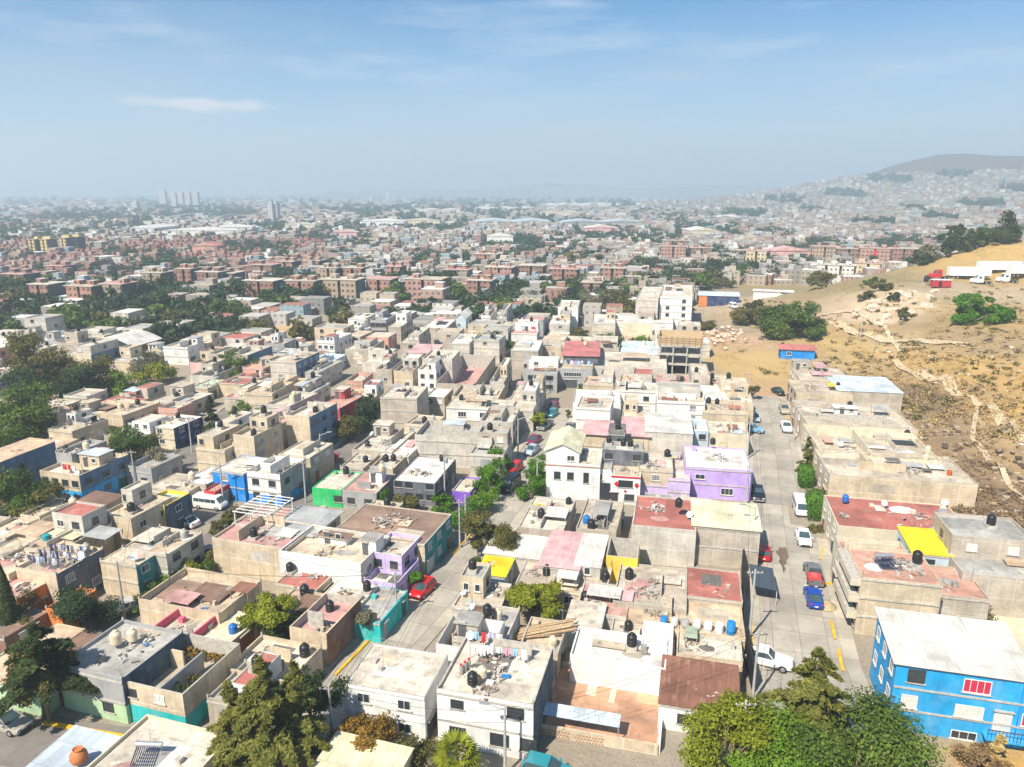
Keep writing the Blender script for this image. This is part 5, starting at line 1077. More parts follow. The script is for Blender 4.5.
def make_car(kind):
    root = empty('parked_car', (0, 0, 0)); P = paint('proto_' + kind, (.5,.5,.5)); body = []
    def B(b, name, smooth=True): o = b.build(name, root, smooth=smooth, merge=True); body.append(o); return o
    b = MB()
    if kind in ('sedan', 'hatch', 'suv'):
        hz = 1.0 if kind != 'suv' else 1.18; L = 2.25 if kind != 'hatch' else 1.95; up = .0 if kind != 'suv' else .18
        b.loft([ring(x*L/2.25, w, zb+up*.5, zt+up) for x, w, zb, zt in ((-2.25,.70,.38,.74),(-2.14,.83,.24,.90),(-1.5,.89,.2,.96),(-.6,.90,.2,.95),(.4,.90,.2,.94),(1.0,.89,.2,.92),(1.75,.86,.22,.82),(2.14,.80,.26,.70),(2.25,.66,.36,.58))], P); B(b, 'body')
        tail = -1.80 if kind == 'sedan' else -2.05
        st = [(tail*L/2.25,.70,.90),(-.95 if kind=='sedan' else -1.65*L/2.25,.64,1.40),(.05,.66,1.44),(1.0,.72,.90)]
        g = MB(); rings = []
        for x, w, z in st: rings.append([(x,-w*1.12,.88+up),(x,w*1.12,.88+up),(x,w,z+up),(x,-w,z+up)])
        g.loft(rings, GLASSB); g.build('cabin_glass', root, smooth=True, merge=True)
        x0, x1 = st[1][0], st[2][0]
        q = MB(); q.box(x0-.05, x1+.06, -.67, .67, 1.43+up, 1.49+up, P)
        for xx, zz, xt in ((1.02,.90,x1+.06), (st[0][0]-.02,.90,x0-.04)):
            for s in (-1, 1): q.bar((xx, s*.78, zz+up), (xt, s*.66, 1.45+up), .08, .07, P)
        for s in (-1, 1): q.bar((-.35, s*.80, .93+up), (-.40, s*.68, 1.45+up), .09, .06, P)
        B(q, 'roof', False)
        for s in (-1, 1): m = MB(); m.box(.72,.90,s*.98-.1,s*.98+.1,.93+up,1.06+up,P); B(m, 'mirror', False)
        xw = 1.38*L/2.25
        for x in (-xw, xw):
            for s in (-1, 1): wheel(root, x, s*.80, .33+up*.3)
        lights(root, 2.19*L/2.25, -2.22*L/2.25, .60, .60+up, .72+up)
        w_ = MB(); w_.box(2.2*L/2.25, 2.27*L/2.25, -.55, .55, .34+up*.5, .50+up*.5, BLACKP); w_.build('grille', root)
        pl = MB(); pl.box(-2.29*L/2.25, -2.25*L/2.25, -.2, .2, .5, .62, WHITEP); pl.build('number_plate', root)
    elif kind == 'pickup':
        b.loft([ring(x, w, .32, zt, .95) for x, w, zt in ((-2.6,.82,.70),(-2.5,.88,.74),(.55,.90,.74),(.6,.90,1.08),(1.3,.90,1.06),(2.2,.86,1.0),(2.5,.80,.88),(2.58,.70,.75))], P); B(b, 'body')
        c = MB(); c.loft([ring(x, w, .75, zt, .96) for x, w, zt in ((-.75,.90,1.12),(.75,.90,1.12))], P); B(c, 'cab_side', False)
        g = MB(); g.loft([[(x,-w*1.1,1.1),(x,w*1.1,1.1),(x,w,z),(x,-w,z)] for x, w, z in ((-.78,.76,1.12),(-.66,.70,1.66),(.2,.70,1.68),(.85,.76,1.12))], GLASSB); g.build('cabin_glass', root, smooth=True, merge=True)
        q = MB(); q.box(-.72,.26,-.72,.72,1.66,1.74,P)
        for s in (-1, 1): q.bar((.86,s*.84,1.1),(.26,s*.71,1.7),.09,.08,P); q.bar((-.8,s*.84,1.1),(-.7,s*.71,1.7),.14,.08,P)
        B(q, 'roof', False)
        for s in (-1, 1): w_ = MB(); w_.box(-2.55,-.78,s*.86-.05,s*.86+.05,.75,1.12,P); B(w_, 'bed_side', False)
        w_ = MB(); w_.box(-2.6,-2.52,-.80,.80,.72,1.1,P); B(w_, 'tailgate', False)
        f_ = MB(); f_.box(-2.5,-.8,-.80,.80,.75,.78,BLACKP); f_.build('bed_floor', root)
        for x in (-1.65, 1.7):
            for s in (-1, 1): wheel(root, x, s*.82, .38, .26)
        lights(root, 2.55, -2.6, .66, .74, .8); bm_ = MB(); bm_.box(2.5,2.68,-.85,.85,.42,.60,STEEL); bm_.build('bumper', root)
    elif kind == 'van':
        b.loft([ring(x, w, .3, zt, .88) for x, w, zt in ((-2.5,.84,1.9),(-2.42,.92,2.08),(-1,.94,2.14),(1.0,.94,2.13),(1.55,.92,2.0),(2.15,.90,1.22),(2.42,.84,1.0),(2.52,.72,.7))], P); B(b, 'body')
        g = MB(); g.poly([(2.16,-.74,1.26),(2.16,.74,1.26),(1.60,.70,1.98),(1.60,-.70,1.98)], GLASSB); g.build('windscreen', root)
        for s in (-1, 1):
            for x0, x1 in ((-2.2,-1.3),(-1.2,-.3),(-.2,.7),(.8,1.5)): g = MB(); g.box(x0, x1, s*.945-.02, s*.945+.005 if s>0 else s*.945+.02, 1.28, 1.82, GLASSB); g.build('side_window', root)
        g = MB(); g.box(-2.53,-2.47,-.68,.68,1.25,1.8,GLASSB); g.build('rear_window', root)
        for x in (-1.5, 1.6):
            for s in (-1, 1): wheel(root, x, s*.84, .34, .24)
        lights(root, 2.46, -2.5, .66, .76, .9); bm_ = MB(); bm_.box(2.46,2.6,-.88,.88,.38,.56,BLACKP); bm_.build('bumper', root)
    return root, body
CARP = {k: make_car(k) for k in ('sedan', 'hatch', 'suv', 'pickup', 'van')}
for k, (r0, bd) in CARP.items():
    COL.objects.unlink(r0)
    for c in list(r0.children_recursive): COL.objects.unlink(c)
def car(u, v, kind, col, ang, label, group='cars parked along the streets', s=1.08, pt=None):
    r0, bd = CARP[kind]; names = {o.data.name for o in bd}
    p = pt or at(u, v); o = copy_tree(r0); o.location = (p.x, p.y, .012 if pt is None else p.z); o.rotation_euler = (0, 0, rad(ang)); o.scale = (s, s, s)
    pm = paint(col, PAINT[col])
    for c in o.children:
        if c.data and c.data.name in names: c.material_slots[0].link = 'OBJECT'; c.material_slots[0].material = pm
    o.name = {'pickup': 'pickup_truck', 'van': 'parked_van'}.get(kind, 'parked_car')
    tag(o, label, {'pickup': 'pickup truck', 'van': 'van'}.get(kind, 'car'), group); return o
NB = -90 + 4
car(8,727,'sedan','champagne',-2,'champagne sedan parked before the pale green-walled house')
car(423,593,'hatch','red',-98,'bright red hatchback parked under the round green street tree')
car(211,508,'van','white',2,'white passenger van crossing before the blue street house')
car(803,541,'sedan','white',NB,'white sedan in the right-hand street below the white van')
car(800,512,'van','white',NB,'boxy white van parked beside the trimmed hedge trees')
car(757,497,'pickup','black',NB,'dark pickup parked below the purple house')
car(763,556,'hatch','red',90,'red car half under the dark awning beside the street')
car(813,578,'pickup','grey',NB+180,'grey pickup with red load in its bed')
car(813,601,'sedan','blue',NB+180,'deep blue sedan parked behind the grey pickup')
car(765,664,'pickup','white',-6,'white and grey pickup pulling out near the big trees')
car(755,420,'sedan','paleb',NB,'silver-blue car parked beside the beige house with red patch')
car(752,432,'suv','sky',-8,'light blue car turned across the pavement')
car(784,412,'pickup','tan',NB,'tan pickup parked on the far right side of the street')
car(786,430,'pickup','white',NB,'white pickup with open bed behind the tan pickup')
car(778,394,'sedan','black',NB+20,'black car on the dirt at the street end')
car(532,453,'sedan','paleb',-97,'pale blue saloon parked on the left of the tree-lined street')
car(534,443,'sedan','maroon',-97,'maroon car parked behind the pale blue saloon')
car(553,409,'hatch','maroon',-97,'purple-maroon car near the far street bend')
car(552,416,'hatch','teal',-97,'small teal car behind the purple-maroon car')
car(545,428,'pickup','grey',-97,'dark grey pickup between parked cars up the street')
car(571,431,'pickup','grey',80,'grey flatbed pickup beside the plain white-walled house')
car(514,472,'suv','red',-97,'red-sided suv near the gable attic house')
car(510,489,'van','black',-97,'dark van parked below the red-sided suv')
car(66,512,'hatch','white',-6,'white hatchback before the brown canopy house')
car(186,525,'sedan','white',170,'white car hidden behind the yellow terrace house')
car(134,610,'sedan','silver',55,'silver car parked by the hedge under the street lamp')
car(548,778,'suv','teal',-2,'teal car below the white laundry-roof building')
car(214,556,'sedan','grey',50,'grey car behind the hedge near the blank beige house')
# items carried in the grey pickup bed
rr = at(813,578); b = MB(); b.box(-.8,.8,-.9,.9,0,.35,cloth((.6,.05,.06))); b.box(-.5,.3,-.6,.5,.352,.55,cloth((.7,.12,.12))); o = b.build('cargo_bundle', None, (rr.x - .1, rr.y - 1.9, 1.0), rad(4)); tag(o, 'red covered bundle lying in the grey pickup bed', 'cargo')

# ------------------------------------------------------------------ lorries and containers on the hill
def trailer(p, ang, L, label, col='trailer_white'):
    o = empty('lorry_trailer', p, rad(ang)); tag(o, label, 'lorry trailer', 'lorries parked on the hill'); m = plain(col, (.80,.80,.79), .5)
    b = MB(); b.box(-L/2, L/2, -1.25, 1.25, 1.15, 3.9, m)
    for k in range(int(L)): b.box(-L/2+k+.3, -L/2+k+.36, -1.27, -1.25, 1.2, 3.85, plain('trailer_rib', (.6,.6,.6), .5))
    b.build('cargo_box', o); b = MB(); b.box(-L/2+.2, L/2-.4, -1.0, 1.0, .85, 1.147, BLACKP); b.build('chassis', o)
    for x in (-L/2+1.3, -L/2+2.6):
        for s in (-1, 1): wheel(o, x, s*.98, .5, .4)
    [(lambda q: (q.box(L/2-3, L/2-2.8, y, y+.2, 0, .85, STEEL), q)[1])(MB()).build('landing_leg', o) for y in (-.8, .6)]; o.scale = (1.25, 1.25, 1.25); return o
def tractor(p, ang, col, label):
    o = empty('lorry_cab', p, rad(ang)); tag(o, label, 'lorry', 'lorries parked on the hill'); m = paint(col, PAINT[col])
    b = MB(); b.loft([ring(x, w, .7, zt, .92) for x, w, zt in ((-1.2,1.15,2.9),(-1.1,1.2,3.2),(.5,1.2,3.1),(.95,1.15,2.0),(2.3,1.0,1.8),(2.5,.9,1.3))], m); b.build('cab', o, smooth=True, merge=True)
    b = MB(); b.poly([(.98,-.9,2.05),(.98,.9,2.05),(.58,.9,2.95),(.58,-.9,2.95)], GLASSB); b.build('windscreen', o)
    for s in (-1, 1): b = MB(); b.box(-.5,.4,s*1.2-.02,s*1.2+.02,2.0,2.7,GLASSB); b.build('side_window', o)
    b = MB(); b.box(-4, 2.3, -.5, .5, .6, .95, BLACKP); b.build('chassis', o)
    for x in (1.6,-2.2,-3.4):
        for s in (-1, 1): wheel(o, x, s*.95, .5, .35)
    o.scale = (1.2, 1.2, 1.2); return o
def G(u, v): return on_ground(u, v)
trailer(G(968,279), 12, 13, 'white trailer behind the red lorry cab'); tractor(G(938,279)+Vector((-1,-2,0)), 192, 'red', 'red lorry cab at the left end of the white trailer')
trailer(G(998,273), 14, 14, 'long white trailer parked furthest back on the hill'); trailer(G(1026,277), 14, 12, 'white trailer cut by the right edge of the view'); tractor(G(1004,283), 190, 'white', 'white lorry cab in front of the parked trailers'); tractor(G(978,284), 185, 'white', 'dark-windowed white lorry cab beside the red cab\'s trailer')
p = G(940,287); o = empty('site_container', p, rad(8)); tag(o, 'red site container hut on the hilltop yard', 'container'); b = MB(); b.box(-3.2,3.2,-1.3,1.3,.1,2.6,plain('container_red', (.42,.04,.05), .6))
for k in range(20): b.box(-3.1+k*.32,-3.0+k*.32,-1.34,-1.3,.2,2.5,plain('container_red', (.42,.04,.05), .6))
b.build('body', o); b = MB(); b.box(-3.4,3.4,-1.5,1.5,2.603,2.75,WHITEP); b.build('roof', o); b = MB(); b.box(-1,.0,-1.37,-1.345,.2,2.2,BLACKP); b.build('door', o)
p = G(926,282); tank(Vector((p.x,p.y,p.z+.1)), 'black', 1.7, 'black water tank beside the red container on the hill')

# excavator on the dirt lot
p = at(306,338); o = empty('excavator', p, rad(-20)); tag(o, 'dark tracked excavator working on the dirt lot', 'excavator'); m = plain('excavator_paint', (.06,.055,.05), .6)
for s in (-1, 1): b = MB(); b.loft([[(x, s*1.5-.35, z0), (x, s*1.5+.35, z0), (x, s*1.5+.35, z1), (x, s*1.5-.35, z1)] for x, z0, z1 in ((-2.4,.4,.7),(-2,.02,1.0),(2,.02,1.0),(2.4,.4,.7))], BLACKP); b.build('track', o)
b = MB(); b.box(-2.6,1.5,-1.4,1.4,1.1,2.3,m); b.build('body', o); b = MB(); b.box(.1,1.5,-1.35,-.2,2.303,3.5,GLASSB); b.build('cab', o)
b = MB(); b.bar((1.4,.4,2.0),(4.5,.4,5.2),.5,.6,m); b.bar((4.5,.4,5.2),(6.8,.4,2.6),.4,.5,m); b.build('boom', o); b = MB(); b.loft([[(6.4,-.3,2.6),(7.2,-.3,2.6),(7.2,1.1,2.6),(6.4,1.1,2.6)],[(6.3,-.3,1.6),(6.9,-.3,1.6),(6.9,1.1,1.6),(6.3,1.1,1.6)]], m); b.build('bucket', o)

# ------------------------------------------------------------------ poles, lamps, wires
POLES = []
def pole(u, v, h, label, lamp=None, cross=True, drum=False, pt=None):
    p = pt or at(u, v); o = empty('street_lamp' if lamp else 'utility_pole', p, rad(17)); tag(o, label, 'street lamp' if lamp else 'utility pole', 'street lamps' if lamp else 'concrete utility poles')
    b = MB(); b.tube((0,0,-.2),(0,0,h),.16,.10,10,plain('pole_concrete', (.42,.41,.39), .85)); b.build('pole', o)
    if cross: b = MB(); b.box(-.9,.9,-.05,.05,h-.5,h-.4,CONCD); b.build('crossarm', o); [ (lambda q: q.build('insulator', o))((lambda q: (q.lathe([(.04,0),(.06,.05),(.03,.12)],8,WHITEP,(x,0,h-.395)), q)[1])(MB())) for x in (-.8,-.3,.3,.8) ]
    if lamp:
        b = MB(); b.tube((0,0,h-.3),(lamp*1.5,0,h+.35),.04,.035,6,STEEL); b.build('lamp_arm', o); b = MB(); b.loft([[(lamp*x,-w,h+z),(lamp*x,w,h+z),(lamp*x,w*.8,h+z+.14),(lamp*x,-w*.8,h+z+.14)] for x, w, z in ((1.3,.06,.3),(1.6,.16,.32),(2.2,.12,.38))], STEEL); b.build('lamp_head', o)
    if drum: b = MB(); b.lathe([(.28,0),(.3,.05),(.3,.8),(.25,.88)],12,STEEL,(.35,0,h-1.9)); b.build('transformer', o)
    POLES.append((o, p, h)); return o
pole(397,620,6.4,'grey pole beside the turquoise street-front house'); pole(125,618,7.6,'street lamp with single arm beside the teal-fronted house',1,False); pole(306,503,7.5,'tall pole before the green house'); pole(286,500,6.5,'pole beside the white terrace house with blue base')
pole(224,506,7.5,'dark pole in front of the blue street house'); pole(445,500,8.5,'pole with transformer before the verandah house',None,True,True); pole(460,548,7.5,'pole at the brown-roofed corner house'); pole(466,542,7.5,'second slimmer pole beside the brown-roofed corner house',None,False)
pole(518,455,7.5,'street lamp on the left of the tree-lined street',1,False); pole(537,498,6.5,'pale pole beside the white house with gable attic',None,False); pole(749,640,9,'street pole beside the barrel-row house'); pole(751,560,8,'street pole by the cream sheet-roofed house',-1,False); pole(747,460,8,'street pole beside the purple house',None)
pole(794,440,7.5,'wooden-looking pole beside the conifer on the right street'); pole(746,505,7,'short street pole below the purple house',None,False); pole(746,400,7,'pole at the street end by the small tree'); pole(136,488,7.0,'lamp pole beside the blue shop house',None,True); pole(322,470,7.0,'street lamp beside the tall pale house',1,False)
pole(192,452,6.5,'street lamp by the pink wall lane',-1,False); pole(333,745,6.5,'utility pole between spruce and yellow-leaved tree'); pole(505,775,7.0,'dark street lamp before the white laundry-roof building',-1,False); pole(738,790,9,'pole with transformer among the big bottom trees',None,True,True); pole(752,705,8.5,'concrete pole rising from the big bottom trees')
pole(545,395,7,'thin pole at the far street bend'); pole(842,352,6,'thin pole on the dirt track',None,False,False,on_ground(860,340)); pole(900,350,5,'thin post beside the hill path',None,False,False,on_ground(873,352))
def wire(i, j, sag=.6, offs=(-.8,.8), label=''):
    (a, pa, ha), (b_, pb, hb) = POLES[i], POLES[j]; mb = MB()
    for x in offs:
        o1 = Vector((pa.x + x*.95, pa.y + x*.3, ha + pa.z - .28)); o2 = Vector((pb.x + x*.95, pb.y + x*.3, hb + pb.z - .28)); pts = [o1.lerp(o2, k/10) - Vector((0,0,sag*4*(k/10)*(1-k/10))) for k in range(11)]
        for p_, q_ in zip(pts, pts[1:]): mb.tube(p_, q_, .018, .018, 4, WIRE, False)
    o = mb.build('power_line'); tag(o, label, 'power line', 'overhead wires')
wire(0,6,.8,label='wires strung above the red hatchback\'s street'); wire(2,3,.5,label='wires between green house pole and terrace house pole'); wire(3,4,.5,label='wires past the blue street house'); wire(10,11,.6,label='wires along the barrel-row house side'); wire(11,12,.8,label='wires past the big cream sheet roof'); wire(12,15,.8,label='wires running to the far street end')
wire(19,0,.8,label='wires from the spruce pole up the street'); wire(20,22,1.0,label='wires crossing low before the patio wall'); wire(21,22,.3,label='wires between the two poles in the big trees'); wire(5,2,.5,label='wires from the transformer pole to the green house')

# ------------------------------------------------------------------ trees and hedges of the near and middle ground
grow(at(272,786),12.6,5.2,'conifer','spruce',17000,.30,'large golden-green drooping conifer in the bottom left centre','conifer_tree',3,.30,low=.03,lean=.3,taper=1.25)
grow(at(238,775),9.6,3.6,'conifer','spruce',8000,.28,'smaller drooping conifer on the left of the large golden-green one','conifer_tree',4,.2,low=.03,taper=1.2)
grow(at(302,775),11.4,3.8,'conifer','spruce',9000,.28,'drooping conifer on the right of the large golden-green one','conifer_tree',5,.2,low=.03,taper=1.2)
grow(at(312,730),7.5,2.8,'broad','dark',5000,.26,'dark round tree right behind the drooping conifer',seed=31)
grow(at(302,742),6.4,2.4,'broad','green',4500,.26,'dense green tree between conifer and utility pole',seed=32)
p = at(63,726); grow(Vector((p.x-1.6,p.y,0)),10.8,3.9,'conifer','dark',12000,.30,'dark tall tree leaning over the pale green wall',seed=33,low=.36,trunk=.22,lean=-.3,taper=2.6); p2 = at(40,724)
grow(Vector((p2.x,p2.y+.5,0)),8.2,3.2,'broad','olive',6000,.24,'olive-tinted tree left of the dark leaning tree',seed=34,low=.40,trunk=.14)
grow(at(13,640),10.0,1.0,'cypress','dark',3500,.22,'slender dark cypress before the orange house','cypress_tree',seed=35,trunk=.12)
grow(at(88,632),6.6,3.0,'broad','teal',8000,.22,'dark rounded tree beside the lamp street',seed=36,low=.12)
grow(at(30,628),4.0,2.8,'broad','olive',3000,.22,'low olive bush below the orange house','bush',seed=37,low=.1,cat='bush')
grow(at(268,645),6.8,3.1,'broad','lime',12000,.22,'bright lime-green tree in the patched yard',seed=38,low=.22); grow(at(285,650),4.2,2.2,'broad','dark',3500,.22,'dark shrub beneath the bright lime tree','bush',seed=39,low=.1,cat='bush')
grow(at(365,762),5.4,2.3,'broad','rust',7500,.22,'round tree with orange-yellow leaves before the white building',seed=40,low=.12)
grow(at(412,768),4.0,1.9,'broad','olive',3500,.2,'sparse olive shrub beside the palm','bush',seed=41,low=.1,cat='bush'); grow(at(432,772),3.2,1.6,'broad','grey',2200,.2,'dry grey shrub beside the palm','bush',seed=42,low=.1,cat='bush')
grow(at(458,790),3.6,2.0,'palm','lime',0,.2,'fan palm before the white building','fan_palm',seed=43,trunk=.16)
grow(at(372,640),3.8,1.4,'broad','grey',2600,.2,'small grey-green street tree by the brown crenellated house',seed=44,low=.3,trunk=.1)
grow(at(418,592),3.0,1.15,'broad','hedge',3500,.16,'round clipped green tree over the red hatchback',seed=45,low=.22,trunk=.1); grow(at(436,556),2.6,1.0,'broad','olive',1800,.16,'small olive tree beside the brown-roofed corner house',seed=46,low=.25,trunk=.1)
grow(at(402,513),3.4,2.4,'broad','olive',5000,.2,'broad olive bush before the verandah house','bush',seed=47,low=.08,cat='bush'); grow(at(386,509),3.0,1.6,'broad','hedge',3000,.18,'round green bush left of the olive bush','bush',seed=48,low=.08,cat='bush'); grow(at(440,511),2.6,1.9,'broad','hedge',3500,.18,'clipped green bush right of the verandah house','bush',seed=49,low=.08,cat='bush')
for i, (u, v, h, r, lf, d) in enumerate(((463,530,5.4,2.3,'hedge','leafy street tree nearest the violet wall'),(478,512,6.0,2.5,'bright','yellow-green street tree above the big grey-green tree'),(487,500,6.2,2.5,'hedge','bright clipped street tree beside the dark van'),(494,486,6.2,2.3,'hedge','bright clipped street tree beside the red-sided suv'),(497,474,5.4,1.9,'hedge','furthest bright clipped tree of the street row'))): grow(at(u,v),h,r,'broad',lf,3800,.2,d,seed=50+i,low=.12,trunk=.12,group='clipped trees along the tree-lined street')
grow(at(497,558),7.8,4.0,'broad','olive',12000,.24,'large grey-green tree over the street by the yellow awning',seed=56,low=.15,trunk=.2); grow(at(478,556),3.2,1.4,'broad','olive',1800,.2,'small olive tree left of the big grey-green tree',seed=57,low=.3,trunk=.1)
grow(at(532,624),6.4,3.5,'broad','lime',13000,.24,'spreading yellow-green tree over the tree-shaded house',seed=58,low=.22,trunk=.2); grow(at(480,566),2.0,1.0,'broad','green',1500,.18,'green bush beside the yellow awning','bush',seed=59,low=.05,cat='bush')
for i, (u, v, d) in enumerate(((530,500,'clipped street bush nearest, before the gable attic house'),(535,490,'clipped street bush second along, left of the gable attic house'),(541,478,'clipped street bush furthest, left of the gable attic house'))): grow(at(u,v),4.8,1.9,'broad','hedge',4200,.2,d,'bush',seed=60+i,low=.05,cat='bush',group='clipped bushes by the gable attic house')
grow(at(536,430),4.6,2.0,'broad','lime',4000,.22,'olive-yellow tree above the parked cars',seed=64,low=.15); grow(at(568,418),2.0,.8,'broad','olive',900,.18,'tiny round tree beside the plain white wall',seed=65,low=.2,trunk=.08)
grow(at(581,392),2.6,.9,'broad','green',900,.2,'slim young tree by the red-roofed terrace house',seed=66,low=.1,trunk=.06)
grow(at(806,470),6.4,1.9,'conifer','spruce',5500,.2,'olive conifer standing on the right street','conifer_tree',seed=67,trunk=.14,low=.1)
grow(at(805,486),3.6,1.2,'hedge','hedge',4500,.17,'box-clipped hedge tree, upper of two by the white van','hedge',seed=68,sc_=(1,1.5),rz=rad(4),trunk=.1,cat='hedge'); grow(at(815,517),4.0,1.5,'hedge','hedge',6000,.17,'box-clipped hedge tree, lower of two by the white van','hedge',seed=69,sc_=(1,1.7),rz=rad(4),trunk=.1,cat='hedge')
grow(at(818,532),1.4,1.4,'broad','olive',1500,.18,'low scrub below the clipped hedge trees','bush',seed=70,low=.0,cat='bush'); grow(at(752,400),3.6,1.7,'broad','olive',2500,.22,'small olive tree at the end of the right street',seed=71,low=.25)
grow(on_ground(792,338),13,9.2,'broad','green',24000,.5,'largest spreading green tree on the dirt slope',seed=72,low=.02,trunk=.5,sc_=(1,.8)); grow(on_ground(753,324),9.5,7.6,'broad','olive',11000,.5,'dull green tree left of the largest slope tree',seed=73,low=.05,trunk=.35)
p = on_ground(972,322); grow(p,8.4,10.5,'broad','hedge',22000,.5,'wide deep-green shrub below the lorry yard','bush',seed=74,low=.0,trunk=.3,rz=rad(17),sc_=(1,.6),cat='bush')
# big trees along the bottom right
grow(at(806,768),12.2,6.2,'conifer','spruce',18000,.28,'golden-brown conifer rising among the big bottom trees','conifer_tree',seed=75,trunk=.30,low=.08,taper=1.5)
p = at(852,815); grow(Vector((p.x,p.y,0)),9.6,5.2,'broad','green',24000,.24,'broad green tree before the bright blue house',seed=76,low=.1,trunk=.28)
p = at(800,835); grow(Vector((p.x,p.y,0)),9.6,5.2,'broad','bright',24000,.24,'bright green tree in the middle of the bottom trees',seed=77,low=.1,trunk=.25)
p = at(716,800); grow(Vector((p.x,p.y,0)),9.0,4.4,'broad','lime',13000,.24,'yellow-green tree at the left of the bottom trees',seed=78,low=.15,trunk=.25); grow(at(755,790),7.2,3.2,'broad','bright',9000,.24,'fresh green tree behind the concrete pole',seed=79,low=.15)
grow(at(996,765),3.2,1.6,'conifer','straw',2600,.22,'dry straw-coloured bush below the bright blue house','bush',seed=80,trunk=.08,low=.05,cat='bush'); grow(at(972,772),2.4,2.2,'broad','dry',2200,.2,'dry brown bush beside the retaining wall','bush',seed=81,low=0,cat='bush')
grow(find('cream walled yard house')['root'].location + Vector((-1.6,-.2,.1)),3.2,1.7,'broad','grey',1800,.24,'dead grey spiky plant in the cream walled yard','dry_plant',seed=82,low=.05,trunk=.08,cat='plant')
# hedge rows
for i, (u, v, h, r, lf) in enumerate(((236,520,2.6,1.7,'olive'),(252,517,2.8,1.7,'grey'),(268,513,2.6,1.5,'olive'),(284,522,2.4,1.6,'green'),(298,524,2.4,1.6,'lime'),(312,526,2.4,1.6,'green'),(326,528,2.4,1.5,'hedge'),(222,528,2.2,1.5,'olive'))): grow(at(u,v+4),h,r,'broad',lf,2200,.2,'roadside bush, %s from left along the cross street' % ordw(sorted((236,252,268,284,298,312,326,222)).index(u)) if u != 222 else 'roadside bush, leftmost along the cross street','bush',seed=90+i,low=.02,cat='bush',group='bushes along the cross street')
for i, (u, v, h, r, lf) in enumerate(((136,612,2.4,1.5,'green'),(148,606,2.6,1.6,'olive'),(162,598,2.8,1.7,'green'),(176,588,2.8,1.7,'bright'),(190,580,2.8,1.6,'lime'),(203,574,2.8,1.6,'green'),(214,566,2.4,1.4,'olive'))): grow(at(u,v),h,r,'broad',lf,2400,.2,'%s bush up the lamp street hedge row, counted from the lamp' % ordw(i),'bush',seed=100+i,low=.02,cat='bush',group='hedge row along the lamp street')
grow(at(177,578),4.0,.5,'cypress','dark',1200,.18,'small dark cypress in the lamp street hedge row','cypress_tree',seed=110,trunk=.08)
for i, (u, v, h, r, lf, d) in enumerate(((240,497,2.2,1.5,'hedge','clipped bush before the blue street house'),(262,501,2.0,1.3,'olive','olive bush before the white terrace house'),(293,492,5.0,1.3,'dark','dark shrub beside the terrace house corner'),(335,462,2.4,1.3,'magenta','pink bougainvillea bush at the lane corner'))): grow(at(u,v),h,r,'broad',lf,2200,.18,d,'bush',seed=111+i,low=.03,cat='bush')
MID = [(35,385,15,6,'olive','tall dark tree left of the jacaranda'),(60,388,11,5,'olive','olive tree beside the tall dark tree'),(14,445,11,6,'green','large green tree at the left edge'),(38,440,12,6,'green','dark tree behind the tan-roofed brick house'),(40,412,12,6,'teal','deep green tree before the cream house'),(12,515,10,5,'green','dark tree below the tan-roofed brick house'),(40,520,6,4,'olive','olive round tree before the blue balcony shop'),(28,505,7.5,1.2,'dark','dark conifer at the brick house front'),
    (134,460,8.5,3.6,'green','round tree above the grey-roofed house'),(166,470,5,3.2,'grey','grey-green tree at the lane bend'),(104,398,11,6,'olive','thin olive tree right of the cream house'),(84,402,10,6,'teal','deep green tree below the cream house'),(128,397,7,5,'bright','bright green tree beside the yellow field'),(156,383,7,5,'lime','yellow-green tree at the yellow field edge'),(145,375,8,5,'grey','bare grey tree before the arched hall'),(15,398,6,4.5,'jac','purple jacaranda tree at the left'),
    (213,437,9,2.6,'dark','sparse dark araucaria in the lane'),(236,428,5,4.2,'bright','bright bush cluster beside the araucaria'),(252,420,5,3.6,'green','green bush right of the bright cluster'),(276,402,5.5,3.4,'bright','bright green tree above the long pale roofs'),(238,378,7.5,5.5,'green','tree against the large blank grey building'),(212,374,5,4,'grey','bare tree before the pink building'),(238,343,9,7,'teal','deep green tree behind the large blank grey building'),(244,322,7,5,'dark','small dark tree at the pale flats'),
    (360,430,6.5,3.4,'teal','dark tree left of the block tower'),(350,440,6,3,'olive','olive tree at the red wall'),(372,418,5.5,3,'dark','dark bush under the block tower'),(495,354,7,6.5,'green','large green bush right of the framed grey house'),(478,350,5,4,'bright','bright bush left of the large green bush'),(425,315,7,9,'teal','wide deep green tree before the pink flats'),(394,322,6,5,'dark','dark tree beside the dark two-storey house'),(590,350,6,6,'green','green tree behind the red terrace roof'),(572,352,5,5,'bright','bright tree left of the red terrace roof tree'),(620,356,7,6,'green','green tree left of the pale blue sheet roof'),(640,350,4.5,4,'bright','bright bush near the tall white apartments'),
    (592,312,10,8,'grey','grey-green tree group near the stepped white house'),(608,308,9,7,'olive','olive tree beside the grey-green group'),(630,302,9,8,'green','green tree left of the blank tall block'),(552,318,6,4,'teal','small deep tree near the orange shed'),(500,312,7,10,'green','wide green tree above the twin houses'),(522,316,5,5,'teal','dark round tree by the blue shed'),(578,340,4,4,'olive','olive shrub by the stepped white house'),(702,330,5,4,'olive','olive tree right of the bare frame'),(725,302,5,5,'olive','olive shrub row by the blue warehouse'),(708,300,5,5,'green','green shrub left of the blue warehouse'),
    (822,288,8,6,'olive','olive tree on the quarry edge'),(838,272,6,5,'teal','deep shrub behind the quarry edge'),(880,290,4,3.6,'olive','olive shrub on the pale cliff'),(905,318,3,2.6,'olive','tiny shrub on the pale cliff face'),(865,300,3.4,3,'olive','small shrub left on the pale cliff'),(893,300,3,2.4,'dark','dark shrub near the cliff top'),(872,285,3,3,'green','green shrub above the pale cliff')]
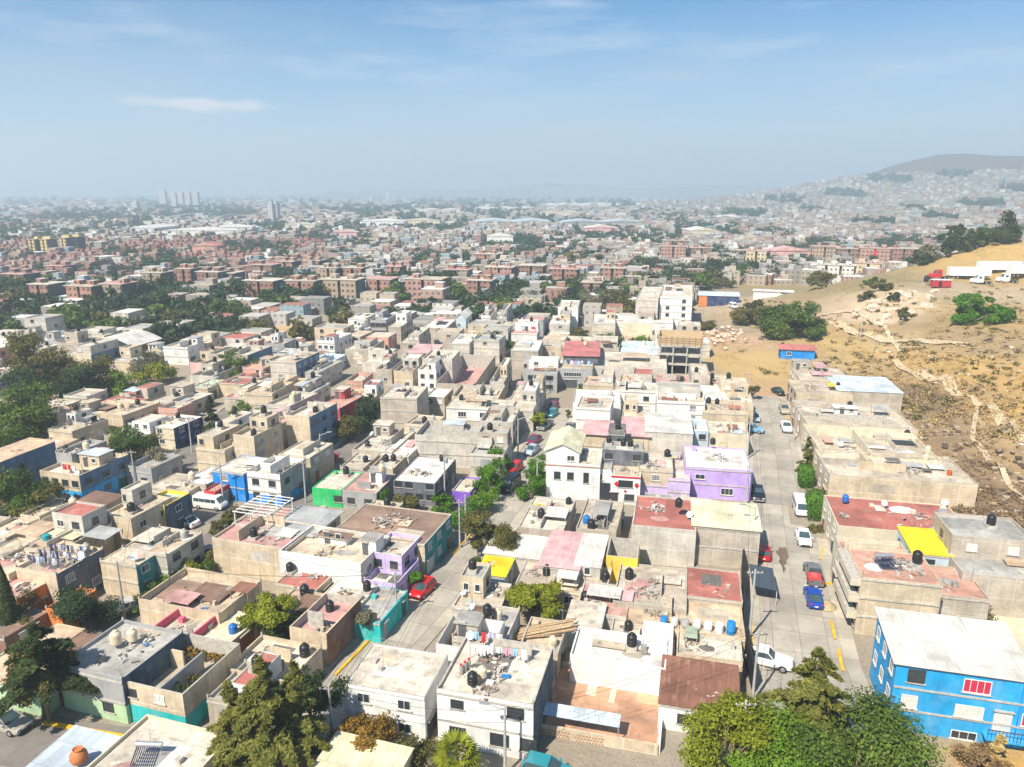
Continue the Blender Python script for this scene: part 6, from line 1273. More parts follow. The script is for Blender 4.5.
for i, (u, v, h, r, lf, d) in enumerate(MID):
    p = on_ground(u, v) if u > 690 else at(u, v); dist = p.length; k = max(.22, dist / 620)
    grow(p, h, r, 'conifer' if 'araucaria' in d or 'conifer' in d else 'broad', lf, int(min(9000, 260 * r * h / (k * k) * .05)) + 900, k, d, seed=200 + i, low=.08 if r > 2 else .2, trunk=.16 + r * .02)
for i, (u, v, h, r, lf) in enumerate(((945,250,12,4,'dark'),(958,246,13,4,'dark'),(975,243,11,5,'teal'),(985,250,8,7,'green'),(1003,240,13,6,'dark'),(1000,246,8,6,'teal'),(930,254,7,6,'grey'),(918,258,6,5,'teal'),(1012,230,7,6,'dark'),(965,258,6,6,'olive'))):
    p = on_ground(u, v + 3); 
    for vv in range(225, 292):
        p = on_ground(u, vv + (u % 3))
        if p.length < 425: break
    grow(p, h * 1.15, r * .9, 'broad', lf, 2600, .6, '%s tree from left on the hilltop ridge' % ordw(sorted((945,958,975,985,1003,1000,930,918,1012,965)).index(u)), seed=300 + i, low=.05, group='trees along the hilltop ridge')
spots = [(30,312,7,7,'teal'),(12,322,8,8,'dark'),(55,318,8,8,'teal'),(75,325,6,6,'green'),(92,318,8,9,'teal'),(110,322,7,7,'dark'),(130,318,8,8,'teal'),(148,332,6,5,'dark'),(160,322,6,5,'green'),(172,330,6,6,'olive'),(188,318,8,8,'teal'),(205,316,7,7,'dark'),(225,312,8,8,'teal'),(262,308,6,5,'dark'),(282,312,6,6,'green'),(10,340,6,6,'teal'),(160,345,6,5,'dark'),(172,350,5,5,'teal'),(120,350,6,5,'green'),(196,338,5,4,'dark'),
    (232,303,9,10,'teal'),(180,300,8,8,'teal'),(168,296,8,7,'dark'),(130,296,8,8,'teal'),(60,298,8,8,'dark'),(8,300,9,9,'teal'),(20,298,8,8,'teal'),(345,262,9,9,'teal'),(278,285,8,8,'teal'),(270,292,8,8,'dark'),(300,284,8,8,'teal'),(400,292,8,8,'dark'),(412,285,8,7,'teal'),(395,302,8,7,'green'),(442,296,9,8,'teal'),(460,303,7,6,'green'),(415,266,11,11,'teal'),(425,272,9,9,'green'),(500,296,8,8,'teal'),(540,296,9,9,'teal'),(548,303,8,8,'green'),(572,300,8,8,'dark'),(586,296,9,9,'grey'),(520,300,8,7,'teal'),(470,275,9,8,'teal'),(540,270,9,9,'dark'),(575,272,10,9,'olive'),(600,270,9,8,'teal'),(640,275,10,9,'green'),(655,272,10,10,'teal'),(640,290,9,8,'olive'),(628,296,8,7,'green'),(690,278,9,9,'teal'),(710,276,10,10,'dark'),(725,274,10,10,'teal'),(735,282,9,8,'green'),(720,288,8,8,'olive'),(700,290,8,7,'green'),(748,276,9,8,'teal'),(766,274,8,7,'dark'),(800,268,9,7,'teal'),(840,276,8,7,'dark'),(868,268,7,6,'teal')]
spots += [(RNG.uniform(0, 690) if i < 30 else RNG.uniform(0, 350), RNG.uniform(288, 322) if i < 30 else RNG.uniform(292, 345), RNG.uniform(5, 8.5), RNG.uniform(4.5, 8), RNG.choice(['teal', 'teal', 'dark', 'green', 'olive'])) for i in range(80)]
SPOTW = [(at(u, v).x, at(u, v).y, r * .8) for u, v, h, r, lf in spots]

wire(0,1,.9,label='wires crossing the block from the lamp street'); wire(1,16,.9,label='wires up the lamp street'); wire(19,20,.9,(0,),label='single wire before the white corner building'); wire(0,19,.5,(-.4,.4),label='lower wires beside the turquoise house'); wire(8,9,.4,label='wires over the tree-lined street'); wire(13,15,.6,label='wires across the far end of the right street'); wire(18,16,.5,label='wires by the pink wall lane'); wire(12,13,.5,label='wires crossing the right street by the conifer')
# ------------------------------------------------------------------ roof life: laundry, barrels, boards, pots, furniture
def clothesline(h, f0, f1, n, cols, where):
    p, q = Vector(h['P'](*f0)), Vector(h['P'](*f1)); o = empty('clothesline', p, 0); tag(o, 'clothesline strung over the ' + where, 'clothesline', 'clotheslines')
    d = q - p
    for e in (Vector((0,0,0)), d): b = MB(); b.tube(e, e + Vector((0,0,1.75)), .03, .03, 6, STEEL); b.build('post', o)
    b = MB(); b.tube(Vector((0,0,1.7)), d + Vector((0,0,1.7)), .012, .012, 4, WIRE); b.build('cord', o)
    ang = math.atan2(d.y, d.x); L = d.length
    for k in range(n):
        w = L / n * RNG.uniform(.55, .9); hh = RNG.uniform(.6, 1.3); c = cols[k % len(cols)]; b = MB(); m = 7; pts = []
        for i in range(m + 1):
            x = -w/2 + w * i / m; pts.append((x, .05 * math.sin(i * 1.7 + k), 0, x * .94, .12 * math.sin(i * 1.3 + k * 2), -hh + .05 * math.sin(i * 2.1)))
        for A, B in zip(pts, pts[1:]):
            b.poly([(A[3],A[4],A[5]),(B[3],B[4],B[5]),(B[0],B[1],B[2]),(A[0],A[1],A[2])], cloth(c)); b.poly([(A[0],A[1]+.012,A[2]),(B[0],B[1]+.012,B[2]),(B[3],B[4]+.012,B[5]),(A[3],A[4]+.012,A[5])], cloth(c))
        g = b.build('laundry', None, tuple(p + d * ((k + .5) / n) + Vector((0,0,1.69))), ang); tag(g, '%s piece of washing from left above the %s' % (ordw(k), where), 'washing', 'washing on clotheslines')
CW, CB, CD, CR, CPK = (.78,.78,.76), (.35,.55,.75), (.08,.09,.16), (.6,.06,.08), (.7,.35,.5)
clothesline(find('white laundry-roof building'), (-.7,.25), (.6,.35), 7, [CW, CW, (.75,.7,.8), CW, CPK, CB, CW], 'white laundry roof')
clothesline(find('white laundry-roof building'), (-.8,.75), (.1,.8), 5, [CB, CR, (.55,.5,.7), CW, CD], 'white laundry roof edge')
h_ = find('laundry-roofed beige house')
for i in range(3): clothesline(h_, (-.8, -.7 + i * .45), (.75, -.6 + i * .5), 8, [CD, (.2,.18,.4), CW, (.4,.5,.7), CD, (.3,.3,.35), CW, (.15,.2,.4)], ['beige laundry roof front', 'beige laundry roof middle', 'beige laundry roof back'][i])
clothesline(find('red-roofed terrace house'), (-.9,-.7), (.9,-.7), 9, [CW, CB, CD, CW, (.4,.3,.6), CB, CW, CD, CB], 'red-roofed terrace')
clothesline(find('white house with laundry loggia'), (-.7,-.2), (.8,-.2), 5, [CW, CB, CD, CW, CR], 'pink-roofed loggia')
clothesline(find('roofless garden house'), (-.8,-.6), (.5,-.5), 6, [CW, CPK, CR, CW, (.8,.2,.45), CW], 'roofless garden house')
clothesline(find('blue balcony shop house'), (-.1,-.8), (.6,-.8), 3, [CR, (.6,.02,.03), CW], 'blue balcony shop roof')
def barrel(p, col, r, h, label):
    m = plain('barrel_%02x%02x%02x' % tuple(int(c*255) for c in col), col, .5); b = MB(); b.lathe([(r*.9,0),(r,.05),(r,h*.33),(r*1.04,h*.35),(r,h*.37),(r,h*.95),(r*.9,h)], 14, m); o = b.build('barrel', None, p, 0, True, True); tag(o, label, 'barrel', 'barrels on roofs'); return o
h_ = find('barrel-row house')
for k, (c, r) in enumerate((((.02,.2,.5),.33),((.5,.5,.48),.36),((.35,.35,.34),.36),((.6,.6,.58),.38),((.70,.70,.68),.40),((.72,.72,.70),.42),((.02,.22,.55),.42))): barrel(h_['P'](-.35 + k * .19, -.75), c, r * 1.1, 1.1 if k < 6 else 1.5, '%s barrel from left in the barrel row on the roof' % ordw(k))
barrel(find('rubble-roofed house')['P'](-.1,.2), (.02,.2,.55), .5, 1.0, 'blue barrel on the rubble-roofed house'); barrel(find('long red-roofed house')['P'](.78,.2), (.3,.3,.32), .7, 1.1, 'grey cistern drum with black lid on the long red roof')
barrel(find('junk-roofed beige house')['P'](.76,-.35), (.45,.10,.03), .4, .8, 'rust-red drum on the junk-roofed beige house'); barrel(find('sheet-littered beige house')['P'](-.6,-.4), (.02,.3,.35), .5, .7, 'teal drum on the sheet-littered beige house')
def gas(p, label):
    m = plain('gas_bottle', (.45,.42,.40), .45, .4); b = MB(); b.lathe([(.16,0),(.19,.05),(.19,.85),(.12,1.0),(.05,1.02),(.05,1.1)], 12, m); o = b.build('gas_cylinder', None, p, 0, True, True); c = MB(); c.lathe([(.125,.99),(.125,1.14),(.10,1.14)],10,plain('red_paint', (.6,.02,.03), .6)); c.build('collar', o); tag(o, label, 'gas cylinder', 'gas cylinders on roofs')
h_ = find('white laundry-roof building')
for k in range(3): gas(h_['P'](-.72 + .05*k, -.35 + .12*k), '%s gas cylinder from left on the white laundry roof' % ordw(k))
b = MB(); b.lathe([(.25,0),(.55,.2),(.72,.6),(.66,1.0),(.42,1.25),(.34,1.35),(.42,1.45),(.36,1.46),(.28,1.34)],20,TERRA); r_ = find('blue-grey sheet roof house'); q = r_['root'].location; q = at(80,764,3.2); o = b.build('clay_pot', None, (q.x,q.y,3.28), 0, True, True); tag(o, 'big round terracotta pot standing on the blue-grey sheet roof', 'pot')
def rubbish(p, n, r, cols, label, name='scrap_heap', hh=.5, cat='scrap heap'):
    b = MB()
    for k in range(n):
        a, d = RNG.uniform(0, 6.28), r * RNG.random() ** .6; s = RNG.uniform(.12, .42); z = hh * (1 - d / r) * RNG.random(); x, y = math.cos(a) * d, math.sin(a) * d; e = Vector((math.cos(a*3), math.sin(a*3), RNG.uniform(-.4,.4))) * s
        b.bar((x - e.x, y - e.y, max(.05, z + .1 - e.z)), (x + e.x, y + e.y, max(.05, z + .1 + e.z)), s * RNG.uniform(.2,.9), s * RNG.uniform(.1,.6), plain('scrap_%02x%02x%02x' % tuple(int(c*255) for c in RNG.choice(cols)), RNG.choice(cols), .85))
    o = b.build(name, None, p); tag(o, label, cat, 'scrap heaps on roofs')
JUNK = []
SCR = [(.26,.21,.16), (.10,.10,.10), (.40,.37,.32), (.55,.52,.48), (.24,.15,.10), (.2,.25,.3), (.30,.28,.26)]
for ref, fx, fy, n, r in (('junk-roofed beige house',.25,-.1,40,1.6),('white laundry-roof building',-.05,-.8,35,1.1),('rubble-roofed house',.1,-.3,50,1.6),('cluttered pale-roofed house',-.5,.3,36,1.3),('tarpaulin house',-.4,-.5,36,1.3),('barrel-row house',-.5,.2,50,1.6),('long stained-roof house',.1,.2,24,1.2),('lilac-fronted house',-.2,-.5,34,1.4),('patched yard house by the bright tree',-.4,.2,60,1.8),('grey house beside the green house',.3,-.4,20,1.0),('brown-roofed corner house',-.2,-.1,60,1.9),('long red-roofed house',-.85,-.4,20,.9),('wide beige low house',-.3,.2,30,1.4),('balcony-stack house',.3,.4,18,.8),('pink terrace house',0,0,16,.9),('long cluttered pale house',.1,0,40,1.6),('wide rock-strewn roof house',.2,.1,40,2.6),('sheet-littered beige house',.6,.3,40,2.0),('laundry-roofed beige house',.7,.0,24,1.0),('grey low house by the spruce',-.3,.1,22,1.1),('pale house behind the pink roofs',.2,.1,18,1.0),('narrow lilac house',0,.2,12,.7),('cream slab yard house',.7,.4,20,1.0),('dark grey-roofed house',.0,-.3,20,.9),('beige house at the street end',0,0,22,1.1),('pink-roofed house beside the bare frame',-.3,0,16,.9)):
    h_ = find(ref); rubbish(h_['P'](fx, fy), n, min(r, h_['X'], h_['Y']), SCR, 'heap of mixed scrap on the ' + ref)
h_ = find('plank-pile house'); 
b = MB()
for k in range(16): b.bar((-3.2 + RNG.uniform(-.2,.2), -.9 + k*.12, .1 + (k%4)*.1), (3.0 + RNG.uniform(-.5,.4), .4 + k*.14, 1.0 + (k%3)*.12), .16, .06, PLANK if k % 3 else WOOD)
o = b.build('timber_pile', None, h_['P'](.1,.1), rad(10)); tag(o, 'fan of long weathered planks lying across the plank-pile house roof', 'planks')
for r in list(HOUSES):
    if math.hypot(*r['c']) < 215 and r['root'].get('category') == 'house' and r['X'] > 1.5 and RNG.random() < .62:
        for k in range(1 if r['X'] * r['Y'] < 14 else 2):
            n = RNG.randint(9, 26); rubbish(r['P'](RNG.uniform(-.5,.5), RNG.uniform(-.5,.5)), n, min(RNG.uniform(1.0, 3.2), min(r['X'], r['Y']) * .5), SCR + RNG.choice([[], [(.02,.2,.5)], [(.6,.06,.05)], [(.75,.74,.7)] * 3, [(.05,.35,.15)], [(.6,.42,.25)] * 2]), None, 'scrap_heap', RNG.uniform(.1, .6)); JUNK.append((bpy.context.scene.collection.objects[-1], r))
# plants in pots inside the roofless plant house
h_ = find('roofless plant house')
for k in range(9):
    p = Vector(h_['P'](-.05 + k*.1, .78, 2.3)); grow(p, RNG.uniform(.7,1.4), RNG.uniform(.35,.7), 'broad', RNG.choice(['olive','dark','dry','green','rust']), 260, .14, '%s potted plant from left along the roofless plant house back wall' % ordw(k), 'potted_plant', seed=400+k, low=.2, trunk=.05, group='potted plants in the roofless plant house', cat='plant')
for k in range(5):
    p = Vector(h_['P'](.55 + (k%3)*.14, -.5 + (k//3)*.4, 2.3)); grow(p, RNG.uniform(.9,1.5), RNG.uniform(.4,.7), 'broad', RNG.choice(['green','olive','dark']), 300, .14, '%s potted plant in the right-hand room of the roofless plant house' % ordw(k), 'potted_plant', seed=410+k, low=.2, trunk=.05, group='potted plants in the roofless plant house', cat='plant')
h_ = find('roofless garden house')
for k in range(3): p = Vector(h_['P'](-.3 + k*.3, -.75, 0)); grow(p, 1.4, 1.1, 'broad', ['lime','yellow','olive'][k], 700, .14, '%s garden shrub from left in the roofless garden house' % ordw(k), 'bush', seed=420+k, low=.0, trunk=.05, group='shrubs in the roofless garden house', cat='bush')
# black board in front of the gable house, awning over the street
q = at(603,501); b = MB(); b.box(-1.9,1.9,-.12,.12,.5,3.2,plain('black_board', (.03,.035,.045), .8)); o = b.build('hoarding_board', None, (q.x,q.y,0), rad(7)); tag(o, 'large blank black board standing beside the white gable house', 'board'); f_ = MB(); f_.box(-1.7,-1.55,-.06,.06,0,.497,STEEL); f_.box(1.55,1.7,-.06,.06,0,.497,STEEL); f_.build('leg', o)
q = at(763,592); o = empty('street_awning', (q.x,q.y,0), rad(4)); tag(o, 'dark cloth awning stretched over the pavement on white frame', 'awning'); b = MB(); A = [(-1.7,-2.9,2.3),(1.3,-2.9,2.0),(1.3,2.9,2.0),(-1.7,2.9,2.3)]; b.poly(A, plain('awning_cloth', (.06,.08,.11), .9)); b.poly([(x,y,z-.03) for x,y,z in A[::-1]], plain('awning_cloth', (.06,.08,.11), .9)); b.build('cloth', o)
for x, y in ((-1.6,-2.8),(1.25,-2.8),(1.25,2.8),(-1.6,2.8)): b = MB(); b.tube((x,y,0),(x,y,1.98),.035,.035,6,WHITEP); b.build('post', o)
for (u, v, w, d, label) in ((838,574,1.6,1.2,'sand and cement pile'),):
    pass
q = at(826,607); b = MB(); b.lathe([(1.3,0),(1.0,.25),(.55,.55),(.1,.75)],14,plain('sand', (.42,.33,.20), .95, 0, .3, 4)); o = b.build('sand_pile', None, (q.x,q.y,.13)); tag(o, 'small heap of sand beside the deep blue car', 'sand pile')
# rubble mound on the slope
def rock(p, s, label, grp):
    import bmesh
    bm = bmesh.new(); bmesh.ops.create_icosphere(bm, subdivisions=2, radius=s)
    for v in bm.verts: v.co *= RNG.uniform(.75, 1.2); v.co.z *= .7
    me = bpy.data.meshes.new('boulder'); bm.to_mesh(me); bm.free(); me.materials.append(plain('pale_rock', (.58,.46,.36), .95, 0, .25, 1.5)); o = link('boulder', me, None, p, RNG.uniform(0,6)); tag(o, label, 'boulder', grp)
k = 0
for i in range(46):
    u, v = RNG.gauss(722, 9), RNG.gauss(338, 4.5); p = on_ground(u, v); rock(p + Vector((0,0,RNG.uniform(0,1.4))), RNG.uniform(.35,1.1), 'pale pinkish boulder in the rubble mound beside the bare frame building', 'boulders of the rubble mound')
for i in range(70):
    u, v = RNG.uniform(848, 935), RNG.uniform(291, 324)
    if abs((u - 848) / 87 - (1 - (v - 291) / 33)) > .42: continue
    p = on_ground(u, v); rock(p - Vector((0, 0, .3)), RNG.uniform(.6, 2.2), 'pale boulder set in the rocky outcrop below the lorry yard', 'boulders of the rocky outcrop')
# little blue shack with red roof on the slope
p = on_ground(796, 357); house_at(p.x, p.y, 9.5, 5.0, rad(4), 2.6, 'blue', 'tinred', 'blue shack with red roof', near=True, z0=p.z, shed=.5, eave=.5, par=.1, nf=2, ns=1, tanks=[], wstyle='std', deep=2); LANDMARKS.append(('blue shack with red roof', HOUSES[-1]))
q = on_ground(782,352); tank((q.x,q.y,q.z+1.2), 'black', 1.2, 'black water tank on a stand left of the blue shack'); b = MB(); b.box(-.8,.8,-.8,.8,-.6,1.19,CONCD); o = b.build('tank_stand', None, (q.x,q.y,q.z)); tag(o, 'grey block stand under the tank left of the blue shack', 'stand')
# navy warehouse with orange end beside the white apartments
p = on_ground(713, 306); house_at(p.x+2, p.y+4, 17, 10, rad(4), 4.6, 'navy', 'tinpaleblue', 'navy warehouse with orange end', near=True, z0=p.z, shed=.6, eave=.4, par=.1, nf=0, ns=0, tanks=[], name='warehouse', cat='warehouse', group='warehouses', deep=2); r_ = HOUSES[-1]; LANDMARKS.append(('navy warehouse with orange end', r_))
b = MB(); b.box(-r_['w']/2 - .06, -r_['w']/2 + 3.4, -r_['d']/2 - .12, -r_['d']/2 - .003, 0, 4.4, wallmat('orange')); b.build('orange_panel', r_['root']); q = on_ground(733, 308); car(0,0,'van','white',-70,'white van parked at the right end of the navy warehouse',pt=q)
p = on_ground(773, 297); house_at(p.x, p.y+3, 16, 5, rad(-2), 3.0, 'white', 'tinwhite', 'long white shed behind the slope trees', near=True, z0=p.z-1, shed=.3, par=.1, nf=0, tanks=[], name='shed', cat='shed', deep=2)

# ------------------------------------------------------------------ fill: the houses between the surveyed ones
def near_road(x, y, pad=0.):
    q = Vector((x, y))
    for P, hw in ROADS:
        for a, b_ in zip(P, P[1:]):
            a2, b2 = a.to_2d(), b_.to_2d(); ab = b2 - a2; t = max(0, min(1, (q - a2).dot(ab) / ab.length_squared))
            if (a2 + ab * t - q).length < hw + pad: return True
    return False
def in_view(p, m=30):
    u, v, d = proj(p); return -m < u < 1024 + m and v < 767 + 60 and d > 5
def blocked(u, v):
    for (u0, v0, u1, v1) in ((692,300,800,398),(795,300,1100,372),(900,372,1100,540),(150,362,208,402),(258,325,334,348),(0,372,150,412),(-40,425,40,520),(750,560,880,800),(500,668,760,920),(540,468,650,514),(850,345,940,400),(880,690,1120,860),(195,700,345,800),(0,600,70,680),(560,335,620,352),(690,285,1100,330)):
        if u0 < u < u1 and v0 < v < v1: return True
    return False
TP = SPOTW + [(t[1].x, t[1].y, 2.2 if t[2] < 6.5 else 3.0) for t in TREES]
fills = []
for zone_rot, box, sx, sy in ((rad(3), (-190, 130, 45, 150), 6.0, 6.5), (rad(7), (-280, 150, 150, 330), 9.0, 9.5)):
    c, s = math.cos(zone_rot), math.sin(zone_rot)
    for ix in range(int((box[1]-box[0]) / sx)):
        for iy in range(int((box[3]-box[2]) / sy)):
            gx, gy = box[0] + ix * sx, box[2] + iy * sy; x, y = gx * c - gy * s + RNG.uniform(-1.1,1.1), gx * s + gy * c + RNG.uniform(-1.1,1.1)
            w, d = RNG.uniform(.68,1.15) * sx, RNG.uniform(.70,1.12) * sy
            if not in_view((x, y, 2)) or height(x, y) > .05: continue
            u, v, dep = proj((x, y, 0))
            if blocked(u, v) or v < 262: continue
            bad = False
            for fx in (-.5, 0, .5):
                for fy in (-.5, 0, .5):
                    px, py = x + fx * w * c - fy * d * s, y + fx * w * s + fy * d * c
                    if footprint_hit(px, py, -.5) or near_road(px, py, -.4): bad = True; break
                if bad: break
            if bad or any((x-tx)**2 + (y-ty)**2 < (r + 1.5)**2 for tx, ty, r in TP): continue
            if dep > 150 and RNG.random() < (.10 if u > 350 or v > 345 else .35): continue
            fills.append((v, x, y, w, d, zone_rot, dep))
fills.sort(reverse=True); NIND = 300 - len(HOUSES); FAR_EXTRA = []
WPAL = ['block','block','blockl','blockl','beige','white','blockl','cream','grey','block','salmon','blockl','block','beige','beige']
RPAL = ['concrete','light','concrete','beige','beige','grey','concrete','red','pink','light','tinwhite','white','tingrey','tan','grey']
for i, (v, x, y, w, d, zr, dep) in enumerate(fills):
    low = dep < 150; h = RNG.choice([2.3, 2.6, 2.6, 2.9]) if low else RNG.choice([2.6, 2.8, 2.8, 3.0, 4.4, 4.6, 4.8, 6.6])
    if i < NIND: house_at(x, y, w, d, zr + rad(RNG.uniform(-4, 4)), h, RNG.choice(WPAL), RNG.choice(RPAL), None, near=dep < 240, **({} if dep < 240 else dict(nf=RNG.choice([0,1,2]), ns=1)))
    else: FAR_EXTRA.append((x, y, w, d, zr, h))
print('HOUSES', len(HOUSES), 'fills', len(fills), 'extra', len(FAR_EXTRA))
# ------------------------------------------------------------------ far city
def block_mat(name='far_building', win=True):
    t = NT(name); col = t.n('ShaderNodeVertexColor', {'layer_name': 'Col'}).outputs[0]; uv = t.uv(); k = t.mix(t.ramp(t.noise(uv, .4, 4), .35, .7), t.mix(1.0, col, (.80,.80,.80), 'MULTIPLY'), col)
    sep = t.n('ShaderNodeSeparateXYZ', Vector=uv); fx = t.math('FRACT', t.math('MULTIPLY', sep.outputs[0], .38)); fz = t.math('FRACT', t.math('MULTIPLY', sep.outputs[1], .385))
    m = t.math('MULTIPLY', t.math('MULTIPLY', t.math('GREATER_THAN', fx, .34), t.math('LESS_THAN', fx, .70)), t.math('MULTIPLY', t.math('GREATER_THAN', fz, .36), t.math('LESS_THAN', fz, .76)))
    a = t.n('ShaderNodeAttribute', {'attribute_name': 'win'}).outputs['Fac']
    k = t.mix(t.math('MULTIPLY', m, a), k, (.05,.06,.07)); return t.out(k)
FARM = block_mat()
class FarMesh:
    def __init__(s): s.V, s.Q, s.C, s.W, s.UV = [], [], [], [], []
    def box(s, x, y, w, d, rz, z0, z1, wc, rc, win=.8):
        c, sn = math.cos(rz), math.sin(rz); P = [(x + a*w/2*c - b_*d/2*sn, y + a*w/2*sn + b_*d/2*c) for a, b_ in ((-1,-1),(1,-1),(1,1),(-1,1))]; ou = RNG.uniform(0, 20)
        for i, l in ((0, w), (1, d), (3, d), (2, w)):
            j = (i + 1) % 4; s.quad([(*P[i], z0), (*P[j], z0), (*P[j], z1), (*P[i], z1)], wc, win, [(ou, 0), (ou + l, 0), (ou + l, z1 - z0), (ou, z1 - z0)])
        s.quad([(*p, z1) for p in P], rc, 0, [(0,0),(w,0),(w,d),(0,d)])
    def quad(s, pts, c, win, uv):
        s.V += pts; s.C.append(c); s.W.append(win); s.UV += uv
    def build(s, name, mat=None):
        V = np.array(s.V, np.float32); n = len(V) // 4; me = bpy.data.meshes.new(name); me.vertices.add(4*n); me.vertices.foreach_set('co', V.ravel()); me.loops.add(4*n); me.loops.foreach_set('vertex_index', np.arange(4*n)); me.polygons.add(n); me.polygons.foreach_set('loop_start', np.arange(0, 4*n, 4)); me.update(calc_edges=True)
        C = np.concatenate([np.repeat(np.array(s.C, np.float32), 4, 0), np.ones((4*n, 1), np.float32)], 1); me.color_attributes.new('Col', 'FLOAT_COLOR', 'POINT').data.foreach_set('color', C.ravel()); me.attributes.new('win', 'FLOAT', 'POINT').data.foreach_set('value', np.repeat(np.array(s.W, np.float32), 4)); me.uv_layers.new(name='UVMap').data.foreach_set('uv', np.array(s.UV, np.float32).ravel()); me.materials.append(mat or FARM); return link(name, me)
FPAL = [(.36,.33,.28),(.46,.43,.39),(.66,.64,.60),(.30,.27,.23),(.42,.35,.27),(.50,.48,.45),(.36,.22,.17),(.42,.30,.25),(.26,.25,.25),(.52,.45,.34),(.30,.38,.42)]
RP = [(.42,.39,.34),(.52,.49,.45),(.76,.75,.72),(.32,.30,.28),(.38,.18,.14),(.46,.40,.32),(.40,.38,.35)]
REDP = [(.30,.13,.10),(.36,.18,.14),(.40,.23,.18),(.27,.14,.12),(.46,.34,.28)]; REDR = [(.34,.19,.15),(.30,.14,.11),(.42,.30,.25),(.42,.37,.33)]
# five-storey brick apartment blocks, each one a thing
APTS = []
def apartment(u, v, wpx, h, wall, cores, row, d=11, rz=5, dep=None):
    p = at(u, v) if dep is None else at_depth(u, v, dep); 
    if dep is not None: p.z = height(p.x, p.y)
    k = proj(p)[2] / F; w = wpx * k; o = empty('apartment_block', (p.x, p.y + d/2, p.z - 1), rad(rz)); wm = FARW[wall]; n = max(2, int(round(w / 8.5)))
    f = FarMesh; bays = n; bw = w / n
    for i in range(bays):
        b = MB(); x0 = -w/2 + i*bw; b.box(x0 + .7, x0 + bw - .7, -d/2, d/2, 0, h + 1, wm, roofmat('light'), False); b.build('wing', o)
    b = MB()
    for i in range(bays + 1):
        x0 = -w/2 + i*bw; b.box(max(-w/2, x0 - .695), min(w/2, x0 + .695), -d/2 + 1.6, d/2 - 1.6, 0, h + .8, cores, roofmat('grey'), False)
    b.build('stair_core', o)
    b = MB(); b.box(-w/2 - .3, w/2 + .3, -d/2 - .3, d/2 + .3, h + 1.003, h + 1.35, CONC, roofmat(RNG.choice(['light','pink','concrete']))); b.build('roof', o)
    for i in range(bays):
        if RNG.random() < .8: b = MB(); x0 = -w/2 + (i + .5)*bw; b.box(x0 - 1.6, x0 + 1.6, -2, 2, h + 1.353, h + 3.2, wm, roofmat('light')); b.build('roof_hut', o)
    FOOT.append((p.x, p.y + d/2, math.cos(rad(rz)), math.sin(rad(rz)), w/2 + 2, d/2 + 2)); APTS.append((o, u, row, wall)); return o
def facade_mat(name, c, wc=(.05,.06,.07), sx=.42, band=None):
    t = NT(name); uv = t.uv(); k = t.mix(t.ramp(t.noise(uv, .3, 4), .35, .7), sc(c, .82), sc(c, 1.12)); sep = t.n('ShaderNodeSeparateXYZ', Vector=uv); fx = t.math('FRACT', t.math('MULTIPLY', sep.outputs[0], sx)); fz = t.math('FRACT', t.math('MULTIPLY', sep.outputs[1], .385))
    m = t.math('MULTIPLY', t.math('MULTIPLY', t.math('GREATER_THAN', fx, .30), t.math('LESS_THAN', fx, .72)), t.math('MULTIPLY', t.math('GREATER_THAN', fz, .36), t.math('LESS_THAN', fz, .78)))
    k = t.mix(t.math('MULTIPLY', t.math('LESS_THAN', fz, .10), .35), k, (.5,.45,.4)); return t.out(t.mix(m, k, wc))
FARW = dict(brick=facade_mat('facade_brick', (.33,.17,.13)), orange=facade_mat('facade_orange', (.38,.20,.14)), tan=facade_mat('facade_tan', (.38,.29,.20)), pink=facade_mat('facade_pink', (.42,.25,.20)), brown=facade_mat('facade_brown', (.25,.15,.11)), cream=facade_mat('facade_cream', (.62,.52,.34)), yellow=facade_mat('facade_yellow', (.66,.50,.20)), white=facade_mat('facade_white', (.68,.66,.62)), pale=facade_mat('facade_pale', (.58,.57,.56)))
CT, CN = plain('core_teal', (.05,.16,.18), .4), plain('core_dark', (.09,.08,.09), .7)
for a in ((259,303,34,10,'brick',CT),(300,303,33,10,'orange',CT),(339,303,38,10.5,'tan',CT),(378,301,28,10,'orange',CN),(422,301,40,10,'pink',CN),(40,306,24,9.5,'brick',CN),(80,308,32,9.5,'orange',CN),(112,307,26,10,'tan',CN),(478,300,26,9,'brick',CT)): apartment(*a, 'front brick row')
for a in ((14,292,28,9,'brown',CN),(152,293,24,10,'tan',CN),(184,288,18,10,'brick',CN),(208,292,26,10,'brown',CT),(228,291,16,9,'brick',CN),(328,287,20,10,'tan',CN),(352,287,22,10,'brick',CN),(392,283,18,9,'pink',CN),(455,287,26,9,'orange',CT),(498,284,28,9,'pink',CN),(530,282,26,9,'brown',CN),(562,286,30,9,'brick',CN),(611,285,24,9,'orange',CN),(590,300,20,8,'brown',CN)): apartment(*a, 'second brick row')
for a in ((262,281,24,9,'brown',CN),(285,277,18,9,'pink',CN),(485,268,24,9,'orange',CN),(500,258,20,8,'pink',CN),(310,274,20,8,'orange',CN),(55,280,22,8,'brick',CN),(672,262,26,11,'pink',CN),(700,264,22,11,'brown',CN),(676,250,26,8,'brown',CN)): apartment(*a, 'third row')
for a in ((33,258,8,14,'yellow',CN),(45,258,9,14,'yellow',CN),(64,256,9,14,'yellow',CN),(74,255,8,14,'yellow',CN)): apartment(*a, 'far-left yellow group', 11, 5)
for a in ((826,254,26,12,'tan',CN,520),(850,256,24,12,'brown',CN,500),(876,257,30,13,'pink',CN,490),(905,257,28,12,'brick',CN,500),(757,262,22,13,'cream',CN,470),(835,268,40,8,'white',CN,430),(870,264,24,8,'cream',CN,440)): apartment(a[0],a[1],a[2],a[3],a[4],a[5],'row below the hillside town',12,-8,a[6])
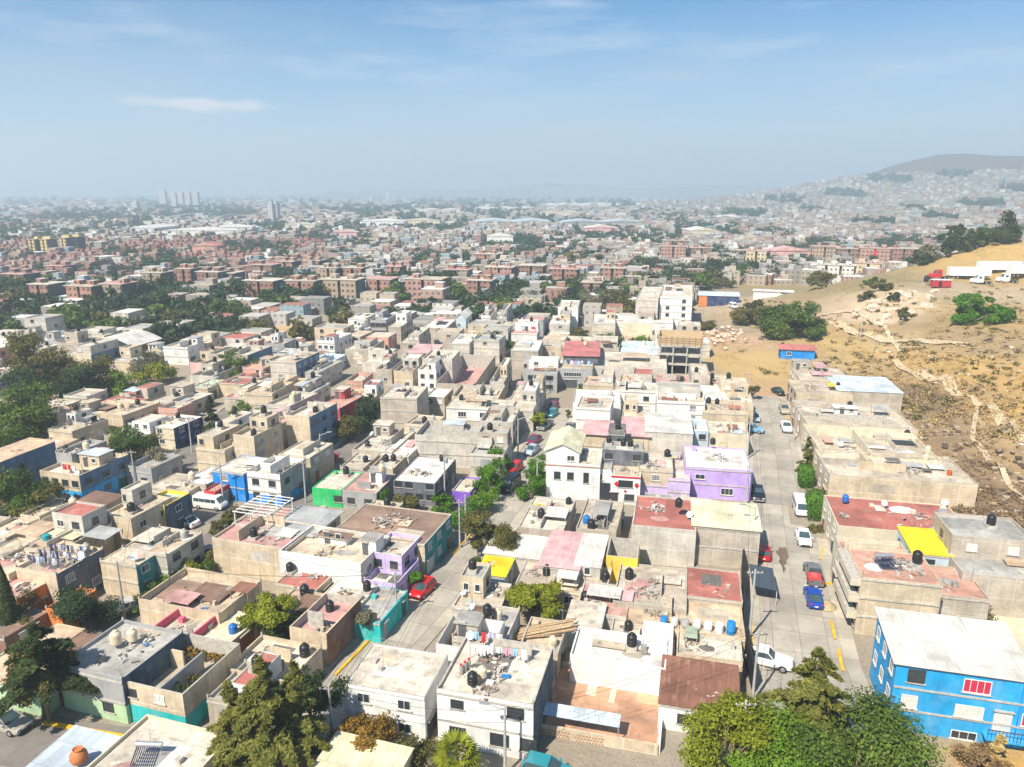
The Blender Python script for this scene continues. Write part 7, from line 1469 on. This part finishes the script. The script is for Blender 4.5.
o = APTS[-4][0] if False else APTS[-5][0]; b = MB(); b.box(-1.0,1.0,-6.3,-6.003,.5,13,plain('red_paint', (.6,.02,.03), .6)); b.build('red_stripe', o)
for row in {a[2] for a in APTS}:
    L = sorted([a for a in APTS if a[2] == row], key=lambda a: proj(a[0].location)[0])
    for i, (o, u, r, wall) in enumerate(L): tag(o, '%s apartment block, %s from left in the %s' % (wall if wall != 'orange' else 'orange brick', ordw(i), row), 'apartment block', 'apartment blocks, ' + row)
# halls and warehouses out on the plain
HALLS = []
def hall(u, v, wpx, vtop, wall, roof, label, h=8, ridge=None):
    p = at(u, v); q = at(u, vtop, h); d = min(160, max(14, (q - p).length * .8)); w = wpx * proj(p)[2] / F; o = empty('warehouse', (p.x, p.y, 0), YAW); tag(o, label, 'warehouse', 'warehouses out on the plain')
    b = MB(); b.box(-w/2, w/2, 0, d, 0, h, wallmat(wall), None, False); b.build('wall', o); r = MB(); n = max(1, int(w / 40)); 
    for i in range(n):
        x0, x1 = -w/2 - .5 + (w + 1) * i / n, -w/2 - .5 + (w + 1) * (i + 1) / n; xm = (x0 + x1) / 2; r.poly([(x0,-.5,h+.01),(xm,-.5,h+3),(xm,d+.5,h+3),(x0,d+.5,h+.01)], roofmat(roof)); r.poly([(xm,-.5,h+3),(x1,-.5,h+.01),(x1,d+.5,h+.01),(xm,d+.5,h+3)], roofmat(roof)); r.poly([(x0,-.48,h+.01),(x1,-.48,h+.01),(xm,-.48,h+3)], wallmat(wall))
    r.build('roof', o); FOOT.append((p.x - SA*d/2, p.y + CA*d/2, CA, SA, w/2 + 3, d/2 + 3))
for a in ((198,238,72,229,'white','tinwhite','longest white warehouse at left, beyond the red housing'),(232,234,50,228,'white','white','white warehouse right behind the longest left one'),(143,235,26,231,'white','tinwhite','small white warehouse left of the longest left one'),(300,231,30,225,'cream','tinwhite','pale warehouse in the left middle of the plain'),(382,227,44,220,'white','white','white warehouse left of the grey glasshouse'),(420,226,40,220,'cream','light','cream warehouse beside the middle white one'),(345,240,24,233,'pink','light','pink-walled hall in the plain'),
    (512,228,78,219,'grey','tinblue','grey-blue glasshouse, larger and left of two'),(603,228,80,220,'grey','tinblue','grey-blue glasshouse, right of two'),(602,235,34,230,'pink','tinwhite','pink-fronted white hall below the right glasshouse'),(612,207,130,202,'white','white','very long white shed at the far edge'),(505,211,60,207,'white','tinwhite','far white shed left of the very long one'),(735,222,36,216,'white','white','white sheds at right of the plain'),(780,203,40,196,'white','white','white hall below the mountain'),(945,222,10,218,'white','white','white box hall in the hillside town') ,(206,256,26,247,'salmon','tinred','red-roofed hall in the brick housing'),(500,245,26,238,'white','light','grey-white block hall amid trees'),(705,238,30,233,'cream','white','cream hall right of the glasshouses'),(790,262,40,252,'pink','tinpink','pink striped-roof market hall below the hillside town'),(560,216,40,212,'cream','light','thin cream shed between the glasshouses and far shed'),(440,213,40,209,'white','light','far pale shed at centre left')):
    if a[0] != 945: hall(*a)
for i, (u, v, w, h) in enumerate(((163,207,6,48),(174,207,5,42),(181,207,5,44),(188,207,5,44),(196,207,5,46),(271,224,5,30),(276,222,4,30),(135,212,5,22),(388,202,4,40),(371,203,3,26))):
    p = at(u, v); k = proj(p)[2] / F; o = empty('tower_block', (p.x, p.y, 0), YAW); tag(o, '%s pale tower block from left in the hazy distance' % ordw(sorted((163,174,181,188,196,271,276,135,388,371)).index(u)), 'tower block', 'pale tower blocks in the haze'); b = MB(); b.box(-w*k/2, w*k/2, 0, 18, 0, h, FARW['pale'], None, False); b.build('tower', o); b = MB(); b.box(-w*k/2+2, w*k/2-2, 4, 12, h + .003, h + 4, FARW['pale'], None, False); b.build('roof_hut', o)

fm = FarMesh(); rs = np.random.RandomState(9)
for (x, y, w, d, rz, h) in FAR_EXTRA: fm.box(x, y, w, d, rz, 0, h, RNG.choice(FPAL), RNG.choice(RP), .6)
cnt = 0; grid = set()
DT = []      # distant tree spots
def vegetation(u, v):
    s = math.sin(u * .021 + v * .11) + math.sin(u * .043 - v * .19 + 1.3) + .8 * math.sin(u * .011 + v * .31 + 2)
    return s
for i in range(26000):
    v = 199 + (rs.rand() ** .85) * 108; u = rs.uniform(-30, 1054)
    p = at(u, v); dep = proj(p)[2]
    if u > 690 and v > 285: continue
    z = height(p.x, p.y)
    if abs(z) > 3 and dep > 420: continue
    if z > .3 and dep <= 420: continue
    if footprint_hit(p.x, p.y, 4) or footprint_hit(p.x - SA * 16 * -1, p.y + 16, 4): continue
    red = (u < 330 and 243 < v < 284 and math.sin(u*.05+v*.3) > -.75)
    veg = vegetation(u, v) > (.45 if red else -.40 if v < 262 else -.15)
    if veg:
        if rs.rand() < .62: DT.append((p.x, p.y, 0, dep)); continue
        if rs.rand() < .6: continue
    if dep < 480 and any((p.x - a)**2 + (p.y - b_)**2 < (c + 3)**2 for a, b_, c in SPOTW): continue
    cell = (int(p.x / 8), int(p.y / 8))
    if dep < 900 and cell in grid: continue
    grid.add(cell); big = 1 + max(0, dep - 700) / 900
    w, d, h = rs.uniform(6, 11) * big, rs.uniform(6, 11) * big, rs.choice([2.8, 5, 5.4, 5.6, 7.5, 8.4]) * min(1.6, .8 + .2 * big)
    if red: w, d, h = rs.uniform(4.5, 7.5), rs.uniform(4.5, 8), rs.choice([5, 5.2, 5.6])
    wc = REDP[rs.randint(5)] if red else FPAL[rs.randint(len(FPAL))]; rc = REDR[rs.randint(4)] if red else RP[rs.randint(len(RP))]
    fm.box(p.x, p.y, w, d, rad(rs.choice([5, 5, 17, -10]) + rs.uniform(-3, 3)), 0, h, wc, rc, .7); cnt += 1
    if rs.rand() < .4 and dep < 1200: fm.box(p.x + w*.15, p.y + d*.2, w*.4, d*.4, rad(5), h + .01, h + 2.4, wc, rc, 0)
# town climbing the hillside at right
for i in range(9000):
    u = rs.uniform(610, 1060); v = rs.uniform(166, 262); d_ = ray(u, v); ok = None
    ss = np.geomspace(520, 3000, 160); hz = height_np(d_[0]*ss, d_[1]*ss); zz = CAMH + d_[2]*ss; k = np.argmax(zz < hz)
    if not (zz < hz).any() or k == 0: continue
    s = ss[k]; x, y = d_[0]*s, d_[1]*s; z = float(hz[k])
    if z > 96 + max(0, u - 930) * .25 + 9*math.sin(u*.03) or z < .8 or footprint_hit(x, y, 4): continue
    if vegetation(u*1.6, v*1.4) > 1.25: DT.append((x, y, z, s)); continue
    w, d, h = rs.uniform(7, 12), rs.uniform(7, 12), rs.choice([3, 5.5, 6, 8.5]); fm.box(x, y, w, d, rad(rs.uniform(-25, 25)), z - 4, z + h, FPAL[rs.randint(len(FPAL))], RP[rs.randint(len(RP))], .7)
tag(fm.build('distant_houses'), kind='stuff')
# wooded patches far off
C, N = [], []
for (x, y, z, dep) in DT:
    r = rs.uniform(2.6, 5.2) * (1 + max(0, dep - 900) / 1800); h = r * rs.uniform(1.3, 2.0); m = int(np.clip(46000 / dep, 16, 110)); d = unit(m, rs); q = d * np.array([r, r, h * .5]) * rs.uniform(.55, 1.1, (m, 1)); q[:, 2] = q[:, 2] + h * .5; C.append(q + np.array([x, y, z])); n_ = d + rs.normal(size=d.shape) * .3; N.append(n_ / np.linalg.norm(n_, axis=1, keepdims=True) * 1.0)
sizes = [max(1.0, dep / 420) for (_, _, _, dep) in DT]
if C:
    reps = np.concatenate([np.full((len(c), 1), s_) for c, s_ in zip(C, sizes)]); me = leaf_mesh('distant_trees', np.concatenate(C), np.concatenate(N), reps, LEAF['teal'], 1.3, rs); tag(link('distant_trees', me), kind='stuff')
# individually readable trees between the flats and the near town
for i, (u, v, h, r, lf) in enumerate(spots):
    p = at(u, v); p.z = height(p.x, p.y)
    if p.z > 8: continue
    grow(p, h * 1.25, r * .95, 'broad', lf, 1100, .95, None, seed=500 + i, low=.05, trunk=.3, group='trees around the apartment blocks')

# ------------------------------------------------------------------ dry grass, brush and stones on the slope (uncountable)
def scatter_hill(n, umin, umax, vmin, vmax, leaf, size, hgt, name, clump=7, test=None, spread=.5):
    C, N = [], []; rs2 = np.random.RandomState(len(name) * 7 + n); us = rs2.uniform(umin, umax, n); vs = rs2.uniform(vmin, vmax, n)
    for u, v in zip(us, vs):
        if test and not test(u, v): continue
        p = on_ground(u, v, 60, 420)
        if p.length > 415 or p.z < .35: continue
        m = clump; q = rs2.normal(size=(m, 3)) * np.array([spread, spread, hgt*.3]); q[:, 2] = np.abs(q[:, 2]) + hgt*.2; C.append(q + np.array(p)); k = unit(m, rs2); k[:, 2] = np.abs(k[:, 2]) + .6; N.append(k / np.linalg.norm(k, axis=1, keepdims=True))
    me = leaf_mesh(name, np.concatenate(C), np.concatenate(N), size, LEAF[leaf], 2.2, rs2); tag(link(name, me), kind='stuff')
gz = lambda u, v: math.sin(u*.05 + v*.03) + math.sin(u*.023 - v*.07 + 1) + .6*math.sin(u*.11 + v*.13)
scatter_hill(4200, 690, 1050, 228, 440, 'straw', .20, .35, 'dry_grass', 18, lambda u, v: gz(u, v) > -.7, 1.0)
scatter_hill(1500, 850, 1050, 330, 550, 'dry', .22, .4, 'dry_brush', 18, lambda u, v: gz(u*1.3, v) > (-.9 if u - 900 < (v - 380) * .9 + 40 else .5), .5)
scatter_hill(420, 740, 1040, 285, 420, 'olive', .30, .9, 'scrub', 26, lambda u, v: gz(u, v*1.2) < .9, .55)
b = MB(); rs3 = random.Random(4); pm = [plain('litter_white', (.7,.68,.64), .9), plain('stone_dark', (.12,.09,.07), .95), plain('stone_tan', (.45,.36,.26), .95)]
for k in range(1300):
    p = on_ground(rs3.uniform(860, 1040), rs3.uniform(330, 545), 60, 420)
    if p.z < .4: continue
    s = rs3.uniform(.12, .5); m = rs3.choices(pm, (.5, 6, 4))[0]; b.bar((p.x - s, p.y, p.z + s*.15), (p.x + s, p.y + rs3.uniform(-s, s), p.z + s*.2), s * rs3.uniform(.8, 1.6), s * .7, m)
tag(b.build('rubble'), kind='stuff')
# ------------------------------------------------------------------ descriptions
bpy.context.view_layer.update()
def where(p): return proj((p[0], p[1], p[2] if len(p) > 2 else 0))
LMK = [(n, r['c']) for n, r in LANDMARKS if len(n.split()) <= 5]
def relation(c, z=0, skip=None, far=False):
    u, v, d = where((c[0], c[1], z)); best = None
    for n, lc in LMK:
        if n == skip: continue
        D = math.hypot(c[0] - lc[0], c[1] - lc[1])
        if best is None or D < best[0]: best = (D, n, lc)
    lu, lv, ld = where((best[2][0], best[2][1], 0)); du, dv = u - lu, (v - lv) * 2.0
    rel = ('right of' if du > 0 else 'left of') if abs(du) > abs(dv) else ('in front of' if dv > 0 else 'behind')
    return rel + ' the ' + best[1], best[0]
def assign(items):
    """items: (object, phrase, relation, distance) - repeats of one phrase are told apart by how near they stand to the landmark"""
    groups = {}
    for o, ph, rel, D in items: groups.setdefault(ph + '|' + rel, []).append((D, o, ph, rel))
    for L in groups.values():
        L.sort(key=lambda t: t[0])
        for i, (D, o, ph, rel) in enumerate(L):
            pre = '' if len(L) == 1 else ('nearest ' if i == 0 else ordw(i) + '-nearest ')
            o['label'] = pre + ph + ' ' + rel
items = []; seen = {}
for r in HOUSES:
    o = r['root']; rw = RWORD.get(r['roof'], r['roof'])
    if r['ref']:
        used = r['ref'].split(); st = storeys(r['h'])
        lab = r['ref'] if st in used else st + ' ' + r['ref']
        if len(lab.split()) < 9 and 'roof' not in lab: lab += ', %s roof' % rw
        if len(lab.split()) < 5: lab += ', %s walls' % WORD[r['wall']]
        o['label'] = lab
    else: items.append((o, '%s %s house, %s roof,' % (storeys(r['h']), WORD[r['wall']], rw), *relation(r['c'])))
assign(items)
for r in HOUSES: r['short'] = r['ref'] or ' '.join(r['root']['label'].split(' house,')[0].split()) + ' house ' + ' '.join(r['root']['label'].split(' roof, ')[-1].split())
for i, (o, hrec) in enumerate(JUNK):
    same = [q for q, h_ in JUNK if h_ is hrec]; same.sort(key=lambda q: proj(q.location)[0]); pre = 'scattered junk on the ' if len(same) == 1 else ('left-hand junk on the ' if o is same[0] else 'right-hand junk on the ')
    o['label'] = pre + hrec['short']
KW = dict(black='black', cream='cream', blue='blue', grey='grey')
by = {}
for o, kind, wh, hrec in TANKS:
    if wh: o['label'] = wh; continue
    by.setdefault((id(hrec), kind), []).append((o, kind, hrec))
for L in by.values():
    L.sort(key=lambda t: proj(t[0].location)[0])
    for i, (o, kind, hrec) in enumerate(L):
        pre = '' if len(L) == 1 else (('left ' if i == 0 else 'right ') if len(L) == 2 else ordw(i) + '-from-left ')
        o['label'] = pre + KW[kind] + ' water tank on the ' + hrec['short']
bd = {}
for o, hrec in DISHES: bd.setdefault(id(hrec), []).append((o, hrec))
for L in bd.values():
    L.sort(key=lambda t: proj(t[0].location)[0])
    for i, (o, hrec) in enumerate(L): o['label'] = ('' if len(L) == 1 else ('left ' if i == 0 else 'right ') if len(L) == 2 else ordw(i) + '-from-left ') + 'satellite dish on the ' + hrec['short']
LWORD = dict(green='green', bright='bright green', dark='dark', olive='olive', spruce='golden-green', yellow='yellow', rust='rust', hedge='clipped green', jac='purple', grey='grey-green', lime='yellow-green', teal='deep green', straw='straw', dry='dry', magenta='pink')
A2 = [(tag(o)['label'], (o.location.x, o.location.y)) for o, *_ in APTS]
items = []
for root, p, h, kind, leaf in TREES:
    if 'label' in root: continue
    best = min(A2, key=lambda a: math.hypot(a[1][0] - p.x, a[1][1] - p.y)); D = math.hypot(best[1][0] - p.x, best[1][1] - p.y)
    u, v, d = where(p); lu, lv, _ = where((*best[1], 0)); du, dv = u - lu, (v - lv) * 2; rel = ('right of' if du > 0 else 'left of') if abs(du) > abs(dv) else ('in front of' if dv > 0 else 'behind')
    n = best[0].replace(' apartment block,', ' block').replace(' from left in the ', ' in the ').replace('apartments', 'flats')
    items.append((root, LWORD[leaf] + ' tree', rel + ' the ' + n, D))
assign(items)
for o in list(bpy.data.objects):
    if o.parent is None and 'label' in o:
        w = o['label'].split()
        if len(w) > 16: o['label'] = o['label'].replace(' apartment block', ' block').replace(' the row below', ' the flats below').replace('-nearest deep green', '-nearest').replace('nearest deep green', 'nearest').replace('deep green tree', 'tree').replace(' water tank', ' tank').replace('pale block house', 'pale house').replace('two-storey ', '').replace(' block house', ' house'); w = o['label'].split()
        if len(w) > 16: print('LONG', len(w), o['label'])

# ------------------------------------------------------------------ light, sky, air, camera
AZ = rad(37) - YAW; EL = rad(49)
S = Vector((-math.sin(AZ) * math.cos(EL), -math.cos(AZ) * math.cos(EL), math.sin(EL)))
sun = bpy.data.lights.new('sun', 'SUN'); sun.energy = 5.0; sun.angle = rad(.53); sun.color = (1.0, .91, .775); so = link('sun', sun, None, (0, 0, 300)); so.rotation_euler = (-S).to_track_quat('-Z', 'Y').to_euler()
w = bpy.data.worlds.new('World'); SC.world = w; w.use_nodes = True; nt = w.node_tree; bg = nt.nodes['Background']
sky = nt.nodes.new('ShaderNodeTexSky'); sky.sky_type = 'NISHITA'; sky.sun_disc = False; sky.sun_elevation = EL; sky.sun_rotation = math.atan2(S.x, S.y); sky.altitude = 2200; sky.air_density = 1.0; sky.dust_density = .5; sky.ozone_density = 3.0
tc = nt.nodes.new('ShaderNodeTexCoord')
def wn(t, **k):
    n = nt.nodes.new(t)
    for a, v in k.items(): setattr(n, a, v)
    return n
# thin high cloud: streaks and one small puff, by direction in the sky
mp = wn('ShaderNodeMapping'); mp.inputs['Scale'].default_value = (2.2, 2.2, 15.0); mp.inputs['Rotation'].default_value = (rad(5), rad(9), 0); nt.links.new(tc.outputs['Generated'], mp.inputs[0])
nz = wn('ShaderNodeTexNoise'); nz.inputs['Scale'].default_value = 2.0; nz.inputs['Detail'].default_value = 6; nz.inputs['Roughness'].default_value = .6; nt.links.new(mp.outputs[0], nz.inputs['Vector'])
mr = wn('ShaderNodeMapRange'); mr.inputs[1].default_value = .50; mr.inputs[2].default_value = .78; mr.inputs[4].default_value = .5; nt.links.new(nz.outputs[0], mr.inputs[0])
pd = Vector(ray(195, 104)).normalized(); sb = wn('ShaderNodeVectorMath', operation='SUBTRACT'); sb.inputs[1].default_value = pd; nt.links.new(tc.outputs['Generated'], sb.inputs[0])
rt = wn('ShaderNodeVectorRotate', rotation_type='Z_AXIS'); rt.inputs['Angle'].default_value = -(YAW + math.atan((512-195)/F)); nt.links.new(sb.outputs[0], rt.inputs[0])
m2 = wn('ShaderNodeMapping'); m2.vector_type = 'POINT'; m2.inputs['Scale'].default_value = (1/.085, 1/.3, 1/.010); nt.links.new(rt.outputs[0], m2.inputs[0])
n2 = wn('ShaderNodeTexNoise'); n2.inputs['Scale'].default_value = 22; n2.inputs['Detail'].default_value = 5; nt.links.new(tc.outputs['Generated'], n2.inputs['Vector'])
ln = wn('ShaderNodeVectorMath', operation='LENGTH'); nt.links.new(m2.outputs[0], ln.inputs[0])
ad = wn('ShaderNodeMath', operation='MULTIPLY_ADD'); nt.links.new(n2.outputs[0], ad.inputs[0]); ad.inputs[1].default_value = 1.5; ad.inputs[2].default_value = -.75
sm = wn('ShaderNodeMath', operation='ADD'); nt.links.new(ln.outputs['Value'], sm.inputs[0]); nt.links.new(ad.outputs[0], sm.inputs[1])
mr2 = wn('ShaderNodeMapRange'); mr2.inputs[1].default_value = 1.0; mr2.inputs[2].default_value = .5; mr2.inputs[3].default_value = 0; mr2.inputs[4].default_value = .85; nt.links.new(sm.outputs[0], mr2.inputs[0])
mx = wn('ShaderNodeMix', data_type='RGBA'); nt.links.new(mr.outputs[0], mx.inputs[0]); tint = wn('ShaderNodeMix', data_type='RGBA', blend_type='MULTIPLY'); tint.inputs[0].default_value = 1; nt.links.new(sky.outputs[0], tint.inputs[6]); tint.inputs[7].default_value = (.46, 1.0, 1.18, 1); nt.links.new(tint.outputs[2], mx.inputs[6]); mx.inputs[7].default_value = (8.0, 8.6, 9.0, 1)
mx2 = wn('ShaderNodeMix', data_type='RGBA'); nt.links.new(mr2.outputs[0], mx2.inputs[0]); nt.links.new(mx.outputs[2], mx2.inputs[6]); mx2.inputs[7].default_value = (10.5, 9.9, 9.9, 1)
sp = wn('ShaderNodeSeparateXYZ'); nt.links.new(tc.outputs['Generated'], sp.inputs[0])
mb = wn('ShaderNodeTexNoise'); mb.inputs['Scale'].default_value = 1.6; mb.inputs['Detail'].default_value = 4; mp3 = wn('ShaderNodeMapping'); mp3.inputs['Scale'].default_value = (1.5, 1.5, 7); nt.links.new(tc.outputs['Generated'], mp3.inputs[0]); nt.links.new(mp3.outputs[0], mb.inputs['Vector'])
zz = wn('ShaderNodeMath', operation='MULTIPLY_ADD'); nt.links.new(mb.outputs[0], zz.inputs[0]); zz.inputs[1].default_value = -.13; zz.inputs[2].default_value = .065
za = wn('ShaderNodeMath', operation='ADD'); nt.links.new(sp.outputs[2], za.inputs[0]); nt.links.new(zz.outputs[0], za.inputs[1])
sg = wn('ShaderNodeMapRange', interpolation_type='SMOOTHSTEP'); sg.inputs[1].default_value = -.01; sg.inputs[2].default_value = .235; sg.inputs[3].default_value = .92; sg.inputs[4].default_value = 0; nt.links.new(za.outputs[0], sg.inputs[0])
mx3 = wn('ShaderNodeMix', data_type='RGBA'); nt.links.new(sg.outputs[0], mx3.inputs[0]); nt.links.new(mx2.outputs[2], mx3.inputs[6]); mx3.inputs[7].default_value = (5.7, 6.0, 6.35, 1)   # smog layer over the valley
nt.links.new(mx3.outputs[2], bg.inputs[0]); bg.inputs[1].default_value = SKYK = .071

hz = MB(); hm = bpy.data.materials.new('haze_air'); hm.use_nodes = True; ht = hm.node_tree; ht.nodes.clear(); mo = ht.nodes.new('ShaderNodeOutputMaterial'); pv = ht.nodes.new('ShaderNodeVolumePrincipled')
pv.inputs['Color'].default_value = (.70, .87, 1.0, 1); pv.inputs['Density'].default_value = .00039; pv.inputs['Anisotropy'].default_value = .2; ht.links.new(pv.outputs[0], mo.inputs['Volume'])
hz.box(-7600, 7600, -800, 7600, -6, 262, hm); tag(hz.build('haze', merge=True), kind='stuff')

cam = bpy.data.cameras.new('camera'); cam.sensor_width = 36; cam.lens = 36 * F / 1024; cam.clip_end = 20000; co = link('camera', cam, None, (0, 0, CAMH)); co.rotation_euler = (rad(90) - PITCH, 0, YAW); SC.camera = co
vs = SC.view_settings; vs.view_transform = 'Standard'; vs.look = 'None'; vs.gamma = 1; vs.use_curve_mapping = False; vs.exposure = .68
SC.cycles.volume_bounces = 1; SC.cycles.max_bounces = 6; SC.cycles.diffuse_bounces = 3; SC.cycles.transparent_max_bounces = 6; SC.cycles.use_denoising = True
print('OBJECTS', len(bpy.data.objects), 'TREES', len(TREES))
